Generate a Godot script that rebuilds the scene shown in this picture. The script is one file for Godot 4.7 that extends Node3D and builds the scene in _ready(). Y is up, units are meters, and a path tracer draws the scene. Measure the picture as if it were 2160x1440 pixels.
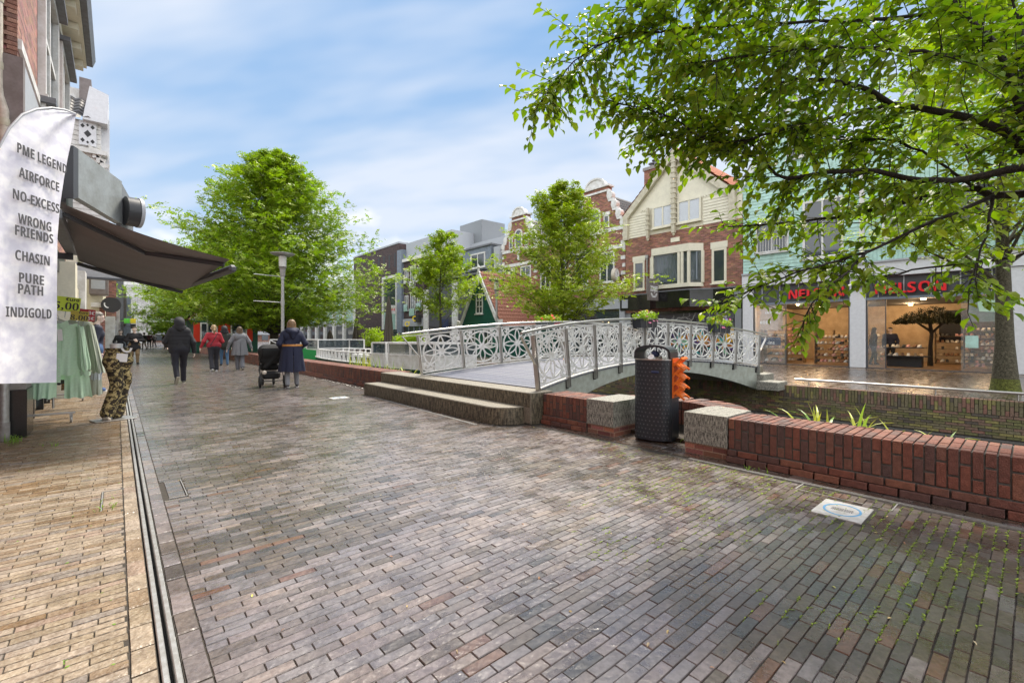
extends Node3D
# A wet brick shopping street beside a narrow canal with a white footbridge. Street runs along -Z, shops across the canal face -X.

var rng := RandomNumberGenerator.new()
var M := {}
var T := {}
var used := {}

class MB:
	var v := PackedVector3Array()
	var n := PackedVector3Array()
	var c := PackedColorArray()
	var uv := PackedVector2Array()
	var col := Color.WHITE
	var has_uv := false
	func vert(p: Vector3, nn: Vector3, u := Vector2.ZERO):
		v.append(p); n.append(nn); c.append(col); uv.append(u)
	func tri(a: Vector3, b: Vector3, d: Vector3):
		var nn := (b - a).cross(d - a).normalized()
		vert(a, nn); vert(d, nn); vert(b, nn)
	func quad(a: Vector3, b: Vector3, d: Vector3, e: Vector3):
		tri(a, b, d); tri(a, d, e)
	func quad_uv(a: Vector3, b: Vector3, d: Vector3, e: Vector3, u0 := 0.0, v0 := 0.0, u1 := 1.0, v1 := 1.0):
		has_uv = true
		var nn := (b - a).cross(d - a).normalized()
		vert(a, nn, Vector2(u0, v1)); vert(d, nn, Vector2(u1, v0)); vert(b, nn, Vector2(u1, v1))
		vert(a, nn, Vector2(u0, v1)); vert(e, nn, Vector2(u0, v0)); vert(d, nn, Vector2(u1, v0))
	func tris(a: Vector3, b: Vector3, d: Vector3, na: Vector3, nb: Vector3, nd: Vector3):
		vert(a, na); vert(d, nd); vert(b, nb)
	func box(x0: float, x1: float, y0: float, y1: float, z0: float, z1: float):
		obox(Transform3D(Basis(), Vector3((x0 + x1) / 2, (y0 + y1) / 2, (z0 + z1) / 2)), Vector3(absf(x1 - x0), absf(y1 - y0), absf(z1 - z0)))
	func obox(t: Transform3D, s: Vector3):
		var h := s / 2
		var p := []
		for i in 8:
			p.append(t * Vector3(h.x if i & 1 else -h.x, h.y if i & 2 else -h.y, h.z if i & 4 else -h.z))
		quad(p[4], p[5], p[7], p[6]); quad(p[1], p[0], p[2], p[3])
		quad(p[5], p[1], p[3], p[7]); quad(p[0], p[4], p[6], p[2])
		quad(p[6], p[7], p[3], p[2]); quad(p[0], p[1], p[5], p[4])
	func bbox(t: Transform3D, s: Vector3, b: float):
		# chamfered box
		var h := s / 2
		b = minf(b, minf(h.x, minf(h.y, h.z)) * 0.9)
		var k := h - Vector3(b, b, b)
		for ax in 3:
			for sg in [-1.0, 1.0]:
				var u := (ax + 1) % 3
				var w := (ax + 2) % 3
				var q := []
				for e in [[-1, -1], [1, -1], [1, 1], [-1, 1]]:
					var p := Vector3.ZERO
					p[ax] = sg * h[ax]; p[u] = e[0] * k[u]; p[w] = e[1] * k[w]
					q.append(t * p)
				if sg > 0: quad(q[0], q[1], q[2], q[3])
				else: quad(q[3], q[2], q[1], q[0])
		for ax in 3:
			var u := (ax + 1) % 3
			var w := (ax + 2) % 3
			for su in [-1.0, 1.0]:
				for sw in [-1.0, 1.0]:
					var a := Vector3.ZERO; var a2 := Vector3.ZERO; var b1 := Vector3.ZERO; var b2 := Vector3.ZERO
					a[ax] = -k[ax]; a[u] = su * h[u]; a[w] = sw * k[w]
					b1[ax] = -k[ax]; b1[u] = su * k[u]; b1[w] = sw * h[w]
					a2 = a; a2[ax] = k[ax]; b2 = b1; b2[ax] = k[ax]
					fix(t, a, a2, b2, b1)
		for sx in [-1.0, 1.0]:
			for sy in [-1.0, 1.0]:
				for sz in [-1.0, 1.0]:
					var a := t * Vector3(sx * h.x, sy * k.y, sz * k.z)
					var b1 := t * Vector3(sx * k.x, sy * h.y, sz * k.z)
					var d := t * Vector3(sx * k.x, sy * k.y, sz * h.z)
					if sx * sy * sz > 0: tri(a, b1, d)
					else: tri(a, d, b1)
	func fix(t: Transform3D, a: Vector3, b: Vector3, d: Vector3, e: Vector3):
		# orders a quad so that it faces away from the middle of the box
		var nn := (b - a).cross(d - a)
		if nn.dot(a + d) > 0: quad(t * a, t * b, t * d, t * e)
		else: quad(t * e, t * d, t * b, t * a)
	func tube(pts: Array, r, sides := 8, caps := true):
		# r: number or array
		var m := pts.size()
		var up := Vector3.UP
		var t0: Vector3 = (pts[1] - pts[0]).normalized()
		if absf(t0.dot(up)) > 0.95: up = Vector3.RIGHT
		var side := t0.cross(up).normalized()
		var rings := []
		for i in m:
			var tg: Vector3
			if i == 0: tg = pts[1] - pts[0]
			elif i == m - 1: tg = pts[i] - pts[i - 1]
			else: tg = (pts[i + 1] - pts[i]).normalized() + (pts[i] - pts[i - 1]).normalized()
			tg = tg.normalized()
			side = (side - tg * side.dot(tg)).normalized()
			var up2 := side.cross(tg)
			var rad: float = r[i] if r is Array else r
			var ring := []
			for s in sides:
				var a := TAU * s / sides
				var d := side * cos(a) + up2 * sin(a)
				ring.append([pts[i] + d * rad, d])
			rings.append(ring)
		for i in m - 1:
			for s in sides:
				var e := (s + 1) % sides
				var A = rings[i][s]; var B = rings[i][e]; var D = rings[i + 1][e]; var E = rings[i + 1][s]
				tris(A[0], D[0], B[0], A[1], D[1], B[1])
				tris(A[0], E[0], D[0], A[1], E[1], D[1])
		if caps:
			for s in range(1, sides - 1):
				tri(rings[0][0][0], rings[0][s][0], rings[0][s + 1][0])
				tri(rings[m - 1][0][0], rings[m - 1][s + 1][0], rings[m - 1][s][0])
	func lathe(prof: Array, sides := 16, t := Transform3D(), smooth := true):
		# prof: Vector2(radius, height) from bottom to top
		for i in prof.size() - 1:
			var p: Vector2 = prof[i]
			var q: Vector2 = prof[i + 1]
			var d := q - p
			if d.length() < 1e-6: continue
			var nn := Vector2(d.y, -d.x).normalized()
			for s in sides:
				var a0 := TAU * s / sides
				var a1 := TAU * (s + 1) / sides
				var c0 := Vector3(cos(a0), 0, sin(a0)); var c1 := Vector3(cos(a1), 0, sin(a1))
				var A := t * (c0 * p.x + Vector3.UP * p.y); var B := t * (c1 * p.x + Vector3.UP * p.y)
				var D := t * (c1 * q.x + Vector3.UP * q.y); var E := t * (c0 * q.x + Vector3.UP * q.y)
				var n0 := (t.basis * (c0 * nn.x + Vector3.UP * nn.y)).normalized(); var n1 := (t.basis * (c1 * nn.x + Vector3.UP * nn.y)).normalized()
				if p.x > 1e-5: tris(A, D, B, n0, n1, n1)
				if q.x > 1e-5: tris(A, E, D, n0, n0, n1)
	func prism(poly: PackedVector2Array, z0: float, z1: float, t := Transform3D()):
		# polygon in local xy, counter-clockwise or not, from z0 to z1
		if Geometry2D.is_polygon_clockwise(poly):
			poly = poly.duplicate(); poly.reverse()
		var idx := Geometry2D.triangulate_polygon(poly)
		var m := poly.size()
		for i in range(0, idx.size(), 3):
			var a := poly[idx[i]]; var b := poly[idx[i + 1]]; var d := poly[idx[i + 2]]
			if (b - a).cross(d - a) < 0:
				var e := b; b = d; d = e
			tri(t * Vector3(a.x, a.y, z1), t * Vector3(b.x, b.y, z1), t * Vector3(d.x, d.y, z1))
			tri(t * Vector3(a.x, a.y, z0), t * Vector3(d.x, d.y, z0), t * Vector3(b.x, b.y, z0))
		for i in m:
			var a := poly[i]; var b := poly[(i + 1) % m]
			quad(t * Vector3(a.x, a.y, z0), t * Vector3(b.x, b.y, z0), t * Vector3(b.x, b.y, z1), t * Vector3(a.x, a.y, z1))
	func ribbon(path: Array, w: float, z0: float, z1: float, t := Transform3D(), closed := false):
		# flat bar of width w following a path of Vector2 in local xy
		var m := path.size()
		var L := []; var R := []
		for i in m:
			var a: Vector2 = path[(i - 1 + m) % m] if (i > 0 or closed) else path[i]
			var b: Vector2 = path[(i + 1) % m] if (i < m - 1 or closed) else path[i]
			var d := (b - a).normalized()
			var nn := Vector2(-d.y, d.x) * w / 2
			L.append(path[i] + nn); R.append(path[i] - nn)
		for i in (m if closed else m - 1):
			var j := (i + 1) % m
			var l0 := t * Vector3(L[i].x, L[i].y, z1); var l1 := t * Vector3(L[j].x, L[j].y, z1)
			var r0 := t * Vector3(R[i].x, R[i].y, z1); var r1 := t * Vector3(R[j].x, R[j].y, z1)
			var k0 := t * Vector3(L[i].x, L[i].y, z0); var k1 := t * Vector3(L[j].x, L[j].y, z0)
			var s0 := t * Vector3(R[i].x, R[i].y, z0); var s1 := t * Vector3(R[j].x, R[j].y, z0)
			quad(r0, r1, l1, l0); quad(k0, k1, s1, s0)
			quad(l0, l1, k1, k0); quad(s0, s1, r1, r0)
			if not closed and i == 0: quad(l0, k0, s0, r0)
			if not closed and i == m - 2: quad(r1, s1, k1, l1)
	func sheet(g: Array, thick := 0.0):
		# g: rows of points; smooth; with thickness along the normal if wanted
		var rows := g.size(); var cols: int = g[0].size()
		var N := []
		for i in rows:
			var r := []
			for j in cols:
				var du: Vector3 = g[i][mini(j + 1, cols - 1)] - g[i][maxi(j - 1, 0)]
				var dv: Vector3 = g[mini(i + 1, rows - 1)][j] - g[maxi(i - 1, 0)][j]
				var nn := du.cross(dv)
				r.append(nn.normalized() if nn.length() > 1e-9 else Vector3.UP)
			N.append(r)
		for i in rows - 1:
			for j in cols - 1:
				var A: Vector3 = g[i][j]; var B: Vector3 = g[i][j + 1]; var D: Vector3 = g[i + 1][j + 1]; var E: Vector3 = g[i + 1][j]
				tris(A, B, D, N[i][j], N[i][j + 1], N[i + 1][j + 1])
				tris(A, D, E, N[i][j], N[i + 1][j + 1], N[i + 1][j])
				if thick > 0:
					var a = A - N[i][j] * thick; var b = B - N[i][j + 1] * thick; var d = D - N[i + 1][j + 1] * thick; var e = E - N[i + 1][j] * thick
					tris(a, d, b, -N[i][j], -N[i + 1][j + 1], -N[i][j + 1])
					tris(a, e, d, -N[i][j], -N[i + 1][j], -N[i + 1][j + 1])
	func append(o: MB, t := Transform3D()):
		for i in o.v.size():
			v.append(t * o.v[i]); n.append((t.basis * o.n[i]).normalized()); c.append(o.c[i]); uv.append(o.uv[i])
		has_uv = has_uv or o.has_uv
	func done(colors := false) -> ArrayMesh:
		var a := []
		a.resize(Mesh.ARRAY_MAX)
		a[Mesh.ARRAY_VERTEX] = v
		a[Mesh.ARRAY_NORMAL] = n
		if colors: a[Mesh.ARRAY_COLOR] = c
		if has_uv: a[Mesh.ARRAY_TEX_UV] = uv
		var m := ArrayMesh.new()
		m.add_surface_from_arrays(Mesh.PRIMITIVE_TRIANGLES, a)
		return m

# ---------------------------------------------------------------- naming
func numbered(called: String) -> String:
	var k: int = used.get(called, 0)
	used[called] = k + 1
	return called if k == 0 else "%s_%03d" % [called, k]

func tag(o: Node, label: String, category := "", group := "", kind := ""):
	if label: o.set_meta("label", label)
	if category: o.set_meta("category", category)
	if group: o.set_meta("group", group)
	if kind: o.set_meta("kind", kind)

func thing(called: String, label: String, category: String, at := Vector3.ZERO, group := "", turn := 0.0) -> Node3D:
	var o := Node3D.new()
	o.name = numbered(called)
	add_child(o, true)
	o.position = at
	o.rotation.y = turn
	tag(o, label, category, group)
	return o

func structure(called: String) -> Node3D:
	var o := Node3D.new()
	o.name = numbered(called)
	add_child(o, true)
	o.set_meta("kind", "structure")
	return o

# a mesh part; with world=true its points are in the world's axes and the parent is not turned
func obj(called: String, mb, m: Material, parent: Node3D, world := true, colors := false) -> MeshInstance3D:
	var o := MeshInstance3D.new()
	o.mesh = mb.done(colors) if mb is MB else mb
	o.material_override = m
	var k: int = used.get([parent, called], 0)
	used[[parent, called]] = k + 1
	o.name = called if k == 0 else "%s_%03d" % [called, k]
	parent.add_child(o, true)
	if world and parent != self:
		var p: Node = parent
		var off := Vector3.ZERO
		while p != self:
			off += p.position
			p = p.get_parent()
		o.position = -off
	return o

func multi(called: String, mesh: Mesh, m: Material, xf: Array, cols: Array, parent: Node3D) -> MultiMeshInstance3D:
	var mm := MultiMesh.new()
	mm.transform_format = MultiMesh.TRANSFORM_3D
	mm.use_colors = cols.size() > 0
	mm.mesh = mesh
	mm.instance_count = xf.size()
	for i in xf.size():
		mm.set_instance_transform(i, xf[i])
		if cols.size(): mm.set_instance_color(i, cols[i])
	var o := MultiMeshInstance3D.new()
	o.multimesh = mm
	o.material_override = m
	var k: int = used.get([parent, called], 0)
	used[[parent, called]] = k + 1
	o.name = called if k == 0 else "%s_%03d" % [called, k]
	parent.add_child(o, true)
	o.set_meta("kind", "stuff")
	if parent != self:
		var p: Node = parent
		var off := Vector3.ZERO
		while p != self:
			off += p.position
			p = p.get_parent()
		o.position = -off
	return o

const CAM_F := Vector3(0.656, 0, -0.7547)
const CAM_R := Vector3(0.7547, 0, 0.656)
# how large a piece at p shows (0 when out of the frame)
func shows(p: Vector3) -> float:
	var d := p - Vector3(0, 1.4, 0)
	var z := d.dot(CAM_F)
	if z < 0.4: return 0.0
	var u := d.dot(CAM_R) / z
	var w := d.y / z
	if absf(u) > 1.1 or w < -0.755 or w > 0.735: return 0.0
	return 1.0 / z

# pieces with palette colours: those that show largest become parts, the others one MultiMesh
func pieces(called: String, mesh_of: Callable, m: Material, xf: Array, ids: Array, palette: Array, parent: Node3D, most := 300, rest := ""):
	var order := []
	for i in xf.size():
		order.append([shows(xf[i].origin) * (xf[i].basis.x.length() + 0.2), i])
	order.sort_custom(func(a, b): return a[0] > b[0])
	var meshes := []
	for k in palette.size():
		var mb: MB = mesh_of.call(palette[k])
		meshes.append(mb.done(true))
	var p: Node = parent
	var off := Vector3.ZERO
	while p != self:
		off += p.position
		p = p.get_parent()
	var rx := []; var rc := []
	var made := 0
	for e in order:
		var i: int = e[1]
		if made < most and e[0] > 0.0:
			var o := MeshInstance3D.new()
			o.mesh = meshes[ids[i]]
			o.material_override = m
			o.name = called if made == 0 else "%s_%03d" % [called, made]
			parent.add_child(o, true)
			o.transform = Transform3D(xf[i].basis, xf[i].origin - off)
			made += 1
		else:
			rx.append(xf[i])
			var q: Color = palette[ids[i]]
			var f := rng.randf_range(0.86, 1.14)
			rc.append(Color(q.r * f, q.g * f, q.b * f))
	if rx.size():
		var mb: MB = mesh_of.call(Color.WHITE)
		multi(rest if rest else called + "_field", mb.done(true), m, rx, rc, parent)

# ---------------------------------------------------------------- textures and materials
# grey or tinted texture from seamless noise layers [frequency, weight, octaves, type]
func noise_bytes(size: int, freq: float, oct: int, sd: int, cell := false) -> PackedByteArray:
	var f := FastNoiseLite.new()
	f.seed = sd
	f.frequency = freq
	f.fractal_octaves = oct
	f.noise_type = FastNoiseLite.TYPE_CELLULAR if cell else FastNoiseLite.TYPE_SIMPLEX_SMOOTH
	var im := f.get_seamless_image(size, size, false, false, 0.15)
	im.convert(Image.FORMAT_L8)
	return im.get_data()

func blend_tex(size: int, layers: Array, c0: Color, c1: Color, gain := 1.0, sd := 1, speck := 0.0) -> ImageTexture:
	var L := []
	var W := PackedFloat32Array()
	for i in layers.size():
		L.append(noise_bytes(size, layers[i][0], layers[i][2], sd * 17 + i, layers[i].size() > 3))
		W.append(layers[i][1])
	var out := PackedByteArray()
	out.resize(size * size * 3)
	var r := RandomNumberGenerator.new()
	r.seed = sd
	for k in size * size:
		var s := 0.0
		for i in W.size():
			s += W[i] * (L[i][k] / 255.0 - 0.5)
		s = clampf(0.5 + s * gain + (r.randf() - 0.5) * speck, 0.0, 1.0)
		out[k * 3] = int(255.0 * (c0.r + (c1.r - c0.r) * s))
		out[k * 3 + 1] = int(255.0 * (c0.g + (c1.g - c0.g) * s))
		out[k * 3 + 2] = int(255.0 * (c0.b + (c1.b - c0.b) * s))
	return ImageTexture.create_from_image(Image.create_from_data(size, size, false, Image.FORMAT_RGB8, out))

func normal_tex(size: int, freq: float, strength: float, sd: int, oct := 4) -> ImageTexture:
	var f := FastNoiseLite.new()
	f.seed = sd
	f.frequency = freq
	f.fractal_octaves = oct
	f.noise_type = FastNoiseLite.TYPE_SIMPLEX_SMOOTH
	var im := f.get_seamless_image(size, size, false, false, 0.15, false)
	im.convert(Image.FORMAT_RGBA8)
	im.bump_map_to_normal_map(strength)
	return ImageTexture.create_from_image(im)

func lin(r: float, g: float, b: float) -> Color:
	return Color(r, g, b).linear_to_srgb()

# o: metal, tex, scale, rtex, norm, nscale, spec, vc, backlight, local
func mat(called: String, col: Color, rough := 0.8, o := {}) -> StandardMaterial3D:
	var m := StandardMaterial3D.new()
	m.resource_name = called
	m.albedo_color = col
	m.roughness = rough
	m.metallic = o.get("metal", 0.0)
	m.metallic_specular = o.get("spec", 0.5)
	if o.has("tex"): m.albedo_texture = o.tex
	if o.has("rtex"):
		m.roughness_texture = o.rtex
		m.roughness_texture_channel = BaseMaterial3D.TEXTURE_CHANNEL_RED
	if o.has("norm"):
		m.normal_enabled = true
		m.normal_texture = o.norm
		m.normal_scale = o.get("nscale", 1.0)
	if o.has("height"):
		m.heightmap_enabled = true
		m.heightmap_texture = o.height
		m.heightmap_scale = o.get("hscale", 1.0)
	if o.has("tex") or o.has("rtex") or o.has("norm") or o.has("height"):
		if not o.get("uv", false):
			m.uv1_triplanar = true
			m.uv1_world_triplanar = not o.get("local", false)
			var s: float = o.get("scale", 1.0)
			m.uv1_scale = Vector3(s, s, s)
			m.uv1_triplanar_sharpness = 8.0
	if o.get("vc", false): m.vertex_color_use_as_albedo = true
	if o.has("backlight"):
		m.backlight_enabled = true
		m.backlight = o.backlight
	if o.get("double", false): m.cull_mode = BaseMaterial3D.CULL_DISABLED
	if o.has("sheen"):
		m.rim_enabled = true
		m.rim = o.sheen
	if o.has("coat"):
		m.clearcoat_enabled = true
		m.clearcoat = o.coat
		m.clearcoat_roughness = o.get("coat_rough", 0.1)
	M[called] = m
	return m

func glass(called: String, tint: Color, alpha: float, rough := 0.03) -> StandardMaterial3D:
	var m := StandardMaterial3D.new()
	m.resource_name = called
	m.transparency = BaseMaterial3D.TRANSPARENCY_ALPHA
	m.albedo_color = Color(tint.r, tint.g, tint.b, alpha)
	m.roughness = rough
	m.metallic_specular = 0.5
	M[called] = m
	return m

func glow(called: String, col: Color, energy: float) -> StandardMaterial3D:
	var m := StandardMaterial3D.new()
	m.resource_name = called
	m.albedo_color = col
	m.emission_enabled = true
	m.emission = col
	m.emission_energy_multiplier = energy
	M[called] = m
	return m

# flat lettering: cap height h, centred at the transform, facing its +z
func letters(s: String, t: Transform3D, h: float, m: Material, parent: Node3D, deep := 0.006, squeeze := 1.0, face := "Droid Sans", bold := true, called := "lettering", center := true) -> MeshInstance3D:
	var f := SystemFont.new()
	f.font_names = PackedStringArray([face])
	if bold: f.font_weight = 700
	var tm := TextMesh.new()
	tm.text = s
	tm.font = f
	tm.font_size = 64
	tm.pixel_size = h / 46.0
	tm.depth = deep
	tm.curve_step = 2.0
	tm.horizontal_alignment = HORIZONTAL_ALIGNMENT_CENTER if center else HORIZONTAL_ALIGNMENT_LEFT
	tm.vertical_alignment = VERTICAL_ALIGNMENT_CENTER
	var o := obj(called, tm, m, parent)
	o.transform = Transform3D(t.basis * Basis.from_scale(Vector3(squeeze, 1, 1)), t.origin + o.position)
	return o

# axes for a face that looks along n (n level): x to the right as one reads it, y up, z = n
func facing(n: Vector3, at: Vector3) -> Transform3D:
	var z := n.normalized()
	var x := Vector3.UP.cross(z).normalized()
	return Transform3D(Basis(x, z.cross(x), z), at)


func _ready():
	rng.seed = 20240517
	# ---- camera, sky, sun, exposure
	var cam := Camera3D.new()
	cam.name = "camera"
	add_child(cam)
	cam.position = Vector3(0, 1.4, 0)
	cam.rotation.y = -deg_to_rad(41.0)
	cam.set_frustum(0.05 * 1440.0 / 960.0, Vector2(0, -0.05 * 11.0 / 960.0), 0.05, 900.0)
	cam.current = true
	var we := WorldEnvironment.new()
	we.name = "world_environment"
	var env := Environment.new()
	env.background_mode = Environment.BG_SKY
	var sky := Sky.new()
	var pan := PanoramaSkyMaterial.new()
	pan.panorama = make_sky()
	sky.sky_material = pan
	env.sky = sky
	env.background_energy_multiplier = 1.0
	env.tonemap_mode = Environment.TONE_MAPPER_LINEAR
	env.tonemap_exposure = 4.9
	env.sdfgi_enabled = true
	env.ssao_enabled = true
	env.ssil_enabled = true
	we.environment = env
	add_child(we)
	var sun := DirectionalLight3D.new()
	sun.name = "sun"
	sun.light_energy = 0.5
	sun.light_color = Color(1.0, 0.96, 0.9)
	sun.light_angular_distance = 18.0
	sun.shadow_enabled = true
	add_child(sun)
	sun.look_at_from_position(Vector3(0.42, 0.82, -0.28) * 50.0, Vector3.ZERO)
	# ---- materials
	make_materials()
	# ---- large structure
	ground()
	canal()
	far_facades()
	near_facades()
	bridge()
	quay_wall()
	# ---- objects
	trees()
	street_furniture()
	boats()
	awning_and_stall()
	people()
	small_details()

func make_sky() -> ImageTexture:
	var w := 1536
	var h := 768
	var lo := FastNoiseLite.new(); lo.seed = 11; lo.frequency = 0.55; lo.fractal_octaves = 5; lo.noise_type = FastNoiseLite.TYPE_SIMPLEX_SMOOTH
	var hi := FastNoiseLite.new(); hi.seed = 5; hi.frequency = 1.0; hi.fractal_octaves = 4; hi.noise_type = FastNoiseLite.TYPE_SIMPLEX_SMOOTH
	var cu := FastNoiseLite.new(); cu.seed = 23; cu.frequency = 3.2; cu.fractal_octaves = 5; cu.noise_type = FastNoiseLite.TYPE_SIMPLEX_SMOOTH
	var f := PackedFloat32Array()
	f.resize(w * h * 3)
	var g := 1.0 / 4.1
	var zen := Color(0.205, 0.395, 0.70); var low := Color(0.55, 0.69, 0.85); var cl := Color(0.72, 0.77, 0.86); var white := Color(0.98, 0.98, 0.99)
	for y in h:
		var el := (0.5 - (y + 0.5) / h) * PI
		var sy := sin(el)
		var cy := cos(el)
		for x in w:
			var k := (y * w + x) * 3
			var c := low
			if sy > -0.02:
				var az := (x + 0.5) / w * TAU
				var dx := sin(az) * cy
				var dz := -cos(az) * cy
				var s := maxf(sy, 0.0)
				var q := 1.0 / (s + 0.22)
				# thin high cloud drawn out in long streaks
				var px := dx * q; var pz := dz * q
				var a := (px * 0.62 + pz * 0.78); var b := (pz * 0.62 - px * 0.78)
				var m := lo.get_noise_2d(a * 0.75, b * 1.7) * 1.25 + hi.get_noise_2d(a * 1.3 + 7.0, b * 4.2) * 0.5
				var veil := clampf(0.5 + m * 1.05, 0.0, 1.0)
				c = zen.lerp(low, pow(1.0 - s, 1.9))
				c = c.lerp(cl, veil * 0.8)
				# heaps low over the horizon
				if s < 0.34:
					var e := cu.get_noise_3d(dx * 1.4, sy * 3.6, dz * 1.4) + 0.36 * (0.16 - s) / 0.16
					c = c.lerp(white, clampf(e * 2.6 - 0.18, 0.0, 0.62) * clampf((0.34 - s) / 0.1, 0.0, 1.0))
			# extra bright cloud deck added overhead and behind the view to light the facades
			var fw := (sin((x + 0.5) / w * TAU) * 0.656 + cos((x + 0.5) / w * TAU) * 0.7547) * cy
			if sy > 0.0: c = c.lerp(Color(2.0, 2.01, 2.05), clampf(0.55 - fw * 0.95, 0.0, 1.0) * 0.85)
			f[k] = c.r * g; f[k + 1] = c.g * g; f[k + 2] = c.b * g
	return ImageTexture.create_from_image(Image.create_from_data(w, h, false, Image.FORMAT_RGBF, f.to_byte_array()))

func make_materials():
	T.grain = blend_tex(512, [[0.02, 0.9, 4], [0.11, 0.8, 3], [0.3, 0.5, 2]], Color(0.80, 0.79, 0.78), Color(1, 1, 1), 1.4, 3, 0.22)
	T.fine = blend_tex(256, [[0.05, 0.8, 3], [0.25, 0.7, 2]], Color(0.94, 0.94, 0.94), Color(1, 1, 1), 1.3, 5, 0.25)
	T.wet = blend_tex(1024, [[0.006, 1.2, 4], [0.03, 0.7, 4], [0.2, 0.35, 2]], Color(0.30, 0.30, 0.30), Color(0.95, 0.95, 0.95), 1.25, 7, 0.1)
	T.granite = blend_tex(512, [[0.02, 0.3, 3], [0.16, 0.9, 2], [0.3, 0.8, 1]], Color(0.52, 0.50, 0.48), Color(1, 1, 0.98), 1.9, 9, 0.5)
	T.stain = blend_tex(512, [[0.01, 1.1, 5], [0.06, 0.5, 4]], Color(0.88, 0.87, 0.85), Color(1, 1, 1), 1.3, 13, 0.15)
	T.streak = streak_tex()
	T.bark = blend_tex(512, [[0.02, 0.6, 4], [0.08, 1.0, 4]], Color(0.45, 0.44, 0.40), Color(1, 1, 1), 1.8, 15, 0.2)
	T.cloth = blend_tex(256, [[0.03, 0.5, 3], [0.3, 0.8, 1]], Color(0.91, 0.91, 0.91), Color(1, 1, 1), 1.2, 17, 0.3)
	T.marble = blend_tex(512, [[0.008, 1.4, 5], [0.03, 0.4, 4]], Color(0.88, 0.88, 0.92), Color(1, 1, 1), 1.2, 19, 0.05)
	T.nfine = normal_tex(512, 0.09, 5.0, 21)
	T.nsoft = normal_tex(512, 0.02, 7.0, 25)
	T.nwater = normal_tex(512, 0.012, 5.0, 27, 3)
	brick_textures()
	mat("street_brick", Color.WHITE, 0.6, {"vc": true, "tex": T.grain, "rtex": T.wet, "norm": T.nfine, "nscale": 0.2, "scale": 0.42, "spec": 0.55, "coat": 0.75, "coat_rough": 0.2})
	mat("sand_brick", Color.WHITE, 0.7, {"coat": 0.3, "coat_rough": 0.25, "vc": true, "tex": T.grain, "rtex": T.wet, "norm": T.nfine, "nscale": 0.5, "scale": 0.6})
	mat("wall_brick", Color.WHITE, 0.72, {"vc": true, "tex": T.grain, "norm": T.nfine, "nscale": 0.8, "scale": 1.6})
	mat("joint_soil", lin(0.04, 0.034, 0.026), 0.85, {"tex": T.grain, "scale": 2.0})
	mat("mortar", lin(0.10, 0.095, 0.085), 0.9, {"tex": T.grain, "scale": 3.0})
	mat("far_paving", lin(0.17, 0.145, 0.125), 0.42, {"tex": T.pave, "scale": 0.6, "rtex": T.wet, "spec": 0.6})
	mat("far_sand_paving", lin(0.30, 0.22, 0.14), 0.45, {"tex": T.pave, "scale": 0.6, "rtex": T.wet})
	mat("earth", lin(0.05, 0.04, 0.03), 0.9, {"tex": T.stain, "scale": 1.0})
	mat("water", lin(0.012, 0.016, 0.012), 0.06, {"norm": T.nwater, "nscale": 0.25, "scale": 0.5})
	mat("steel", lin(0.48, 0.47, 0.45), 0.34, {"metal": 0.85, "norm": T.nsoft, "nscale": 0.1, "scale": 3.0, "tex": T.fine})
	mat("galvanised", lin(0.42, 0.43, 0.43), 0.45, {"metal": 0.6, "tex": T.stain, "scale": 2.5})
	mat("pale_grey_paint", lin(0.66, 0.67, 0.66), 0.42, {"tex": T.stain, "scale": 1.6})
	mat("girder_paint", lin(0.36, 0.39, 0.35), 0.5, {"tex": T.stain, "scale": 0.9})
	mat("stained_stone", lin(0.19, 0.16, 0.115), 0.65, {"tex": T.streak, "norm": T.nfine, "nscale": 0.5, "scale": 1.3})
	mat("granite", lin(0.40, 0.39, 0.365), 0.7, {"tex": T.streak, "norm": T.nfine, "nscale": 0.6, "scale": 3.0})
	mat("step_stone", lin(0.34, 0.31, 0.25), 0.55, {"tex": T.granite, "rtex": T.stain, "norm": T.nfine, "nscale": 0.5, "scale": 2.2})
	mat("black_granite", lin(0.03, 0.03, 0.032), 0.22, {"tex": T.granite, "scale": 5.0})
	mat("grey_stone", lin(0.28, 0.27, 0.26), 0.6, {"tex": T.stain, "scale": 2.0})
	mat("slate_plank", lin(0.19, 0.20, 0.245), 0.48, {"vc": true, "tex": T.grain, "rtex": T.stain, "scale": 2.5})
	mat("bark", lin(0.10, 0.085, 0.065), 0.9, {"tex": T.bark, "norm": T.nfine, "nscale": 1.2, "scale": 1.6})
	mat("dark_bark", lin(0.045, 0.036, 0.03), 0.85, {"tex": T.bark, "norm": T.nfine, "nscale": 1.2, "scale": 2.0})
	mat("trunk_bark", lin(0.15, 0.135, 0.09), 0.9, {"tex": T.bark, "norm": T.nfine, "nscale": 1.5, "scale": 1.3})
	mat("leaf", lin(0.25, 0.335, 0.028), 0.42, {"vc": true, "backlight": Color(0.85, 0.95, 0.35)})
	mat("crown_leaf", lin(0.27, 0.37, 0.03), 0.5, {"vc": true, "backlight": Color(0.8, 0.9, 0.3)})
	mat("blade", lin(0.30, 0.42, 0.05), 0.45, {"vc": true, "backlight": Color(0.7, 0.8, 0.3)})
	mat("moss", lin(0.16, 0.24, 0.03), 0.9, {"vc": true})
	mat("moss_green", lin(0.17, 0.19, 0.035), 0.95, {"tex": T.bark, "norm": T.nfine, "nscale": 1.5, "scale": 1.3})
	mat("pram_cloth", lin(0.016, 0.017, 0.018), 0.85, {"tex": T.cloth, "scale": 5.0, "local": true})
	mat("tile_white", lin(0.5, 0.5, 0.49), 0.5, {"tex": T.stain, "scale": 2.0})
	mat("ring_blue", lin(0.08, 0.28, 0.5), 0.5)
	mat("blade_green", lin(0.14, 0.26, 0.03), 0.45, {"backlight": Color(0.5, 0.6, 0.2)})
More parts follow.
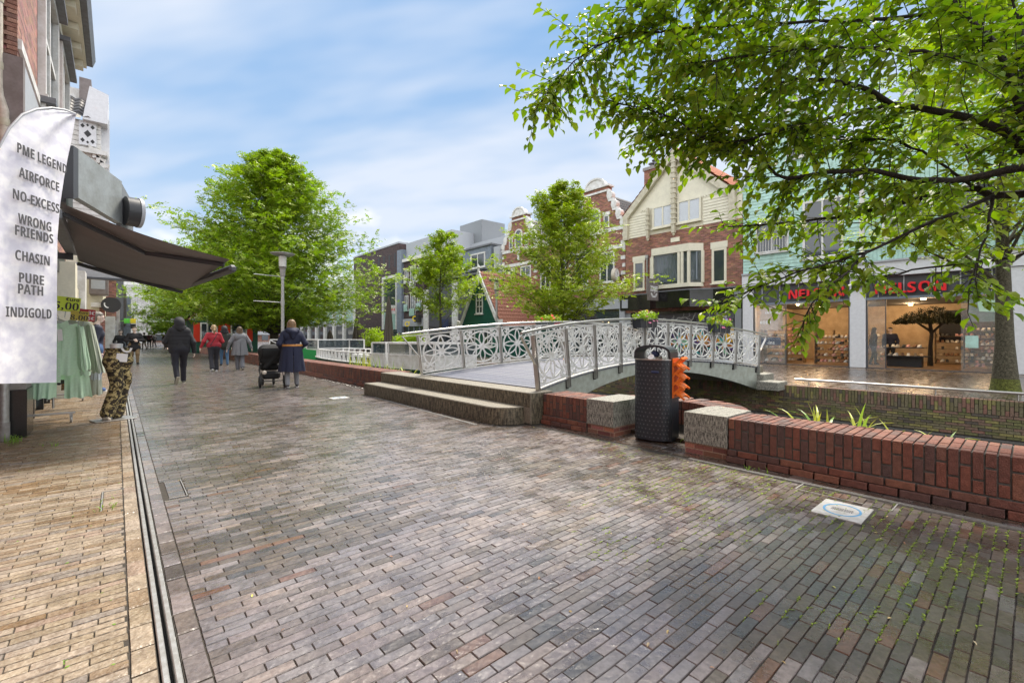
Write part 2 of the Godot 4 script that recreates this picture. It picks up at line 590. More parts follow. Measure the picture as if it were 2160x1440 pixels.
	mat("blade_yellow", lin(0.36, 0.40, 0.03), 0.45, {"backlight": Color(0.6, 0.6, 0.2)})
	mat("bin_dimple", lin(0.07, 0.075, 0.085), 0.35)
	mat("petal", Color.WHITE, 0.6, {"vc": true, "backlight": Color(0.4, 0.4, 0.4)})
	mat("print_grey", lin(0.075, 0.075, 0.085), 0.8)
	mat("camouflage", Color.WHITE, 0.85, {"tex": camo_tex(), "scale": 1.6, "local": true, "norm": T.nsoft, "nscale": 0.6})
	mat("charcoal", lin(0.02, 0.025, 0.034), 0.42, {"tex": T.fine, "scale": 4.0})
	mat("black_gloss", lin(0.012, 0.012, 0.013), 0.12, {"tex": T.stain, "scale": 0.8})
	mat("black", lin(0.018, 0.018, 0.02), 0.5)
	mat("room_wall", lin(0.34, 0.32, 0.29), 0.8)
	mat("orange_plastic", lin(0.72, 0.15, 0.012), 0.4)
	mat("green_plastic", lin(0.12, 0.62, 0.05), 0.45)
	mat("white_paint", lin(0.74, 0.74, 0.73), 0.5, {"tex": T.stain, "scale": 0.5})
	mat("white_cladding", lin(0.70, 0.71, 0.74), 0.4, {"tex": T.fine, "scale": 0.5})
	mat("cream_paint", lin(0.74, 0.70, 0.56), 0.55, {"tex": T.fine, "scale": 0.2})
	mat("cream_trim", lin(0.58, 0.54, 0.42), 0.5, {"tex": T.stain, "scale": 0.6})
	mat("mint_paint", lin(0.46, 0.70, 0.64), 0.55, {"tex": T.stain, "scale": 0.4})
	mat("green_boards", lin(0.012, 0.10, 0.072), 0.45, {"tex": T.stain, "scale": 0.8})
	mat("red_shutter", lin(0.62, 0.035, 0.012), 0.5)
	mat("red_letter", lin(0.74, 0.012, 0.02), 0.35)
	mat("facade_brick", lin(0.45, 0.285, 0.205), 0.8, {"tex": T.bond, "scale": 0.5})
	mat("left_brick", lin(0.50, 0.33, 0.28), 0.8, {"tex": T.bond, "scale": 0.5})
	mat("dark_brick", lin(0.115, 0.095, 0.095), 0.75, {"tex": T.bond, "scale": 0.5})
	mat("dark_slate", lin(0.085, 0.088, 0.10), 0.6, {"tex": T.stain, "scale": 0.7})
	mat("grey_panel", lin(0.22, 0.235, 0.25), 0.45, {"tex": T.fine, "scale": 0.6})
	mat("light_panel", lin(0.40, 0.42, 0.45), 0.5, {"tex": T.fine, "scale": 0.6})
	mat("blue_grey", lin(0.20, 0.24, 0.30), 0.5, {"tex": T.stain, "scale": 0.5})
	mat("dark_tile", lin(0.055, 0.052, 0.055), 0.5, {"tex": T.stain, "scale": 0.8})
	mat("orange_tile", lin(0.42, 0.13, 0.06), 0.7, {"tex": T.stain, "scale": 1.2})
	mat("rust_tile", lin(0.30, 0.12, 0.075), 0.7, {"tex": T.stain, "scale": 1.5})
	mat("taupe_cloth", lin(0.13, 0.105, 0.095), 0.9, {"tex": T.cloth, "scale": 2.5, "local": true, "double": true})
	mat("awning_cloth", lin(0.20, 0.188, 0.185), 0.9, {"tex": T.cloth, "scale": 3.0, "double": true})
	mat("anthracite", lin(0.035, 0.037, 0.042), 0.4)
	mat("fascia_grey", lin(0.30, 0.33, 0.34), 0.45, {"tex": T.stain, "scale": 0.4})
	mat("fascia_dark", lin(0.06, 0.065, 0.075), 0.5)
	mat("brown_panel", lin(0.20, 0.17, 0.165), 0.6, {"tex": T.stain, "scale": 0.8})
	mat("lead", lin(0.16, 0.17, 0.19), 0.5, {"tex": T.stain, "scale": 1.0})
	mat("wood", lin(0.36, 0.20, 0.085), 0.5, {"tex": T.bark, "scale": 0.8})
	mat("shop_floor", lin(0.38, 0.22, 0.11), 0.4, {"tex": T.bark, "scale": 0.4})
	mat("shop_wall", lin(0.42, 0.32, 0.21), 0.8, {"tex": T.stain, "scale": 0.4})
	mat("hull_green", lin(0.012, 0.055, 0.032), 0.3, {"tex": T.stain, "scale": 0.6})
	mat("bright_green", lin(0.02, 0.26, 0.06), 0.4)
	mat("curtain", lin(0.42, 0.47, 0.52), 0.9, {"tex": T.cloth, "scale": 2.0})
	mat("pipe_cream", lin(0.62, 0.56, 0.48), 0.5, {"tex": T.stain, "scale": 2.0})
	mat("terracotta_bit", lin(0.30, 0.11, 0.06), 0.8)
	mat("rubber", lin(0.015, 0.015, 0.015), 0.7)
	mat("ink", lin(0.035, 0.036, 0.045), 0.7)
	mat("white_print", lin(0.8, 0.8, 0.8), 0.6)
	mat("yellow_print", lin(0.85, 0.62, 0.02), 0.5)
	mat("lime_card", lin(0.62, 0.80, 0.06), 0.55)
	mat("olive_card", lin(0.50, 0.42, 0.05), 0.55)
	mat("crimson_card", lin(0.42, 0.015, 0.03), 0.55)
	mat("marble_cloth", lin(0.84, 0.84, 0.88), 0.75, {"tex": T.marble, "scale": 1.1, "double": true, "backlight": Color(0.25, 0.25, 0.27)})
	mat("mint_cloth", lin(0.60, 0.84, 0.63), 0.85, {"tex": T.cloth, "scale": 3.0, "double": true, "sheen": 0.1})
	mat("sage_cloth", lin(0.40, 0.44, 0.37), 0.85, {"tex": T.cloth, "scale": 3.0, "double": true})
	glass("pane", Color(0.9, 0.95, 0.95), 0.06)
	glass("blind_glass", Color(0.8, 0.85, 0.9), 0.08)
	glass("pane_tint", Color(0.25, 0.3, 0.32), 0.55)
	glass("pane_pale", Color(0.45, 0.65, 0.6), 0.5)
	mat("window_glass", lin(0.035, 0.045, 0.055), 0.05, {"spec": 0.9})
	mat("blind", lin(0.55, 0.57, 0.60), 0.85)
	mat("dark_ceiling", lin(0.10, 0.095, 0.09), 0.8)
	mat("light_wood", lin(0.30, 0.21, 0.13), 0.6, {"tex": T.bark, "scale": 0.8})
	mat("navy_print", lin(0.02, 0.03, 0.09), 0.5)
	mat("mint_glass", lin(0.30, 0.46, 0.42), 0.1, {"spec": 0.7})
	mat("shop_poster", lin(0.52, 0.36, 0.26), 0.6, {"tex": T.stain, "scale": 0.7})
	mat("green_poster", lin(0.22, 0.26, 0.24), 0.5, {"tex": T.stain, "scale": 1.2})
	mat("graffiti", Color.WHITE, 0.45, {"tex": graffiti_tex(), "uv": true})
	glow("lamp_glow", Color(1.0, 0.86, 0.62), 4.0)
	mat("lamp_glass", lin(0.55, 0.55, 0.52), 0.3)

# brick bond for walls too far away to tell the bricks apart, and its relief
func brick_textures():
	var S := 512
	var pxm := S / 2.0   # 2 m tile
	var ln := 0.2222; var ht := 0.0625
	var al := PackedByteArray(); al.resize(S * S * 3)
	var hb := PackedByteArray(); hb.resize(S * S)
	var r := RandomNumberGenerator.new(); r.seed = 77
	var rows := int(2.0 / ht); var per := int(round(2.0 / ln))
	var tone := []
	for i in rows:
		var q := []
		for j in per: q.append([r.randf_range(0.62, 1.0), r.randf_range(0.86, 1.04), r.randf_range(0.85, 1.05)])
		tone.append(q)
	var nb := noise_bytes(S, 0.15, 2, 5)
	for y in S:
		var fy := y / pxm / ht
		var row := int(fy) % rows
		var vy = (fy - floor(fy)) * ht
		for x in S:
			var fx := (x / pxm + (ln / 2 if row % 2 else 0.0)) / ln
			var cx := int(fx) % per
			var vx = (fx - floor(fx)) * ln
			var edge := minf(minf(vx, ln - vx), minf(vy, ht - vy))
			var k := y * S + x
			var gn := nb[k] / 255.0
			if edge < 0.0045:
				al[k * 3] = int(225 * (0.8 + gn * 0.25)); al[k * 3 + 1] = int(235 * (0.8 + gn * 0.25)); al[k * 3 + 2] = int(230 * (0.8 + gn * 0.25))
				hb[k] = 60
			else:
				var t = tone[row][cx]
				var f: float = t[0] * (0.82 + gn * 0.3)
				al[k * 3] = int(minf(255.0, 240 * f)); al[k * 3 + 1] = int(minf(255.0, 210 * f * t[1])); al[k * 3 + 2] = int(minf(255.0, 205 * f * t[2]))
				hb[k] = 200 + int(40 * gn)
	T.bond = ImageTexture.create_from_image(Image.create_from_data(S, S, false, Image.FORMAT_RGB8, al))
	var hi := Image.create_from_data(S, S, false, Image.FORMAT_L8, hb)
	hi.convert(Image.FORMAT_RGBA8)
	hi.bump_map_to_normal_map(3.0)
	T.bond_n = ImageTexture.create_from_image(hi)
	# paving seen from afar: bricks with dark joints
	var pv := PackedByteArray(); pv.resize(S * S * 3)
	var W := 0.21; var H := 0.07
	var nr := 24; var nc := 8   # about 1.68 m
	var q2 := []
	for i in nr * nc: q2.append(r.randf_range(0.6, 1.0))
	for y in S:
		var gy := y / float(S) * nr
		var row := int(gy)
		for x in S:
			var gx := x / float(S) * nc + (0.5 if row % 2 else 0.0)
			var ex := minf(gx - floor(gx), ceil(gx) - gx) * W
			var ey := minf(gy - floor(gy), ceil(gy) - gy) * H
			var k := y * S + x
			var f: float = q2[row * nc + int(gx) % nc] * (0.8 + nb[k] / 255.0 * 0.3)
			if minf(ex, ey) < 0.004: f *= 0.35
			pv[k * 3] = int(minf(255.0, 255 * f)); pv[k * 3 + 1] = int(minf(255.0, 245 * f)); pv[k * 3 + 2] = int(minf(255.0, 240 * f))
	T.pave = ImageTexture.create_from_image(Image.create_from_data(S, S, false, Image.FORMAT_RGB8, pv))

# stone with grains and dirt that ran down it in streaks
func streak_tex() -> ImageTexture:
	var S := 512
	var a := noise_bytes(S, 0.03, 4, 41)
	var g := noise_bytes(S, 0.22, 2, 43)
	var f := FastNoiseLite.new(); f.seed = 45; f.frequency = 0.05; f.fractal_octaves = 3
	var im := f.get_seamless_image(S, 64, false, false, 0.15)
	im.resize(S, S, Image.INTERPOLATE_CUBIC)
	im.convert(Image.FORMAT_L8)
	var st := im.get_data()
	var out := PackedByteArray(); out.resize(S * S * 3)
	var r := RandomNumberGenerator.new(); r.seed = 3
	for k in S * S:
		var v := 0.72 + (a[k] / 255.0 - 0.5) * 0.5 + (g[k] / 255.0 - 0.5) * 0.5 + (st[k] / 255.0 - 0.5) * 0.9 + (r.randf() - 0.5) * 0.3
		v = clampf(v, 0.3, 1.0)
		out[k * 3] = int(255 * v); out[k * 3 + 1] = int(255 * v); out[k * 3 + 2] = int(245 * v)
	return ImageTexture.create_from_image(Image.create_from_data(S, S, false, Image.FORMAT_RGB8, out))

# print of the shutter: grey slats, tags, coloured pieces at the foot
func graffiti_tex() -> ImageTexture:
	var w := 512; var h := 256
	var im := Image.create(w, h, false, Image.FORMAT_RGB8)
	im.fill(Color(0.36, 0.36, 0.39))
	var r := RandomNumberGenerator.new(); r.seed = 8
	# sprayed tags
	for t in 26:
		var c: Color = [Color(0.85, 0.85, 0.85), Color(0.04, 0.04, 0.05), Color(0.7, 0.7, 0.72)][t % 3]
		var p := Vector2(r.randf_range(10, w - 60), r.randf_range(12, 110))
		var d := Vector2(1, 0)
		for k in 130:
			d = d.rotated(r.randf_range(-0.75, 0.75))
			p += d * 1.5 + Vector2(0.25, 0)
			im.fill_rect(Rect2i(int(p.x), int(p.y), 3, 3), c)
	# coloured pieces
	for t in 60:
		var c: Color = [Color(0.25, 0.66, 0.66), Color(0.85, 0.65, 0.1), Color(0.3, 0.2, 0.45), Color(0.55, 0.75, 0.6), Color(0.75, 0.45, 0.12), Color(0.12, 0.12, 0.14)][t % 6]
		var p := Vector2(r.randf_range(170, w - 30), r.randf_range(120, h - 40))
		var d := Vector2(1, 0).rotated(r.randf() * 6)
		for k in 40:
			d = d.rotated(r.randf_range(-0.4, 0.4))
			p += d * 1.6
			im.fill_rect(Rect2i(int(p.x), int(p.y), 7, 9), c)
	im.fill_rect(Rect2i(452, 88, 46, 70), Color(0.85, 0.66, 0.08))
	im.fill_rect(Rect2i(462, 72, 26, 16), Color(0.85, 0.66, 0.08))
	return ImageTexture.create_from_image(im)

# printed camouflage of four colours
func camo_tex() -> ImageTexture:
	var S := 256
	var a := noise_bytes(S, 0.022, 3, 61); var b := noise_bytes(S, 0.026, 3, 67); var c := noise_bytes(S, 0.03, 3, 71)
	var o := PackedByteArray(); o.resize(S * S * 3)
	for k in S * S:
		var q := [176, 160, 112]
		if b[k] > 140: q = [104, 92, 58]
		if a[k] > 132: q = [52, 44, 34]
		if c[k] > 172: q = [24, 22, 20]
		o[k * 3] = q[0]; o[k * 3 + 1] = q[1]; o[k * 3 + 2] = q[2]
	return ImageTexture.create_from_image(Image.create_from_data(S, S, false, Image.FORMAT_RGB8, o))


# ---------------------------------------------------------------- ground
# a paver with rounded top edges: size 1 x 1 in plan, top at 0, scaled by the transform; chamfer given in metres for a 0.2 x 0.055 brick
func paver(col: Color) -> MB:
	var m := MB.new()
	m.col = col
	var cx := 0.012; var cz := 0.045
	var top := [Vector3(-0.5 + cx, 0, 0.5 - cz), Vector3(0.5 - cx, 0, 0.5 - cz), Vector3(0.5 - cx, 0, -0.5 + cz), Vector3(-0.5 + cx, 0, -0.5 + cz)]
	var mid := [Vector3(-0.5, -0.005, 0.5), Vector3(0.5, -0.005, 0.5), Vector3(0.5, -0.005, -0.5), Vector3(-0.5, -0.005, -0.5)]
	m.quad(top[0], top[1], top[2], top[3])
	for i in 4:
		var j := (i + 1) % 4
		m.quad(mid[i], mid[j], top[j], top[i])
		m.quad(mid[i] + Vector3(0, -0.03, 0), mid[j] + Vector3(0, -0.03, 0), mid[j], mid[i])
	return m

func brick_mesh(col: Color) -> MB:
	# wall brick, unit cube with small chamfers on its face (+-x is the length, y height, z depth)
	var m := MB.new()
	m.col = col
	m.bbox(Transform3D(), Vector3.ONE, 0.028)
	return m

func pick(w: Array) -> int:
	var s := 0.0
	for q in w: s += q
	var t := rng.randf() * s
	for i in w.size():
		t -= w[i]
		if t <= 0.0: return i
	return 0

func lay(x: float, z: float, lx: float, lz: float, turn := 0.0) -> Transform3D:
	var b := Basis(Vector3.UP, turn + rng.randf_range(-0.012, 0.012))
	b = Basis(Vector3(1, 0, 0), rng.randf_range(-0.018, 0.018)) * Basis(Vector3(0, 0, 1), rng.randf_range(-0.009, 0.009)) * b
	b = b * Basis.from_scale(Vector3(lx, 1, lz))
	return Transform3D(b, Vector3(x, rng.randf_range(-0.0025, 0.0015), z))

func ground():
	var g := MB.new()
	g.box(-450, 450, -2.6, -2.3, -450, 450)
	var go := structure("ground")
	obj("earth_sheet", g, M.earth, go)
	# street
	var st := structure("street")
	var b := MB.new()
	b.box(0.21, 5.96, -0.4, -0.0075, -46, 3.0)
	obj("joint_bed", b, M.joint_soil, st)
	var far := MB.new()
	far.box(0.12, 60, -0.3, -0.003, -400, -46)
	far.box(5.9, 60, -0.3, -0.003, -46, -29.5)
	obj("paving_sheet", far, M.far_paving, st)
	# greyer dry bricks by the shops, brown and mossier ones along the canal also darkened as tree shade, dark wet ones in patches
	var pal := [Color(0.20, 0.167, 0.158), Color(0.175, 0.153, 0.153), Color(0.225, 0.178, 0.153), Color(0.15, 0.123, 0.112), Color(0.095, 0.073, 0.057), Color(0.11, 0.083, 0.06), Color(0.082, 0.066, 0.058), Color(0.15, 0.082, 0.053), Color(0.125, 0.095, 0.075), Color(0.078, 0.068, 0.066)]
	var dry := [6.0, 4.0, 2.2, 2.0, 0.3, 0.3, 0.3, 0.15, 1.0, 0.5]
	var damp_shaded := [0.3, 0.3, 0.2, 1.2, 4.0, 4.0, 3.0, 1.0, 3.0, 1.2]
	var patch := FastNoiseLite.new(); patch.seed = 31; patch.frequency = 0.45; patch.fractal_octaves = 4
	var xf := []; var ids := []
	var z := 1.6
	var row := 0
	while z > -46.0:
		var pitch := 0.0585
		var x := 0.303 - rng.randf() * 0.03 - (0.105 if row % 2 else 0.0)
		while x < 4.88:
			var l := 0.203 + rng.randf_range(-0.008, 0.008)
			var x0 := maxf(x, 0.303); var x1 := minf(x + l, 4.885)
			if z < -4.86 and z > -5.53: x0 = maxf(x0, 0.478)
			if x1 - x0 > 0.03 and not hole(0.5 * (x0 + x1), z):
				xf.append(lay((x0 + x1) / 2, z, x1 - x0 - 0.004, 0.0552 + rng.randf_range(-0.003, 0.002)))
				ids.append(pick(damp_shaded if is_damp_shaded(patch, x, z) else dry))
			x += l
		z -= pitch
		row += 1
	# row along the drain, strip before the wall
	z = 1.6
	while z > -46.0:
		xf.append(lay(0.257, z, 0.083, 0.2)); ids.append(pick(dry))
		z -= 0.207
	z = 1.6
	while z > -46.0:
		if not (z > -10.75 and z < -5.2):
			for k in 3:
				var xx := 5.005 + k * 0.067
				if xx < 5.16: xf.append(lay(xx + 0.02, z + (0.1 if k % 2 else 0.0), 0.06, 0.2)); ids.append(pick(damp_shaded))
			if z > -5.3 and z < -2.0:
				for k in 10: xf.append(lay(5.22 + k * 0.067, z + (0.1 if k % 2 else 0.0), 0.06, 0.2)); ids.append(pick(damp_shaded))
		z -= 0.207
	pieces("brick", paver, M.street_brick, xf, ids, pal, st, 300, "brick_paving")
	# sand-coloured pavement in front of the shops
	var lp := structure("pavement")
	var lb := MB.new()
	lb.box(-4.0, 0.133, -0.4, -0.008, -24, 3.0)
	obj("joint_bed", lb, M.joint_soil, lp)
	var lf := MB.new()
	lf.box(-6.0, 0.115, -0.3, -0.003, -120, -24)
	obj("paving_sheet", lf, M.far_sand_paving, lp)
	var pal2 := [Color(0.33, 0.27, 0.195), Color(0.29, 0.228, 0.155), Color(0.35, 0.29, 0.22), Color(0.26, 0.19, 0.12), Color(0.25, 0.215, 0.18), Color(0.31, 0.235, 0.175), Color(0.23, 0.15, 0.075), Color(0.19, 0.125, 0.065)]
	var w2 := [5.0, 4.0, 3.0, 2.0, 1.4, 1.0, 0.2, 0.1]
	var w3 := [0.6, 1.5, 0.3, 3.0, 0.8, 0.5, 4.0, 2.5]
	xf = []; ids = []
	z = 1.6
	row = 0
	while z > -24.0:
		var x := 0.042 - rng.randf() * 0.02 + (0.1 if row % 2 else 0.0)
		while x > -2.3:
			var l := 0.203 + rng.randf_range(-0.008, 0.008)
			var x1 := minf(x, 0.042); var x0 := x - l
			if z < -4.9 and z > -5.5: x1 = minf(x1, -0.103)
			if x1 - x0 > 0.03:
				xf.append(lay((x0 + x1) / 2, z, x1 - x0 - 0.0045, 0.0545 + rng.randf_range(-0.004, 0.002)))
				ids.append(pick(w3 if patch.get_noise_2d(x * 1.5, z * 1.5) * 3.0 + (-z - 6.3) * 0.5 > 0.0 else w2))
			x -= l
		z -= 0.0585
		row += 1
	z = 1.6
	while z > -24.0:
		xf.append(lay(0.088, z, 0.083, 0.2)); ids.append(pick(w2))
		z -= 0.207
	for k in 10:
		xf.append(lay(-0.025, -4.94 - k * 0.0585, 0.125, 0.053)); ids.append(pick(w2))
	pieces("brick", paver, M.sand_brick, xf, ids, pal2, lp, 300, "brick_paving")
	# slot drain between the two pavings
	var dr := thing("slot_drain", "narrow double steel slot drain along the edge of the sand coloured pavement", "drain", Vector3(0.19, 0, -4))
	var k0 := -46.0
	for sx in [0.137, 0.179]:
		var r := MB.new()
		r.bbox(Transform3D(Basis(), Vector3(sx + 0.015, -0.02, (k0 + 2.0) / 2)), Vector3(0.024, 0.05, 2.0 - k0), 0.004)
		obj("rail", r, M.galvanised, dr)
	var ch := MB.new()
	ch.box(0.13, 0.22, -0.12, -0.06, k0, 2.0)
	obj("channel", ch, M.rubber, dr)
	# far pavement
	var fp := structure("far_pavement")
	var q := MB.new()
	q.box(14.72, 23.2, -0.35, 0.0, -29.5, 60)
	q.box(24.78, 80, -0.35, -0.006, -29.5, 60)
	obj("paving_sheet", q, M.far_paving, fp)
	var q2 := MB.new()
	q2.box(23.2, 24.78, -0.35, 0.004, -75, 60)
	obj("sand_strip", q2, M.far_sand_paving, fp)
	var q3 := MB.new()
	q3.box(24.78, 80, -0.35, -0.008, -75, -29.5)
	obj("plaza_sheet", q3, M.far_paving, fp)

func is_damp_shaded(n: FastNoiseLite, x: float, z: float) -> bool:
	var edge := (x - 2.35 - 0.62 * maxf(-z - 0.6, 0.0)) * 0.8  # bricks under the tree: its shade is painted in with the wetness
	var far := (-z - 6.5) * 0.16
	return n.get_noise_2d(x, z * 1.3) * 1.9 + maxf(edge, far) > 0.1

# places in the street that hold something other than the plain bond
func hole(x: float, z: float) -> bool:
	if x < 0.478 and z < -4.86 and z > -5.53: return true
	if x > 4.17 and x < 4.65 and z < -0.84 and z > -1.2: return true
	if x > 3.6 and x < 4.05 and z < -10.25 and z > -10.6: return true
	if x > 4.5 and z < -5.25 and z > -10.72: return true
	return false

# ---------------------------------------------------------------- canal
func canal():
	var w := structure("water")
	var m := MB.new()
	m.box(5.95, 14.5, -1.2, -0.92, -29.0, 60)
	obj("water_surface", m, M.water, w)
	# far quay wall of mossy brick
	var fw := thing("canal_wall", "mossy brick canal wall with an upright top course below the shoe shop pavement", "wall", Vector3(14.5, -0.9, 0))
	var core := MB.new()
	core.box(14.53, 14.9, -1.6, -0.03, -29.0, 12)
	obj("wall_core", core, M.mortar, fw)
	var pal := [Color(0.22, 0.145, 0.10), Color(0.18, 0.155, 0.075), Color(0.16, 0.16, 0.06), Color(0.27, 0.14, 0.10), Color(0.20, 0.175, 0.10), Color(0.12, 0.10, 0.075), Color(0.28, 0.25, 0.09)]
	var wts := [3.0, 3.0, 2.0, 2.0, 2.0, 2.0, 1.0]
	var xf := []; var ids := []
	var moss := FastNoiseLite.new(); moss.seed = 4; moss.frequency = 0.7
	var z := 3.0
	while z > -29.0:
		var q := 0.21
		var alt := int(round(z / 0.0665)) % 2 == 0
		for e in ([[0.0, 0.21], [0.215, 0.105]] if alt else [[0.0, 0.105], [0.11, 0.21]]):
			xf.append(Transform3D(Basis(Vector3(0.05, 0, 0), Vector3(0, e[1] - 0.006, 0), Vector3(0, 0, 0.056)), Vector3(14.515 + rng.randf_range(-0.004, 0.004), -0.005 - e[0] - e[1] / 2, z)))
			ids.append(mossy(wts, moss, z, 0.0))
		# coping brick on top
		xf.append(Transform3D(Basis(Vector3(0.2, 0, 0), Vector3(0, 0.05, 0), Vector3(0, 0, 0.058)), Vector3(14.6, -0.022 + rng.randf_range(-0.003, 0.003), z)))
		ids.append(3 if rng.randf() < 0.5 else 0)
		z -= 0.0665
	for r in 8:
		z = 3.0 - (0.105 if r % 2 else 0.0)
		while z > -16.0:
			xf.append(Transform3D(Basis(Vector3(0.05, 0, 0), Vector3(0, 0.052, 0), Vector3(0, 0, 0.203)), Vector3(14.52 + rng.randf_range(-0.004, 0.003), -0.36 - r * 0.0625, z)))
			ids.append(mossy(wts, moss, z, r * 0.1))
			z -= 0.213
	pieces("brick", brick_mesh, M.wall_brick, xf, ids, pal, fw, 300, "brickwork")
	var ledge := MB.new()
	ledge.box(14.3, 14.56, -1.5, -0.86, -29, 12)
	obj("footing_ledge", ledge, M.mortar, fw)
	# end of the canal and the near bank
	var ew := thing("canal_end_wall", "dark brick wall closing the canal beyond the moored boat", "wall", Vector3(10, -0.9, -29.2))
	var e := MB.new()
	e.box(5.9, 14.9, -1.6, 0.02, -29.5, -29.0)
	obj("wall_core", e, M.dark_brick, ew)
	var bank := structure("bank")
	var bm := MB.new()
	bm.box(5.62, 6.05, -1.6, 0.05, -29.5, 12)
	obj("earth_strip", bm, M.earth, bank)
	# pipe rail along the far quay
	var rail := thing("quay_rail", "low grey steel pipe rail on short posts along the far canal edge", "railing", Vector3(14.78, 0, 0))
	var p := MB.new()
	p.tube([Vector3(14.78, 0.16, -4.55), Vector3(14.78, 0.16, 6.0)], 0.033, 12)
	obj("pipe", p, M.steel, rail)
	for i in 8:
		var t := MB.new()
		t.tube([Vector3(14.78, 0.0, -4.2 + i * 1.32), Vector3(14.78, 0.14, -4.2 + i * 1.32)], 0.012, 8)
		obj("post", t, M.steel, rail)
	# stone landing blocks at the far end of the bridge
	for d in [[13.98, 14.72, -5.3, -4.72, -0.14, 0.1, "pale weathered stone block at the shop end of the footbridge"], [14.42, 15.2, -5.6, -5.25, -0.02, 0.27, "higher stone landing block against the shop end of the bridge"]]:
		var s := MB.new()
		s.bbox(Transform3D(Basis(), Vector3((d[0] + d[1]) / 2, (d[4] + d[5]) / 2, (d[2] + d[3]) / 2)), Vector3(d[1] - d[0], d[5] - d[4], d[3] - d[2]), 0.012)
		tag(obj("stone_block", s, M.granite, self), d[6], "stone block")
	var land := MB.new()
	land.bbox(Transform3D(Basis(), Vector3(14.9, 0.23, -7.4)), Vector3(1.0, 0.5, 3.55), 0.012)
	land.bbox(Transform3D(Basis(), Vector3(15.6, 0.12, -7.4)), Vector3(0.42, 0.26, 3.55), 0.012)
	tag(obj("landing_step", land, M.step_stone, self), "stone landing steps at the far end of the footbridge", "steps")

func mossy(w: Array, n: FastNoiseLite, z: float, y: float) -> int:
	if n.get_noise_2d(z, y * 8.0) > 0.12: return [1, 2, 4, 6][rng.randi() % 4]
	return pick(w)

# ---------------------------------------------------------------- brick bench wall and stone blocks
func soldier_wall(parent: Node3D, pts: Array, face_off: float, xf: Array, ids: Array, wts: Array, top := true, plinth := true):
	# pts: polyline of the face in plan (Vector2 x,z); bricks stand on end; depth goes to the right of the walking direction
	for i in pts.size() - 1:
		var a: Vector2 = pts[i]; var b: Vector2 = pts[i + 1]
		var L := a.distance_to(b)
		var d := (b - a) / L
		var nn := Vector2(d.y, -d.x)      # into the wall
		var along := Vector3(d.x, 0, d.y); var inn := Vector3(nn.x, 0, nn.y)
		var cnt := int(round(L / 0.0715))
		var st := L / cnt
		for k in cnt:
			var c := a + d * st * (k + 0.5)
			var base := Vector3(c.x, 0, c.y)
			var flip := k % 2 == 0
			var wd := st - 0.011 + rng.randf_range(-0.003, 0.002)
			for e in ([[0.14, 0.21], [0.36, 0.118]] if flip else [[0.14, 0.105], [0.255, 0.223]]):
				xf.append(Transform3D(Basis(along * wd, Vector3(0, e[1] - 0.008, 0), inn * 0.1), base + inn * (0.05 + rng.randf_range(-0.004, 0.004)) + Vector3(0, e[0] + e[1] / 2, 0)))
				ids.append(pick(wts))
			if top:
				var x0 := 0.105
				for l in ([0.1, 0.205, 0.16] if flip else [0.205, 0.205, 0.06]):
					xf.append(Transform3D(Basis(along * wd, Vector3(0, 0.06, 0), inn * (l - 0.008)), base + inn * (x0 + l / 2) + Vector3(0, 0.447 + rng.randf_range(-0.003, 0.002), 0)))
					ids.append(pick(wts))
					x0 += l
		if plinth:
			for r in 2:
				var s := -0.1 if r else 0.0
				while s < L - 0.02:
					var s0 := maxf(s, 0.0); var s1 := minf(s + 0.205, L)
					var c := a + d * (s0 + s1) / 2
					if s1 - s0 > 0.03:
						xf.append(Transform3D(Basis(along * (s1 - s0 - 0.008), Vector3(0, 0.06, 0), inn * 0.1), Vector3(c.x, 0.033 + r * 0.068, c.y) + inn * (0.02 if r else -0.012)))
						ids.append(pick(wts))
					s += 0.213

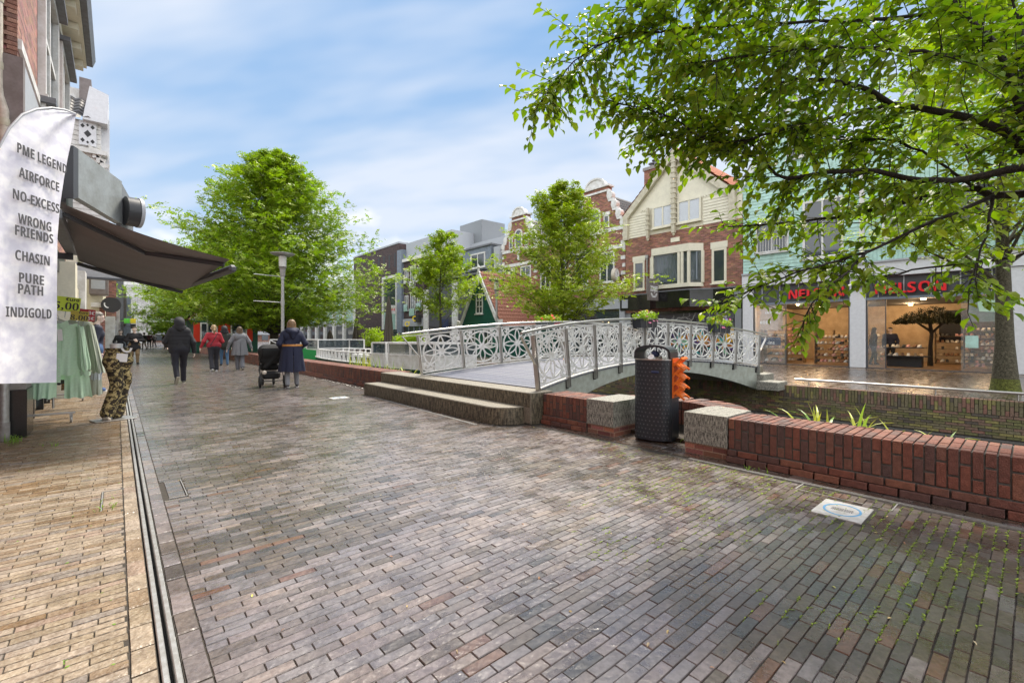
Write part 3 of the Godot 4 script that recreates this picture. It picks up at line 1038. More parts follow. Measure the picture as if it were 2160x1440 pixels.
func quay_wall():
	var pal := [Color(0.22, 0.075, 0.048), Color(0.18, 0.068, 0.048), Color(0.13, 0.065, 0.052), Color(0.25, 0.10, 0.06), Color(0.11, 0.065, 0.055), Color(0.20, 0.088, 0.062)]
	var wts := [4.0, 4.0, 2.5, 2.0, 1.2, 2.0]
	# right-hand stretch, nearest the camera
	var w := thing("bench_wall", "low red brick bench wall of upright bricks, nearest stretch at the right edge", "wall", Vector3(5.3, 0, -0.6))
	var core := MB.new()
	core.box(5.209, 5.8, 0, 0.462, -2.26, 1.6)
	core.box(5.194, 5.3, 0, 0.134, -2.26, 1.6)
	obj("mortar_core", core, M.mortar, w)
	var xf := []; var ids := []
	soldier_wall(w, [Vector2(5.2, -2.27), Vector2(5.2, 1.6)], 0, xf, ids, wts)
	pieces("brick", brick_mesh, M.wall_brick, xf, ids, pal, w, 300, "brickwork")
	# niche behind the bin
	var w2 := thing("niche_wall", "curved low brick wall set back behind the litter bin", "wall", Vector3(6.0, 0, -3.3))
	var arc := []
	for i in 13:
		var t := -1.25 + 2.5 * i / 12.0
		arc.append(Vector2(5.72 + 0.36 * cos(t) * 1.0, -3.31 + 0.53 * sin(t)))
	var cm := MB.new()
	for i in 12:
		var a: Vector2 = arc[i]; var b: Vector2 = arc[i + 1]
		var d := (b - a).normalized(); var nn := Vector2(-d.y, d.x) * -1.0
		var o := Vector2(0.02, 0).rotated((a - Vector2(5.72, -3.31)).angle()); var o2 := o * 14.0
		cm.prism(PackedVector2Array([a + o, b + o, b + o2, a + o2]), 0.0, 0.46, Transform3D(Basis(Vector3.RIGHT, Vector3(0, 0, 1), Vector3.UP), Vector3.ZERO))
	obj("mortar_core", cm, M.mortar, w2)
	xf = []; ids = []
	for i in 12:
		var a: Vector2 = arc[i]; var b: Vector2 = arc[i + 1]
		var mid := (a + b) / 2
		var d := (b - a); var L := d.length(); d /= L
		var out := (mid - Vector2(5.72, -3.31)).normalized()
		for e in [[0.14, 0.21], [0.36, 0.118]]:
			xf.append(Transform3D(Basis(Vector3(d.x, 0, d.y) * (L - 0.012), Vector3(0, e[1] - 0.008, 0), Vector3(out.x, 0, out.y) * 0.1), Vector3(mid.x, e[0] + e[1] / 2, mid.y) + Vector3(out.x, 0, out.y) * 0.05)); ids.append(pick(wts))
		for l in [0.21, 0.41]:
			xf.append(Transform3D(Basis(Vector3(d.x, 0, d.y) * (L * (1.0 + l) - 0.01), Vector3(0, 0.06, 0), Vector3(out.x, 0, out.y) * 0.19), Vector3(mid.x, 0.447, mid.y) + Vector3(out.x, 0, out.y) * (l - 0.03))); ids.append(pick(wts))
	pieces("brick", brick_mesh, M.wall_brick, xf, ids, pal, w2, 100, "brickwork")
	# stretch between steps and left block
	var w3 := thing("bench_wall", "short stretch of red brick bench wall between bridge steps and stone block", "wall", Vector3(5.3, 0, -4.8))
	core = MB.new()
	core.box(5.209, 5.8, 0, 0.462, -5.2, -4.31)
	core.box(5.194, 5.3, 0, 0.134, -5.2, -4.31)
	obj("mortar_core", core, M.mortar, w3)
	xf = []; ids = []
	soldier_wall(w3, [Vector2(5.2, -5.21), Vector2(5.2, -4.31)], 0, xf, ids, wts)
	pieces("brick", brick_mesh, M.wall_brick, xf, ids, pal, w3, 200, "brickwork")
	# long stretch beyond the steps
	var w4 := thing("bench_wall", "long red brick bench wall running away beyond the bridge steps", "wall", Vector3(5.3, 0, -20))
	core = MB.new()
	core.box(5.259, 5.8, 0, 0.462, -60, -10.68)
	obj("mortar_core", core, M.mortar, w4)
	xf = []; ids = []
	soldier_wall(w4, [Vector2(5.25, -36), Vector2(5.25, -10.68)], 0, xf, ids, wts)
	pieces("brick", brick_mesh, M.wall_brick, xf, ids, pal, w4, 200, "brickwork")
	var fb := MB.new()
	fb.box(5.25, 5.85, 0, 0.48, -60, -36)
	obj("far_brickwork", fb, M.facade_brick, w4)
	# stone blocks at both sides of the niche
	for d in [[-4.3, -3.83, "rough grey granite block left of the litter bin"], [-2.79, -2.28, "rough grey granite block right of the litter bin"]]:
		var s := MB.new()
		if d[0] < -4.0:
			s.prism(PackedVector2Array([Vector2(5.185, d[0]), Vector2(5.185, d[1]), Vector2(5.76, d[1]), Vector2(5.98, d[1] - 0.16), Vector2(5.98, d[0])]), -0.49, -0.135, Transform3D(Basis(Vector3.RIGHT, Vector3(0, 0, 1), Vector3(0, -1, 0)), Vector3.ZERO))
		else:
			s.prism(PackedVector2Array([Vector2(5.185, d[0]), Vector2(5.185, d[1]), Vector2(5.86, d[1]), Vector2(5.95, d[0] + 0.06), Vector2(5.72, d[0])]), -0.49, -0.135, Transform3D(Basis(Vector3.RIGHT, Vector3(0, 0, 1), Vector3(0, -1, 0)), Vector3.ZERO))
		var o := thing("stone_block", d[2], "stone block", Vector3(5.2, 0, d[0]))
		obj("block", s, M.granite, o)
		var pl := MB.new()
		pl.box(5.2, 5.9, 0, 0.134, d[0] + 0.005, d[1] - 0.005)
		obj("brick_plinth", pl, M.facade_brick, o)

# ---------------------------------------------------------------- footbridge
const BX0 := 5.2
const BX1 := 14.45
const BZ := -7.3
func deck_y(x: float) -> float:
	var u := (x - (BX0 + BX1) / 2) / ((BX1 - BX0) / 2)
	return 0.80 - 0.31 * u * u
func half_w(x: float) -> float:
	var u := (x - (BX0 + BX1) / 2) / ((BX1 - BX0) / 2)
	return 1.30 + 0.62 * u * u
func rail_pt(x: float, s: float, up: float) -> Vector3:
	# point on a railing: up metres above the deck, along the normal of the arch
	var h := 0.02
	var tg := Vector2(2 * h, deck_y(x + h) - deck_y(x - h)).normalized()
	return Vector3(x - tg.y * up, deck_y(x) + tg.x * up, BZ + s * half_w(x))

func bridge():
	# stone steps
	var st := thing("bridge_steps", "two long stone steps up to the footbridge", "steps", Vector3(4.8, 0, -8))
	var lo := PackedVector2Array([Vector2(4.5, -10.6)])
	for i in 9:
		var a := PI * 0.5 * i / 8.0
		lo.append(Vector2(4.5 + 0.38 * (1 - cos(a)), -5.78 + 0.38 * sin(a)))
	lo.append(Vector2(5.1, -5.4)); lo.append(Vector2(5.1, -10.6))
	var flat := Transform3D(Basis(Vector3.RIGHT, Vector3(0, 0, 1), Vector3(0, -1, 0)), Vector3.ZERO)
	# lower step in stones with open joints
	for d in [[-10.6, -9.3], [-9.294, -7.5], [-7.494, -5.4]]:
		var q := PackedVector2Array()
		if d[1] > -5.5:
			q.append(Vector2(4.5, d[0]))
			for i in 9:
				var a := PI * 0.5 * i / 8.0
				q.append(Vector2(4.5 + 0.38 * (1 - cos(a)), -5.78 + 0.38 * sin(a)))
			q.append(Vector2(5.1, -5.4)); q.append(Vector2(5.1, d[0]))
		else:
			q = PackedVector2Array([Vector2(4.5, d[0]), Vector2(4.5, d[1]), Vector2(5.1, d[1]), Vector2(5.1, d[0])])
		var m := MB.new()
		m.prism(q, -0.262, 0.0, flat)
		var q2 := PackedVector2Array()
		for p in q: q2.append(Vector2(p.x + (0.012 if p.x < 5.0 else 0.0), p.y))
		m.prism(q2, -0.272, -0.262, flat)
		var so := obj("step_stone", m, M.step_stone, st)
		var rs := MB.new()
		for i in q.size() - 2:
			var a2: Vector2 = q[i + 1] if d[1] > -5.5 else q[0]
			var a1: Vector2 = q[i] if d[1] > -5.5 else q[1]
			if d[1] < -5.5 and i > 0: continue
			var dd := (a2 - a1).normalized() if d[1] > -5.5 else Vector2(0, -1)
			var nn := Vector2(-dd.y, dd.x) if d[1] > -5.5 else Vector2(-1, 0)
			if nn.dot(Vector2(4.9, -8.0) - a1) > 0: nn = -nn
			rs.quad(Vector3(a1.x + nn.x * 0.003, 0, a1.y + nn.y * 0.003), Vector3(a2.x + nn.x * 0.003, 0, a2.y + nn.y * 0.003), Vector3(a2.x + nn.x * 0.003, 0.255, a2.y + nn.y * 0.003), Vector3(a1.x + nn.x * 0.003, 0.255, a1.y + nn.y * 0.003))
		obj("stained_face", rs, M.stained_stone, so)
	for d in [[-10.66, -9.5], [-9.494, -8.0], [-7.994, -6.6], [-6.594, -5.24]]:
		var m := MB.new()
		m.bbox(Transform3D(Basis(), Vector3(5.2, 0.25, (d[0] + d[1]) / 2)), Vector3(0.5, 0.5, d[1] - d[0]), 0.01)
		var so := obj("step_stone", m, M.step_stone, st)
		var rs := MB.new()
		rs.quad(Vector3(4.947, 0.27, d[0] + 0.01), Vector3(4.947, 0.27, d[1] - 0.01), Vector3(4.947, 0.488, d[1] - 0.01), Vector3(4.947, 0.488, d[0] + 0.01))
		if d[1] > -5.3: rs.quad(Vector3(4.96, 0.0, d[1] + 0.003), Vector3(5.44, 0.0, d[1] + 0.003), Vector3(5.44, 0.488, d[1] + 0.003), Vector3(4.96, 0.488, d[1] + 0.003))
		obj("stained_face", rs, M.stained_stone, so)
	# the bridge itself
	var br := thing("footbridge", "arched white steel footbridge with flower pattern railings", "bridge", Vector3((BX0 + BX1) / 2, 0, BZ))
	var n := 62
	var pc := [Color(0.9, 0.9, 0.95), Color(1, 1, 1), Color(1.08, 1.06, 1.05), Color(0.82, 0.84, 0.9)]
	var variants := []
	for k in n:
		var x0 := BX0 + 0.22 + (BX1 - BX0 - 0.3) * k / n
		var x1 := BX0 + 0.22 + (BX1 - BX0 - 0.3) * (k + 1) / n - 0.009
		var m := MB.new()
		m.col = pc[rng.randi() % 4]
		var w := half_w((x0 + x1) / 2) - 0.05
		var c := Vector3((x0 + x1) / 2, (deck_y(x0) + deck_y(x1)) / 2 - 0.02, BZ)
		var tg := Vector3(x1 - x0, deck_y(x1) - deck_y(x0), 0).normalized()
		m.bbox(Transform3D(Basis(tg, Vector3(0, 0, 1).cross(tg), Vector3(0, 0, 1)), c), Vector3(x1 - x0, 0.04, w * 2), 0.004)
		obj("deck_plank", m, M.slate_plank, br, true, true)
	# side girders and deck edge angle
	for s in [-1.0, 1.0]:
		var g := MB.new()
		var e := MB.new()
		var prev := []
		for k in 41:
			var x := BX0 + 0.1 + (BX1 - BX0 - 0.1) * k / 40.0
			var u := (x - (BX0 + BX1) / 2) / ((BX1 - BX0) / 2)
			var bot := 0.53 - 0.72 * u * u
			var zz = BZ + s * (half_w(x) - 0.06)
			var cur := [Vector3(x, deck_y(x) - 0.002, zz), Vector3(x, bot, zz), Vector3(x, bot, zz - s * 0.14), Vector3(x, bot + 0.02, zz - s * 0.14), Vector3(x, bot + 0.02, zz - s * 0.02), Vector3(x, deck_y(x) - 0.03, zz - s * 0.02)]
			if k > 0:
				for i in 6:
					var j := (i + 1) % 6
					if s > 0: g.quad(prev[i], prev[j], cur[j], cur[i])
					else: g.quad(prev[j], prev[i], cur[i], cur[j])
				var a0: Vector3 = prev[0]; var b0: Vector3 = cur[0]
				e.obox(Transform3D(Basis((b0 - a0).normalized(), Vector3(0, 0, 1).cross((b0 - a0).normalized()), Vector3(0, 0, 1)), (a0 + b0) / 2 + Vector3(0, 0.012, s * 0.015)), Vector3((b0 - a0).length() * 1.02, 0.02, 0.07))
			prev = cur
		var ec := MB.new()
		ec.box(BX1 - 0.003, BX1 + 0.012, -0.2, deck_y(BX1), BZ + s * (half_w(BX1) - 0.06) - 0.07, BZ + s * (half_w(BX1) - 0.06) + 0.07)
		var go := obj("girder", g, M.girder_paint, br)
		obj("end_plate", ec, M.girder_paint, go)
		obj("edge_angle", e, M.pale_grey_paint, br)
	# railings
	var pan := panel_mesh().done()
	var N := 9
	var xs := []
	for i in N + 1: xs.append(BX0 + 0.07 + (BX1 - BX0 - 0.14) * i / N)
	for s in [-1.0, 1.0]:
		var hr := []
		for i in 49:
			var x: float = lerpf(BX0 + 0.07, BX1 - 0.07, i / 48.0)
			hr.append(rail_pt(x, s, 1.0))
		var a0: Vector3 = hr[0]; var a1: Vector3 = hr[1]; var z0: Vector3 = hr[48]; var z1: Vector3 = hr[47]
		hr.push_front(a0 + (a0 - a1).normalized() * 0.34)
		hr.append(z0 + (z0 - z1).normalized() * 0.34)
		var tm := MB.new()
		tm.tube(hr, 0.025, 12)
		obj("handrail", tm, M.steel, br)
		var flatbar := MB.new()
		var lo2 := []
		for i in 49: lo2.append(rail_pt(lerpf(BX0 + 0.07, BX1 - 0.07, i / 48.0), s, 0.93))
		var f0: Vector3 = lo2[0]; var f1: Vector3 = lo2[48]
		lo2.push_front(hr[0] + Vector3(0.0, -0.055, 0)); lo2.append(hr[50] + Vector3(0, -0.055, 0))
		for i in lo2.size() - 1:
			var p: Vector3 = lo2[i]; var q: Vector3 = lo2[i + 1]
			flatbar.obox(Transform3D(Basis((q - p).normalized(), Vector3(0, 0, 1).cross((q - p).normalized()), Vector3(0, 0, 1)).orthonormalized(), (p + q) / 2), Vector3((q - p).length() * 1.01, 0.012, 0.04))
		obj("top_bar", flatbar, M.pale_grey_paint, br)
		var bb := MB.new()
		for i in 48:
			var p := rail_pt(lerpf(BX0 + 0.07, BX1 - 0.07, i / 48.0), s, 0.055); var q := rail_pt(lerpf(BX0 + 0.07, BX1 - 0.07, (i + 1) / 48.0), s, 0.055)
			bb.obox(Transform3D(Basis((q - p).normalized(), Vector3(0, 0, 1).cross((q - p).normalized()), Vector3(0, 0, 1)).orthonormalized(), (p + q) / 2), Vector3((q - p).length() * 1.01, 0.014, 0.03))
		obj("bottom_bar", bb, M.pale_grey_paint, br)
		for i in N + 1:
			var x: float = xs[i]
			var p := rail_pt(x, s, -0.16); var q := rail_pt(x, s, 0.925)
			var up := (q - p).normalized()
			var tg := Vector3(1, 0, s * (half_w(x + 0.02) - half_w(x - 0.02)) / 0.04).normalized()
			var side := up.cross(tg).normalized()
			tg = side.cross(up)
			var m := MB.new()
			# a pair of flat bars
			for k in [-1.0, 1.0]:
				m.obox(Transform3D(Basis(tg, up, tg.cross(up)), (p + q) / 2 + tg * 0.017 * k), Vector3(0.01, (q - p).length(), 0.075))
			var po := obj("post", m, M.steel, br)
			var b := MB.new()
			b.obox(Transform3D(Basis(tg, up, tg.cross(up)), rail_pt(x, s, -0.11) - Vector3(0, 0, s * 0.05)), Vector3(0.05, 0.14, 0.06))
			obj("bracket", b, M.black, po)
			if i == 0 or i == N:
				# slanting stay to the tip of the handrail
				var tip: Vector3 = lo2[0] if i == 0 else lo2[lo2.size() - 1]
				var d := MB.new()
				var a := rail_pt(x, s, 0.42)
				var dd := (tip - a).normalized()
				d.obox(Transform3D(Basis(dd, Vector3(0, 0, 1).cross(dd).normalized(), Vector3(0, 0, 1)).orthonormalized(), (a + tip) / 2), Vector3((tip - a).length(), 0.016, 0.055))
				obj("stay", d, M.steel, br)
			if i < N:
				var x2: float = xs[i + 1]
				var A := rail_pt(x, s, 0.06) ; var B := rail_pt(x2, s, 0.06); var C := rail_pt(x, s, 0.925)
				var D := rail_pt(x2, s, 0.925)
				var ex := ((B - A) + (D - C)) / 2
				var ey := ((C - A) + (D - B)) / 2
				var o := MeshInstance3D.new()
				o.mesh = pan
				o.material_override = M.pale_grey_paint
				o.name = "flower_panel_%d" % 0
				var k: int = used.get([br, "flower_panel"], 0)
				used[[br, "flower_panel"]] = k + 1
				o.name = "flower_panel" if k == 0 else "flower_panel_%03d" % k
				br.add_child(o, true)
				var ctr := (A + B + C + D) / 4
				o.transform = Transform3D(Basis(ex - ex.normalized() * 0.045, ey, ex.cross(ey).normalized()), ctr - br.position)

# unit panel (1 x 1): ring, eight petals, four corner scrolls, cut from plate 8 mm thick
func panel_mesh() -> MB:
	var m := MB.new()
	var h := 0.005
	var frame := [Vector2(-0.485, -0.485), Vector2(0.485, -0.485), Vector2(0.485, 0.485), Vector2(-0.485, 0.485)]
	m.ribbon(frame, 0.03, -h, h, Transform3D(), true)
	var ring := []
	for i in 40: ring.append(Vector2(cos(TAU * i / 40), sin(TAU * i / 40)) * 0.43)
	m.ribbon(ring, 0.042, -h, h, Transform3D(), true)
	var disc := PackedVector2Array()
	for i in 16: disc.append(Vector2(cos(TAU * i / 16), sin(TAU * i / 16)) * 0.085)
	m.prism(disc, -h * 1.15, h * 1.15)
	for k in 8:
		var a := TAU * k / 8
		for s in [-1.0, 1.0]:
			var path := []
			for i in 9:
				var t := i / 8.0
				path.append(Vector2(0.05 + 0.385 * t, s * 0.066 * sin(PI * pow(t, 0.85))).rotated(a))
			m.ribbon(path, 0.03, -h * 0.9, h * 0.9)
	for k in 4:
		var c := Vector2(0.385, 0.385).rotated(TAU * k / 4)
		var sp := []
		for i in 15: sp.append(c + Vector2(cos(TAU * i / 16 + TAU * k / 4 + 3.6), sin(TAU * i / 16 + TAU * k / 4 + 3.6)) * 0.068)
		m.ribbon(sp, 0.036, -h * 1.05, h * 1.05)
		m.ribbon([c, c + (Vector2.ZERO - c).normalized() * 0.1], 0.036, -h * 0.8, h * 0.8)
		# web plates that join scroll and frame
		var u := Vector2(0.47, 0.24).rotated(TAU * k / 4); var w := Vector2(0.47, 0.34).rotated(TAU * k / 4); var v := Vector2(0.40, 0.31).rotated(TAU * k / 4); var y := Vector2(0.38, 0.24).rotated(TAU * k / 4)
		m.prism(PackedVector2Array([u, w, v, y]), -h * 0.95, h * 0.95)
		u = Vector2(0.24, 0.47).rotated(TAU * k / 4); w = Vector2(0.34, 0.47).rotated(TAU * k / 4); v = Vector2(0.31, 0.40).rotated(TAU * k / 4); y = Vector2(0.24, 0.38).rotated(TAU * k / 4)
		m.prism(PackedVector2Array([u, w, v, y]), -h * 0.95, h * 0.95)
	return m


# ---------------------------------------------------------------- shops across the canal (plane x = FX, they face -x)
const FX := 24.8
# polygon of Vector2(z, y) standing from x0 to x1
func slab(m: MB, poly: Array, x0: float, x1: float):
	m.prism(PackedVector2Array(poly), -x1, -x0, Transform3D(Basis(Vector3(0, 0, 1), Vector3.UP, Vector3(-1, 0, 0)), Vector3.ZERO))

func face_box(called: String, parent: Node3D, m: Material, x0: float, x1: float, y0: float, y1: float, z0: float, z1: float) -> MeshInstance3D:
	var b := MB.new()
	b.box(x0, x1, y0, y1, z0, z1)
	return obj(called, b, m, parent)

# a window in a face that looks to -x: frame, panes as sub-parts
func window(parent: Node3D, z0: float, z1: float, y0: float, y1: float, x: float, fm: Material, cols := 2, rows := 1, gm: Material = null, fw := 0.09, sill := true, split := 0.5) -> MeshInstance3D:
	var f := MB.new()
	f.box(x - 0.05, x + 0.02, y0, y0 + fw, z0, z1)
	f.box(x - 0.05, x + 0.02, y1 - fw, y1, z0, z1)
	f.box(x - 0.05, x + 0.02, y0 + fw, y1 - fw, z0, z0 + fw)
	f.box(x - 0.05, x + 0.02, y0 + fw, y1 - fw, z1 - fw, z1)
	var iw := z1 - z0 - 2 * fw; var ih := y1 - y0 - 2 * fw
	var mw := fw * 0.75
	for c in range(1, cols):
		var zc := z0 + fw + iw * c / cols
		f.box(x - 0.042, x + 0.02, y0 + fw, y1 - fw, zc - mw / 2, zc + mw / 2)
	var ys := []
	for r in range(1, rows):
		var yc := y0 + fw + ih * (split if rows == 2 else float(r) / rows)
		ys.append(yc)
		f.box(x - 0.038, x + 0.02, yc - mw / 2, yc + mw / 2, z0 + fw, z1 - fw)
	if sill: f.box(x - 0.14, x + 0.02, y0 - 0.07, y0 - 0.002, z0 - 0.06, z1 + 0.06)
	var w := obj("window", f, fm, parent)
	for c in cols:
		for r in rows:
			var ya: float = y0 + fw if r == 0 else ys[r - 1]
			var yb: float = y1 - fw if r == rows - 1 else ys[r]
			var p := MB.new()
			p.box(x - 0.012, x - 0.004, ya, yb, z0 + fw + iw * c / cols, z0 + fw + iw * (c + 1) / cols)
			if gm == M.blind:
				obj("pane", p, M.blind_glass, w)
				var bl := MB.new()
				bl.box(x - 0.002, x + 0.004, ya, yb, z0 + fw + iw * c / cols, z0 + fw + iw * (c + 1) / cols)
				obj("blind", bl, M.blind, w)
			else: obj("pane", p, gm if gm else M.window_glass, w)
	return w

# pantiled roof plane: a,b along the eaves, c,d along the ridge (a below d)
func tiles(called: String, parent: Node3D, m: Material, a: Vector3, b: Vector3, c: Vector3, d: Vector3, wide := 0.24, long := 0.34):
	var cols := int((b - a).length() / wide) * 4
	var rows := int((d - a).length() / long)
	var nn := (b - a).cross(d - a).normalized()
	if nn.y < 0: nn = -nn
	var g := []
	for r in rows:
		for e in 2:
			var t := (r + (0.0 if e == 0 else 0.97)) / rows
			var line := []
			for k in cols + 1:
				var s := k / float(cols)
				var p := a.lerp(b, s).lerp(d.lerp(c, s), t)
				line.append(p + nn * (0.035 * sin(k * PI / 2.0) + (0.045 if e == 0 else 0.0)))
			g.append(line)
	var mb := MB.new()
	mb.sheet(g)
	var o := obj(called, mb, m, parent)
	o.set_meta("kind", "stuff")
	return o

func boards(called: String, parent: Node3D, m: Material, z0: float, z1: float, y0: float, y1: float, x: float, step := 0.16, upright := false):
	var mb := MB.new()
	if upright:
		var z := z0
		while z < z1 - 0.01:
			mb.box(x - 0.022, x + 0.02, y0, y1, z + 0.008, minf(z + step, z1) - 0.008)
			z += step
	else:
		var y := y0
		while y < y1 - 0.01:
			var h := minf(step, y1 - y)
			# lapped board, thicker at its lower edge
			mb.quad(Vector3(x - 0.03, y, z0), Vector3(x - 0.03, y, z1), Vector3(x - 0.008, y + h, z1), Vector3(x - 0.008, y + h, z0))
			mb.quad(Vector3(x, y, z0), Vector3(x, y, z1), Vector3(x - 0.03, y, z1), Vector3(x - 0.03, y, z0))
			y += step
	var o := obj(called, mb, m, parent)
	o.set_meta("kind", "stuff")

# boards clipped to a gable: apex at zc; width shrinks with height
func gable_boards(called: String, parent: Node3D, m: Material, zc: float, half: float, y0: float, apex: float, x: float, step: float):
	var mb := MB.new()
	var z := zc - half
	while z < zc + half - 0.02:
		var a := z + 0.008; var b := minf(z + step, zc + half) - 0.008
		var ya := y0 + (apex - y0) * (1.0 - absf(a - zc) / half); var yb := y0 + (apex - y0) * (1.0 - absf(b - zc) / half)
		var poly := [Vector2(a, y0), Vector2(b, y0), Vector2(b, maxf(yb, y0 + 0.01)), Vector2(a, maxf(ya, y0 + 0.01))]
		slab(mb, poly, x - 0.022, x + 0.01)
		z += step
	var o := obj(called, mb, m, parent)
	o.set_meta("kind", "stuff")

func far_facades():
	shoe_shop()
	cream_gable_house()
	stepped_gable_houses()
	green_house()
	dark_blocks()
	background_blocks()

func shoe_shop():
	var b := thing("shop_building", "mint green boarded shop building with white columns and red letters NELSON", "building", Vector3(FX, 0, -5))
	for z in [[-10.06, -9.56], [-5.45, -4.88], [-0.64, 0.5], [4.2, 4.8]]:
		var c := MB.new()
		c.bbox(Transform3D(Basis(), Vector3(FX + 0.2, 1.98, (z[0] + z[1]) / 2)), Vector3(0.5, 3.94, z[1] - z[0]), 0.02)
		obj("column", c, M.white_cladding, b)
	face_box("fascia", b, M.white_cladding, FX - 0.12, FX + 0.4, 3.96, 4.56, -10.06, 9.0)
	face_box("fascia_cap", b, M.light_panel, FX - 0.2, FX + 0.4, 4.562, 4.64, -10.06, 9.0)
	face_box("wall", b, M.mint_paint, FX + 0.03, FX + 0.45, 4.642, 9.2, -10.06, 9.0)
	boards("siding", b, M.mint_paint, -10.04, -5.1, 4.65, 9.2, FX + 0.02)
	boards("siding", b, M.mint_paint, -4.9, 9.0, 4.65, 9.2, FX + 0.02, 0.14, true)
	face_box("corner_trim", b, M.white_paint, FX - 0.03, FX + 0.1, 4.642, 9.2, -5.1, -4.92)
	for g in [[-7.57, 2.5], [-2.45, 2.5], [2.7, 2.5]]:
		var gm := MB.new()
		slab(gm, [Vector2(g[0] - g[1], 9.2), Vector2(g[0] + g[1], 9.2), Vector2(g[0], 12.75)], FX + 0.03, FX + 0.45)
		obj("gable", gm, M.mint_paint, b)
		gable_boards("siding", b, M.mint_paint, g[0], g[1] - 0.05, 9.2, 12.68, FX + 0.02, 0.15)
		var br := MB.new()
		var rr := MB.new()
		for s in [-1.0, 1.0]:
			slab(br, [Vector2(g[0], 13.02), Vector2(g[0] + s * (g[1] + 0.1), 9.32), Vector2(g[0] + s * (g[1] + 0.1), 8.9), Vector2(g[0], 12.6)], FX - 0.16, FX + 0.02)
			slab(rr, [Vector2(g[0], 13.12), Vector2(g[0] + s * (g[1] + 0.1), 9.42), Vector2(g[0] + s * (g[1] + 0.1), 9.34), Vector2(g[0], 13.03)], FX - 0.2, FX + 9.0)
		obj("bargeboard", br, M.white_cladding, b)
		obj("roof", rr, M.lead, b)
	window(b, -7.98, -7.16, 10.0, 11.1, FX, M.white_paint, 1, 1, M.window_glass)
	window(b, -9.4, -7.9, 5.6, 7.3, FX, M.white_paint, 2, 1, M.window_glass)
	window(b, -7.3, -5.68, 5.05, 7.8, FX, M.white_paint, 2, 2, M.window_glass, 0.1, true, 0.68)
	window(b, -4.3, -2.7, 5.6, 7.3, FX, M.white_paint, 2, 1, M.window_glass)
	window(b, -2.2, -0.8, 5.6, 7.3, FX, M.white_paint, 2, 1, M.window_glass)
	window(b, -2.9, -2.1, 10.0, 11.1, FX, M.white_paint, 1, 1, M.window_glass)
	window(b, 0.4, 2.0, 5.05, 7.8, FX, M.white_paint, 2, 2, M.window_glass, 0.1, true, 0.68)
	# balustrade bars in front of the left window
	var bal := MB.new()
	for i in 13: bal.box(FX - 0.16, FX - 0.145, 5.6, 6.3, -9.42 + i * 0.127, -9.40 + i * 0.127)
	bal.box(FX - 0.17, FX - 0.14, 6.3, 6.34, -9.45, -7.85)
	bal.box(FX - 0.17, FX - 0.14, 5.62, 5.66, -9.45, -7.85)
	obj("balustrade", bal, M.white_paint, b)
	# the shop interior
	face_box("floor", b, M.shop_floor, FX, 33, -0.2, 0.02, -10.06, 9.0)
	face_box("ceiling", b, M.dark_ceiling, FX + 0.4, 33, 3.08, 3.3, -10.06, 9.0)
	face_box("back_wall", b, M.shop_wall, 32.4, 33, 0.02, 3.08, -10.06, 9.0)
	face_box("side_wall", b, M.shop_wall, FX + 0.4, 33, 0.02, 3.08, -10.4, -10.06)
	face_box("side_wall", b, M.shop_wall, FX + 0.4, 33, 0.02, 3.08, 9.0, 9.3)
	face_box("dark_wall_screen", b, M.black, 31.5, 31.6, 1.1, 2.7, -3.2, 4.0)
	for z in [[-9.56, -5.45], [-4.88, -0.64], [0.5, 4.2]]:
		face_box("sign_band", b, M.fascia_dark, FX + 0.12, FX + 0.4, 3.08, 3.96, z[0], z[1])
		face_box("transom", b, M.blue_grey, FX + 0.02, FX + 0.2, 2.98, 3.078, z[0], z[1])
		for k in 5:
			var zz: float = lerpf(z[0], z[1], (k + 0.5) / 5.0)
			face_box("sign_strut", b, M.light_panel, FX + 0.08, FX + 0.118, 3.08, 3.96, zz - 0.02, zz + 0.02)
		face_box("threshold", b, M.fascia_dark, FX - 0.02, FX + 0.3, -0.02, 0.04, z[0], z[1])
		for e in [z[0] + 0.03, z[1] - 0.03]: face_box("jamb", b, M.fascia_dark, FX + 0.05, FX + 0.17, 0.04, 2.98, e - 0.03, e + 0.03)
	# glass
	for g in [[-9.5, -8.05], [-4.82, -4.2], [-1.9, -0.7]]:
		var fr := face_box("glass_frame", b, M.fascia_dark, FX + 0.08, FX + 0.12, 0.04, 2.98, g[1] - 0.02, g[1] + 0.015)
		face_box("shop_pane", fr, M.pane, FX + 0.095, FX + 0.105, 0.05, 2.97, g[0], g[1] - 0.02)
	var red = M.red_letter
	for d in [[-6.8, "NELSON"], [-3.45, "NELSON"]]:
		var adv := 0.0
		for ch in d[1]:
			var wch: float = {"N": 0.43, "E": 0.33, "L": 0.31, "S": 0.33, "O": 0.46}[ch]
			letters(ch, facing(Vector3(-1, 0, 0), Vector3(FX - 0.02, 3.42, d[0] - 1.12 + adv + wch / 2)), 0.42, red, b, 0.12, 1.05, "Droid Sans", true, "red_letter")
			adv += wch
	# lamp by the column
	face_box("column_lamp", b, M.fascia_dark, FX - 0.2, FX - 0.05, 3.55, 3.78, -5.35, -4.95)
	# ceiling lights
	for p in [[26.5, -8.0], [28.6, -6.0], [26.6, -3.2], [29.0, -1.4], [30.5, -8.2], [30.8, -4.2]]:
		var l := MB.new()
		l.lathe([Vector2(0.001, -0.03), Vector2(0.09, -0.03), Vector2(0.09, 0.03), Vector2(0.001, 0.03)], 12, Transform3D(Basis(), Vector3(p[0], 3.03, p[1])))
		obj("ceiling_spot", l, M.lamp_glow, b)
		var o := OmniLight3D.new()
		o.name = "shop_light"
		o.light_energy = 0.62
		o.light_color = Color(1.0, 0.84, 0.64)
		o.light_size = 0.08
		o.omni_range = 14.0
		o.shadow_enabled = true
		add_child(o, true)
		o.position = Vector3(p[0], 2.96, p[1])
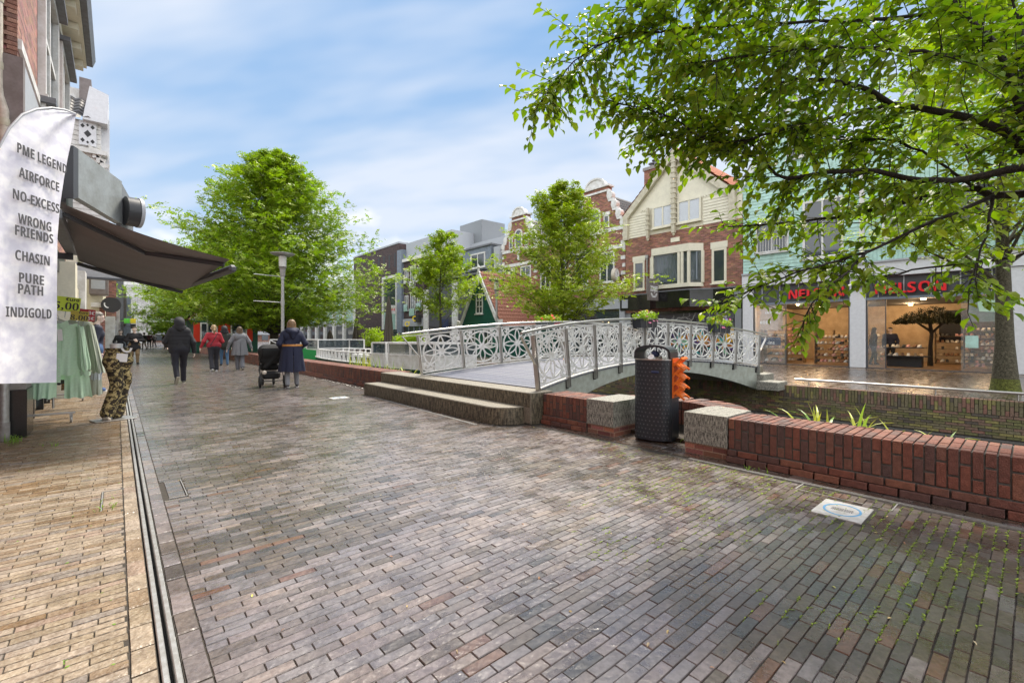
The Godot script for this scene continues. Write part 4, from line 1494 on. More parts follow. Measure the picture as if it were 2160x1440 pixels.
	# posters in the windows
	var po := face_box("poster", b, M.shop_poster, FX + 0.12, FX + 0.135, 1.72, 2.9, -9.25, -8.2)
	letters("KOBO", facing(Vector3(-1, 0, 0), Vector3(FX + 0.115, 2.1, -9.0)), 0.14, M.white_print, po, 0.003)
	letters("Zachte Stijl", facing(Vector3(-1, 0, 0), Vector3(FX + 0.115, 2.6, -8.65)), 0.12, M.white_print, po, 0.003, 0.8, "Droid Serif")
	var p2 := face_box("blue_poster", b, M.navy_print, FX + 0.12, FX + 0.135, 0.95, 1.35, -9.25, -8.3)
	letters("-ins", facing(Vector3(-1, 0, 0), Vector3(FX + 0.115, 1.08, -8.75)), 0.15, M.white_print, p2, 0.003)
	var p3 := face_box("poster", b, M.green_poster, FX + 0.12, FX + 0.13, 1.95, 2.95, -1.7, -0.75)
	var kid := MB.new()
	slab(kid, [Vector2(-1.25, 2.8), Vector2(-0.95, 2.75), Vector2(-0.85, 2.3), Vector2(-1.4, 2.35), Vector2(-1.45, 2.7)], FX + 0.108, FX + 0.118)
	obj("dress_print", kid, M.mint_cloth, p3)
	var dia := MB.new()
	slab(dia, [Vector2(-0.78, 2.3), Vector2(-0.95, 2.15), Vector2(-0.78, 2.0), Vector2(-0.68, 2.15)], FX + 0.108, FX + 0.118)
	obj("yellow_diamond", dia, M.yellow_print, p3)
	face_box("window_sticker", b, M.mint_paint, FX + 0.085, FX + 0.092, 0.95, 1.42, -1.78, -1.42)
	# shelves and shoes
	var sh := []
	shelf_unit(Vector3(27.3, 0, -8.9), 1.9, 6, 0.32, "wooden shoe shelves along the left side of the left shop bay", "the left side shelves", true, sh)
	shelf_unit(Vector3(27.0, 0, -6.6), 1.5, 5, 0.3, "low double shoe rack in the middle of the left shop bay", "the low double rack", false, sh)
	shelf_unit(Vector3(27.4, 0, -1.2), 1.6, 6, 0.3, "tall shoe rack behind the right-hand shop pane", "the tall rack behind the right pane", false, sh)
	shelf_unit(Vector3(31.2, 0, -6.4), 2.4, 5, 0.32, "long shoe shelves on the back wall of the shop", "the long back wall shelves", false, sh)
	shelf_unit(Vector3(31.2, 0, -2.2), 2.2, 5, 0.32, "shoe shelves under the dark screen at the back", "the shelves under the dark screen", false, sh)
	shelf_unit(Vector3(25.7, 0, -8.8), 1.0, 4, 0.34, "display shelves behind the left window poster", "the display behind the window poster", false, sh)
	var tb := thing("display_table", "dark display table of shoes in the open shop doorway", "table", Vector3(27.2, 0, -3.9))
	face_box("table_top", tb, M.black, 26.7, 27.7, 0.86, 0.9, -4.6, -3.2)
	face_box("lower_shelf", tb, M.black, 26.6, 27.8, 0.48, 0.52, -4.7, -3.1)
	face_box("plinth", tb, M.black, 26.9, 27.5, 0.02, 0.48, -4.5, -3.3)
	for k in 7: sh.append([Vector3(26.8 + (k % 2) * 0.3, 0.9, -4.5 + k * 0.19), "on the dark display table"])
	for k in 7: sh.append([Vector3(26.7 + (k % 2) * 0.2, 0.52, -4.6 + k * 0.22), "on the dark display table"])
	shoes(sh)
	# artificial tree in the shop
	var tr := thing("shop_tree", "dark artificial tree standing inside the shoe shop", "tree", Vector3(28.6, 0.02, -3.2))
	var tk := MB.new()
	tk.tube([Vector3(0, 0, 0), Vector3(0.03, 0.9, 0), Vector3(-0.02, 1.5, 0.05), Vector3(0, 2.1, 0)], [0.11, 0.08, 0.07, 0.04], 8)
	for k in 6:
		var a := TAU * k / 6
		tk.tube([Vector3(0, 1.4 + 0.05 * k, 0), Vector3(cos(a) * 0.5, 2.0, sin(a) * 0.5), Vector3(cos(a) * 0.95, 2.2, sin(a) * 0.95)], [0.04, 0.025, 0.01], 5)
	obj("trunk", tk, M.dark_bark, tr, false)
	var xf := []; var cs := []
	for k in 900:
		var a := rng.randf() * TAU; var q := sqrt(rng.randf()) * 1.3
		var y := 2.0 + 0.75 * (1.0 - q * q / 1.8) * rng.randf() 
		xf.append(Transform3D(Basis.from_euler(Vector3(rng.randf() * 6, rng.randf() * 6, rng.randf() * 6)) * Basis.from_scale(Vector3.ONE * 0.9), Vector3(28.6 + cos(a) * q, y + 0.02, -3.2 + sin(a) * q)))
		cs.append(Color(0.03, 0.03, 0.025))
	multi("crown", clump(5, 0.10, 0.05, 3).done(true), M.crown_leaf, xf, cs, tr)

func shelf_unit(at: Vector3, wide: float, n: int, gap: float, label: String, short: String, wood: bool, sh: Array):
	var u := thing("shoe_rack", label, "rack", at)
	for k in n:
		var m := MB.new()
		m.box(-0.18, 0.18, 0.1 + k * gap, 0.125 + k * gap, -wide / 2, wide / 2)
		obj("shelf", m, M.wood if wood else M.light_wood, u, false)
		var c := int(wide / 0.17)
		for j in c:
			if rng.randf() < 0.9: sh.append([at + Vector3(-0.06, 0.125 + k * gap, -wide / 2 + 0.1 + j * (wide - 0.15) / c), "on the %s shelf of %s" % [["lowest", "second", "third", "fourth", "fifth", "top"][k], short]])
	for s in [-1.0, 1.0]:
		var m := MB.new()
		m.box(-0.2, 0.2, 0.02, 0.16 + n * gap, s * wide / 2 - 0.015, s * wide / 2 + 0.015)
		obj("side_panel", m, M.wood if wood else M.light_wood, u, false)

func shoe_mesh() -> MB:
	var m := MB.new()
	m.prism(PackedVector2Array([Vector2(-0.13, 0.0), Vector2(0.13, 0.0), Vector2(0.14, 0.04), Vector2(0.09, 0.07), Vector2(0.0, 0.10), Vector2(-0.08, 0.13), Vector2(-0.13, 0.12)]), -0.045, 0.045)
	return m

func shoes(list: Array):
	var mesh := shoe_mesh().done()
	var mats := []
	var cols := [lin(0.5, 0.45, 0.38), lin(0.7, 0.68, 0.64), lin(0.25, 0.13, 0.07), lin(0.05, 0.05, 0.05), lin(0.4, 0.3, 0.2), lin(0.55, 0.3, 0.28)]
	for i in 6: mats.append(mat("shoe_leather_%s" % ["sand", "white", "brown", "black", "tan", "rose"][i], cols[i], 0.6))
	var kinds := ["sand coloured", "white", "brown", "black", "tan", "rose"]
	for e in list:
		var k := rng.randi() % 6
		var o := MeshInstance3D.new()
		o.mesh = mesh
		o.material_override = mats[k]
		o.name = numbered("shoe")
		add_child(o, true)
		o.position = e[0]
		o.rotation.y = PI + rng.randf_range(-0.3, 0.3)
		tag(o, "%s shoe %s" % [kinds[k], e[1]], "shoe", "shoes shown in the shop")

func cream_gable_house():
	var b := thing("gable_house", "brown brick house with cream boarded gable and black closed shopfront", "building", Vector3(FX, 0, -13.9))
	face_box("wall", b, M.facade_brick, FX, FX + 0.6, 2.9, 7.62, -17.35, -10.07)
	face_box("side_wall", b, M.facade_brick, FX + 0.6, 34, 0, 7.6, -17.35, -16.9)
	var g := MB.new()
	slab(g, [Vector2(-17.3, 7.62), Vector2(-10.1, 7.62), Vector2(-10.1, 8.9), Vector2(-13.9, 12.2), Vector2(-17.3, 9.0)], FX + 0.05, FX + 0.6)
	obj("gable", g, M.cream_paint, b)
	# boards: level at the foot, slanting up to the middle above
	var bd := MB.new()
	for s in [-1.0, 1.0]:
		for k in 9:
			var y := 7.64 + k * 0.165
			var half := minf(3.3, 3.3 * 1.0)
			var z0: float = -13.9 + s * 1.7; var z1: float = -13.9 + s * half
			bd.quad(Vector3(FX - 0.005, y, minf(z0, z1)), Vector3(FX - 0.005, y, maxf(z0, z1)), Vector3(FX + 0.025, y + 0.16, maxf(z0, z1)), Vector3(FX + 0.025, y + 0.16, minf(z0, z1)))
			bd.quad(Vector3(FX + 0.05, y, minf(z0, z1)), Vector3(FX + 0.05, y, maxf(z0, z1)), Vector3(FX - 0.005, y, maxf(z0, z1)), Vector3(FX - 0.005, y, minf(z0, z1)))
		for k in 17:
			# slanting boards, parallel to the other verge
			var w := 0.19
			var o := 0.1 + k * w
			var p0 := Vector2(-13.9 + s * 0.12, 9.45 + o * 0.9 - 0.9); var d := Vector2(s * 0.72, -0.69) if false else Vector2(s * 0.70, -0.71)
			# along the verge direction, from the middle post outwards, clipped to the gable
			var q := [p0, p0 + Vector2(0, w * 0.9)]
			var len := clampf((p0.y - 9.12) / 0.71, 0.05, 4.2)
			if p0.y > 11.75: continue
			slab(bd, [q[0], q[1], q[1] + d * len, q[0] + d * len], FX + 0.015, FX + 0.04)
	var bo := obj("boarding", bd, M.cream_paint, b)
	bo.set_meta("kind", "stuff")
	var br := MB.new()
	for s in [-1.0, 1.0]:
		var e: float = -13.9 + s * 3.5
		slab(br, [Vector2(-13.9, 12.4), Vector2(e, 9.1), Vector2(e + s * 0.02, 7.55), Vector2(e - s * 0.32, 7.55), Vector2(e - s * 0.32, 8.9), Vector2(-13.9, 11.9)], FX - 0.22, FX + 0.0)
	obj("bargeboard", br, M.cream_trim, b)
	# carved posts
	for p in [[-13.88, 7.45, 11.9, 0.1], [-15.6, 7.4, 9.25, 0.06]]:
		var pm := MB.new()
		pm.box(FX - 0.3, FX - 0.1, p[1], p[2], p[0] - p[3], p[0] + p[3])
		var y: float = p[1] + 0.5
		while y < p[2] - 0.3:
			pm.box(FX - 0.33, FX - 0.08, y, y + 0.08, p[0] - p[3] - 0.05, p[0] + p[3] + 0.05)
			y += 0.3
		pm.lathe([Vector2(0.0, -0.2), Vector2(0.09, -0.1), Vector2(0.06, 0.0), Vector2(0.1, 0.05)], 8, Transform3D(Basis(), Vector3(FX - 0.2, p[1], p[0])))
		obj("carved_post", pm, M.cream_trim, b)
	window(b, -15.36, -14.0, 7.95, 9.28, FX - 0.03, M.cream_paint, 2, 1, M.blind, 0.1)
	window(b, -13.72, -12.3, 7.95, 9.28, FX - 0.03, M.cream_paint, 2, 1, M.blind, 0.1)
	face_box("tile_stone", b, M.cream_paint, FX - 0.06, FX, 6.95, 7.2, -14.15, -13.6)
	# roof
	for s in [-1.0, 1.0]:
		var e: float = -13.9 + s * 3.62
		tiles("roof_tiles", b, M.orange_tile, Vector3(FX - 0.15, 9.12, e), Vector3(34, 9.12, e), Vector3(34, 12.5, -13.9), Vector3(FX - 0.15, 12.5, -13.9))
	var ch := MB.new()
	ch.box(26.0, 26.6, 9.3, 12.15, -16.75, -15.95)
	var co := obj("chimney", ch, M.facade_brick, b)
	var cc := MB.new()
	cc.box(25.93, 26.67, 12.15, 12.35, -16.82, -15.88)
	obj("chimney_cap", cc, M.grey_stone, co)
	var cp := MB.new()
	cp.lathe([Vector2(0.12, 12.35), Vector2(0.12, 12.55), Vector2(0.24, 12.58), Vector2(0.24, 12.63), Vector2(0.0, 12.68)], 10, Transform3D(Basis(), Vector3(26.3, 0, -16.35)))
	cp.lathe([Vector2(0.12, 12.35), Vector2(0.12, 12.7), Vector2(0.24, 12.73), Vector2(0.24, 12.78), Vector2(0.0, 12.82)], 10, Transform3D(Basis(), Vector3(26.3, 0, -16.1)))
	obj("chimney_pot", cp, M.lead, co)
	# bay window
	var bay := [Vector2(-15.5, FX), Vector2(-15.05, FX - 0.55), Vector2(-12.75, FX - 0.55), Vector2(-12.15, FX)]
	var bm := MB.new()
	var up := Transform3D(Basis(Vector3(0, 0, 1), Vector3(1, 0, 0), Vector3.UP), Vector3.ZERO)
	bm.prism(PackedVector2Array([Vector2(-15.55, FX + 0.1), Vector2(-15.08, FX - 0.62), Vector2(-12.72, FX - 0.62), Vector2(-12.1, FX + 0.1)]), 6.2, 6.62, up)
	bm.prism(PackedVector2Array([Vector2(-15.55, FX + 0.1), Vector2(-15.08, FX - 0.62), Vector2(-12.72, FX - 0.62), Vector2(-12.1, FX + 0.1)]), 4.2, 4.42, up)
	for p in [[-15.06, FX - 0.53], [-13.35, FX - 0.545], [-12.77, FX - 0.53], [-15.44, FX - 0.04], [-12.2, FX - 0.04], [-13.15, FX - 0.545]]:
		bm.box(p[1] - 0.06, p[1] + 0.08, 4.42, 6.2, p[0] - 0.075, p[0] + 0.075)
	var bay_o := obj("bay_window", bm, M.cream_paint, b)
	for i in 3:
		var a: Vector2 = bay[i]; var c: Vector2 = bay[i + 1]
		var p := MB.new()
		p.quad(Vector3(a.y + 0.02, 4.42, a.x), Vector3(c.y + 0.02, 4.42, c.x), Vector3(c.y + 0.02, 6.2, c.x), Vector3(a.y + 0.02, 6.2, a.x))
		obj("pane", p, M.pane_tint, bay_o)
	for z in [[-14.95, -13.45], [-13.05, -12.4]]:
		var cu := MB.new()
		var g0 := []; var g1 := []
		for i in 41:
			var t := i / 40.0
			g0.append(Vector3(FX - 0.25 + 0.05 * sin(t * 60.0), 4.6, lerpf(z[0], z[1], t))); g1.append(Vector3(FX - 0.25 + 0.05 * sin(t * 60.0), 6.15, lerpf(z[0], z[1], t)))
		cu.sheet([g0, g1], 0.01)
		obj("curtain", cu, M.curtain, bay_o)
	face_box("bay_back", bay_o, M.room_wall, FX - 0.1, FX - 0.003, 4.43, 6.19, -15.3, -12.3)
	window(b, -16.72, -15.93, 4.3, 6.1, FX, M.cream_paint, 1, 1, M.window_glass, 0.12)
	window(b, -11.7, -10.9, 4.3, 6.2, FX, M.cream_paint, 1, 1, M.window_glass, 0.12)
	face_box("lintel", b, M.cream_paint, FX - 0.06, FX, 6.101, 6.42, -16.78, -15.87)
	face_box("lintel", b, M.cream_paint, FX - 0.06, FX, 6.201, 6.55, -11.76, -10.84)
	var dp := MB.new()
	dp.tube([Vector3(FX - 0.08, 4.05, -15.72), Vector3(FX - 0.08, 6.25, -15.72)], 0.045, 8)
	dp.box(FX - 0.16, FX - 0.02, 6.2, 6.4, -15.8, -15.64)
	obj("drainpipe", dp, M.galvanised, b)
	# black shopfront
	var fs := MB.new()
	fs.prism(PackedVector2Array([Vector2(-17.7, FX + 0.2), Vector2(-17.7, FX - 0.1), Vector2(-15.5, FX - 0.1), Vector2(-14.7, FX - 0.75), Vector2(-12.6, FX - 0.75), Vector2(-11.6, FX - 0.1), Vector2(-10.07, FX - 0.1), Vector2(-10.07, FX + 0.2)]), 3.05, 3.98, up)
	obj("black_fascia", fs, M.black_gloss, b)
	var ff := MB.new()
	ff.prism(PackedVector2Array([Vector2(-17.7, FX + 0.2), Vector2(-17.7, FX - 0.15), Vector2(-15.5, FX - 0.15), Vector2(-14.7, FX - 0.8), Vector2(-12.6, FX - 0.8), Vector2(-11.6, FX - 0.15), Vector2(-10.07, FX - 0.15), Vector2(-10.07, FX + 0.2)]), 3.982, 4.06, up)
	obj("lead_flashing", ff, M.lead, b)
	face_box("black_front", b, M.black_gloss, FX + 0.2, FX + 0.6, 0, 3.05, -17.7, -15.9)
	face_box("black_front", b, M.black_gloss, FX + 0.2, FX + 0.6, 2.75, 3.05, -15.9, -10.5)
	face_box("black_front", b, M.black_gloss, FX - 0.02, FX + 0.6, 0, 3.05, -10.5, -10.07)
	for r in [[-17.55, -17.1, 3.2, 3.75], [-17.55, -17.1, 1.9, 2.9], [-17.55, -17.1, 0.5, 1.7]]:
		face_box("grey_inset", b, M.light_panel, FX - 0.13 if r[2] > 3.0 else FX + 0.17, FX - 0.05 if r[2] > 3.0 else FX + 0.22, r[2], r[3], r[0], r[1])
	for r in [[-10.45, -10.12, 3.2, 3.8], [-10.45, -10.12, 1.4, 2.85], [-10.45, -10.12, 0.3, 1.3]]:
		face_box("grey_inset", b, M.grey_panel, FX - 0.13 if r[2] > 3.0 else FX - 0.05, FX - 0.02, r[2], r[3], r[0], r[1])
	# roller shutter with graffiti
	var sm := MB.new()
	sm.has_uv = true
	for k in 34:
		var y := 0.05 + k * 0.08
		var v0 := 1.0 - k / 34.0; var v1 := 1.0 - (k + 1) / 34.0
		for e in [[0.0, 0.06, 0.0, 0.0], [0.06, 0.08, 0.0, 0.03]]:
			var x0: float = FX + 0.3 + (e[2] if e[0] == 0.0 else 0.0); var x1: float = FX + 0.3 + e[3]
			sm.quad_uv(Vector3(x0, y + e[0], -15.9), Vector3(x0, y + e[0], -10.5), Vector3(x1, y + e[1], -10.5), Vector3(x1, y + e[1], -15.9), 0, v1, 1, v0)
	obj("roller_shutter", sm, M.graffiti, b)
	var rb := MB.new()
	rb.tube([Vector3(FX + 0.25, 2.72, -11.0), Vector3(FX + 0.1, 2.72, -11.0)], 0.06, 8)
	obj("alarm_lamp", rb, M.white_paint, b)
	# hanging sign
	var sg := thing("hanging_sign", "square brown projecting sign with white lettering ZONJEE on black shopfront", "sign", Vector3(FX - 0.9, 3.5, -14.6))
	var sb := MB.new()
	sb.bbox(Transform3D(Basis(Vector3.UP, 0.0), Vector3(FX - 1.25, 4.1, -14.6)), Vector3(0.95, 1.25, 0.16), 0.01)
	obj("sign_box", sb, M.brown_panel, sg)
	var up2 := facing(Vector3(0, 0, 1), Vector3(FX - 1.25, 4.15, -14.515))
	letters("ZONJEE", up2, 0.3, M.white_print, sg, 0.006, 0.5)
	var sw := []
	for i in 25:
		var t := i / 24.0 * TAU
		sw.append(Vector2(0.3 * sin(t + 0.6), 0.11 * sin(2 * t + 0.2)))
	var swm := MB.new()
	swm.ribbon(sw, 0.04, 0, 0.006, facing(Vector3(0, 0, 1), Vector3(FX - 1.25, 3.78, -14.52)))
	for a in [-0.5, 0.0, 0.5]: swm.ribbon([Vector2(0, 0), Vector2(sin(a) * 0.06, 0.1), Vector2(sin(a) * 0.1, 0.17)], 0.035, 0, 0.006, facing(Vector3(0, 0, 1), Vector3(FX - 1.25, 4.42, -14.52)))
	obj("scroll_emblem", swm, M.white_print, sg)
	var sa := MB.new()
	sa.box(FX - 0.8, FX - 0.7, 3.9, 3.95, -14.65, -14.55)
	sa.box(FX - 0.8, FX - 0.7, 4.3, 4.35, -14.65, -14.55)
	obj("bracket", sa, M.steel, sg)

func stepped_gable_houses():
	var names := ["red brick house with curved white trimmed gable, left of the two", "taller red brick house with curved white trimmed gable and clock, right of the two"]
	for i in 2:
		var zc: float = [-27.68, -19.8][i]
		var hw: float = [2.08, 2.4][i]
		var eave: float = [8.65, 8.45][i]
		var top: float = [11.2, 11.45][i]
		var b := thing("gabled_house", names[i], "building", Vector3(FX, 0, zc))
		var w := MB.new()
		var cw: float = hw * 0.42
		var poly := [Vector2(zc - hw, 3.95), Vector2(zc + hw, 3.95), Vector2(zc + hw, eave)]
		var steps := []
		for k in 5:
			var t := k / 4.0
			steps.append(Vector2(lerpf(hw, cw, t), lerpf(eave, top - 0.35, t)))
		for k in 4:
			var a: Vector2 = steps[k]; var c: Vector2 = steps[k + 1]
			poly.append(Vector2(zc + lerpf(a.x, c.x, 0.85), lerpf(a.y, c.y, 0.35)))
			poly.append(Vector2(zc + c.x, c.y))
		poly.append(Vector2(zc + cw, top)); poly.append(Vector2(zc - cw, top))
		for k in range(3, -1, -1):
			var a: Vector2 = steps[k]; var c: Vector2 = steps[k + 1]
			poly.append(Vector2(zc - c.x, c.y))
			poly.append(Vector2(zc - lerpf(a.x, c.x, 0.85), lerpf(a.y, c.y, 0.35)))
		poly.append(Vector2(zc - hw, eave))
		slab(w, poly, FX, FX + 0.5)
		obj("wall", w, M.facade_brick, b)
		# cap with a half-round top
		var c := MB.new()
		c.box(FX - 0.12, FX + 0.55, top, top + 0.12, zc - cw - 0.15, zc + cw + 0.15)
		var arcp := []
		for k in 13: arcp.append(Vector2(zc + cos(PI * k / 12.0) * cw * 0.8, top + 0.12 + sin(PI * k / 12.0) * 0.55))
		slab(c, arcp, FX - 0.06, FX + 0.4)
		var ring := []
		for k in 13: ring.append(Vector2(zc + cos(PI * k / 12.0) * cw * 0.8, top + 0.14 + sin(PI * k / 12.0) * 0.55))
		c.ribbon(ring, 0.12, -FX + 0.0, -FX + 0.12, Transform3D(Basis(Vector3(0, 0, 1), Vector3.UP, Vector3(-1, 0, 0)), Vector3.ZERO))
		c.box(FX - 0.08, FX + 0.02, top - 0.35, top - 0.22, zc - cw, zc + cw)
		obj("gable_cap", c, M.white_paint, b)
		# scrolls on the steps
		for s in [-1.0, 1.0]:
			for k in 4:
				var a: Vector2 = steps[k]; var d: Vector2 = steps[k + 1]
				var m := MB.new()
				var pc := Vector2(zc + s * (lerpf(a.x, d.x, 0.45) + 0.02), lerpf(a.y, d.y, 0.55))
				var pts := []
				for j in 10: pts.append(pc + Vector2(cos(TAU * j / 10) * 0.23, sin(TAU * j / 10) * 0.26))
				slab(m, pts, FX - 0.08, FX + 0.3)
				slab(m, [pc + Vector2(s * 0.1, -0.2), pc + Vector2(s * 0.34, -0.42), pc + Vector2(-s * 0.1, -0.42), pc + Vector2(-s * 0.22, -0.1)], FX - 0.06, FX + 0.3)
				slab(m, [pc + Vector2(s * 0.05, 0.18), pc + Vector2(-s * 0.12, 0.45), pc + Vector2(-s * 0.24, 0.4), pc + Vector2(-s * 0.2, 0.1)], FX - 0.055, FX + 0.3)
				obj("scroll_stone", m, M.white_paint, b)
		# bands and corner stones
		for y in [[8.35, 8.6], [7.15, 7.4], [4.6, 4.82]]:
			face_box("stone_band", b, M.white_paint, FX - 0.04, FX + 0.01, y[0], y[1], zc - hw - 0.03, zc + hw + 0.03)
		for s in [-1.0, 1.0]:
			for k in 7:
				var wd: float = 0.32 if k % 2 else 0.2
				var ze: float = zc + s * (hw + 0.02)
				face_box("corner_stone", b, M.white_paint, FX - 0.035, FX + 0.1, 4.9 + k * 0.5, 5.14 + k * 0.5, minf(ze, ze - s * wd), maxf(ze, ze - s * wd))
		# arched top window
		var f := MB.new()
		var ap := []
		for k in 13: ap.append(Vector2(zc + cos(PI * k / 12.0) * 0.4, 9.75 + sin(PI * k / 12.0) * 0.35))
		ap.append(Vector2(zc - 0.4, 8.68)); ap.push_front(Vector2(zc + 0.4, 8.68))
		f.ribbon(ap, 0.12, -FX, -FX + 0.06, Transform3D(Basis(Vector3(0, 0, 1), Vector3.UP, Vector3(-1, 0, 0)), Vector3.ZERO), true)
		var fo := obj("arched_window", f, M.white_paint, b)
		var pn := MB.new()
		slab(pn, ap, FX - 0.015, FX - 0.005)
		obj("pane", pn, M.window_glass, fo)
		for s in [-1.0, 1.0]:
			window(b, zc + s * 0.95 - 0.22, zc + s * 0.95 + 0.22, 8.68, 9.5, FX, M.white_paint, 1, 1, M.window_glass, 0.07, false)
			face_box("lintel", b, M.white_paint, FX - 0.06, FX + 0.01, 9.52, 9.72, zc + s * 0.95 - 0.3, zc + s * 0.95 + 0.3)
			window(b, zc + s * (hw * 0.46) - 0.72, zc + s * (hw * 0.46) + 0.5, 5.0, 7.05, FX, M.white_paint, 2, 2, M.window_glass, 0.1, true, 0.62)
		face_box("keystone", b, M.white_paint, FX - 0.08, FX + 0.01, 7.6, 8.3, zc - 0.11, zc + 0.11)
		# roof
		for s in [-1.0, 1.0]:
			tiles("roof_tiles", b, M.dark_tile, Vector3(FX + 0.3, eave - 0.1, zc + s * (hw + 0.05)), Vector3(34, eave - 0.1, zc + s * (hw + 0.05)), Vector3(34, top - 0.05, zc), Vector3(FX + 0.3, top - 0.05, zc))
		face_box("side_wall", b, M.facade_brick, FX + 0.5, 34, 0, eave - 0.12, zc - hw, zc - hw + 0.3)
		face_box("side_wall", b, M.facade_brick, FX + 0.5, 34, 0, eave - 0.12, zc + hw - 0.3, zc + hw)
		# shopfront
		face_box("shop_lintel", b, M.grey_panel if i == 0 else M.light_panel, FX - 0.06, FX + 0.5, 3.2, 3.94, zc - hw, zc + hw)
		for s in [-1.0, 1.0]: face_box("shop_pier", b, M.light_panel, FX - 0.04, FX + 0.5, 0, 3.2, minf(zc + s * hw, zc + s * (hw - 0.4)), maxf(zc + s * hw, zc + s * (hw - 0.4)))
		face_box("shop_pane", b, M.pane_tint, FX + 0.1, FX + 0.12, 0.3, 3.2, zc - hw + 0.4, zc + hw - 0.4)
		face_box("shop_inside", b, M.room_wall, FX + 2.6, FX + 2.8, 0.0, 3.2, zc - hw, zc + hw)
		face_box("shop_inside_floor", b, M.wood, FX + 0.13, FX + 2.6, -0.1, 0.03, zc - hw, zc + hw)
		if i == 1:
			for k in 5:
				var bl := MB.new()
				bl.lathe([Vector2(0.001, -0.05), Vector2(0.05, 0.0), Vector2(0.001, 0.06)], 8, Transform3D(Basis(), Vector3(FX + 1.2, 2.55 - 0.1 * (k % 3), -20.6 + k * 0.5)))
				obj("bulb", bl, M.lamp_glow, b)
	# what joins the two, behind the tree
	var jb := thing("terrace_house", "red brick terrace front between the two gabled houses, mostly behind the tree", "building", Vector3(FX, 0, -23.9))
	face_box("wall", jb, M.facade_brick, FX + 0.06, FX + 0.6, 3.5, 8.3, -25.6, -22.2)
	face_box("cornice", jb, M.white_paint, FX - 0.1, FX + 0.6, 8.3, 8.6, -25.6, -22.2)
	face_box("shop_lintel", jb, M.white_paint, FX - 0.02, FX + 0.6, 2.9, 3.5, -25.6, -22.2)
	face_box("shop_pane", jb, M.window_glass, FX + 0.3, FX + 0.4, 0, 2.9, -25.6, -22.2)
	window(jb, -25.2, -24.1, 5.0, 7.0, FX + 0.06, M.white_paint, 2, 2, M.window_glass, 0.1, true, 0.62)
	window(jb, -23.6, -22.5, 5.0, 7.0, FX + 0.06, M.white_paint, 2, 2, M.window_glass, 0.1, true, 0.62)
	tiles("roof_tiles", jb, M.dark_tile, Vector3(FX + 0.2, 8.6, -25.6), Vector3(FX + 0.2, 8.6, -22.2), Vector3(FX + 4.5, 11.6, -22.2), Vector3(FX + 4.5, 11.6, -25.6))
	# wall clock
	var ck := thing("wall_clock", "round white double faced clock on a bracket between the brick houses", "clock", Vector3(FX - 0.5, 5.4, -17.75))
	var cm := MB.new()
	var ct := Transform3D(Basis(Vector3(1, 0, 0), PI / 2).rotated(Vector3.UP, 0.25), Vector3(FX - 0.55, 5.35, -17.75))
	cm.lathe([Vector2(0.001, -0.13), Vector2(0.4, -0.13), Vector2(0.43, -0.1), Vector2(0.43, 0.1), Vector2(0.4, 0.13), Vector2(0.001, 0.13)], 24, ct)
	obj("case", cm, M.pipe_cream, ck)
	var fc := MB.new()
	fc.lathe([Vector2(0.001, 0.136), Vector2(0.36, 0.136)], 24, ct, false)
	fc.lathe([Vector2(0.36, 0.131), Vector2(0.36, 0.136)], 24, ct, false)
	obj("dial", fc, M.white_print, ck)
	var hm := MB.new()
	for a in [[0.3, 2.6, 0.018], [0.2, 3.3, 0.024]]:
		hm.obox(ct * Transform3D(Basis(Vector3.UP, a[1]), Vector3(0, 0.14, 0)) * Transform3D(Basis(), Vector3(0, 0, a[0] / 2)), Vector3(a[2], 0.006, a[0]))
	for k in 12: hm.obox(ct * Transform3D(Basis(Vector3.UP, TAU * k / 12), Vector3(0, 0.14, 0)) * Transform3D(Basis(), Vector3(0, 0, 0.31)), Vector3(0.014, 0.005, 0.05))
	obj("hands_and_marks", hm, M.ink, ck)
	var cb := MB.new()
	cb.tube([Vector3(FX, 5.35, -17.75), Vector3(FX - 0.15, 5.35, -17.75)], 0.06, 8)
	obj("bracket", cb, M.black, ck)

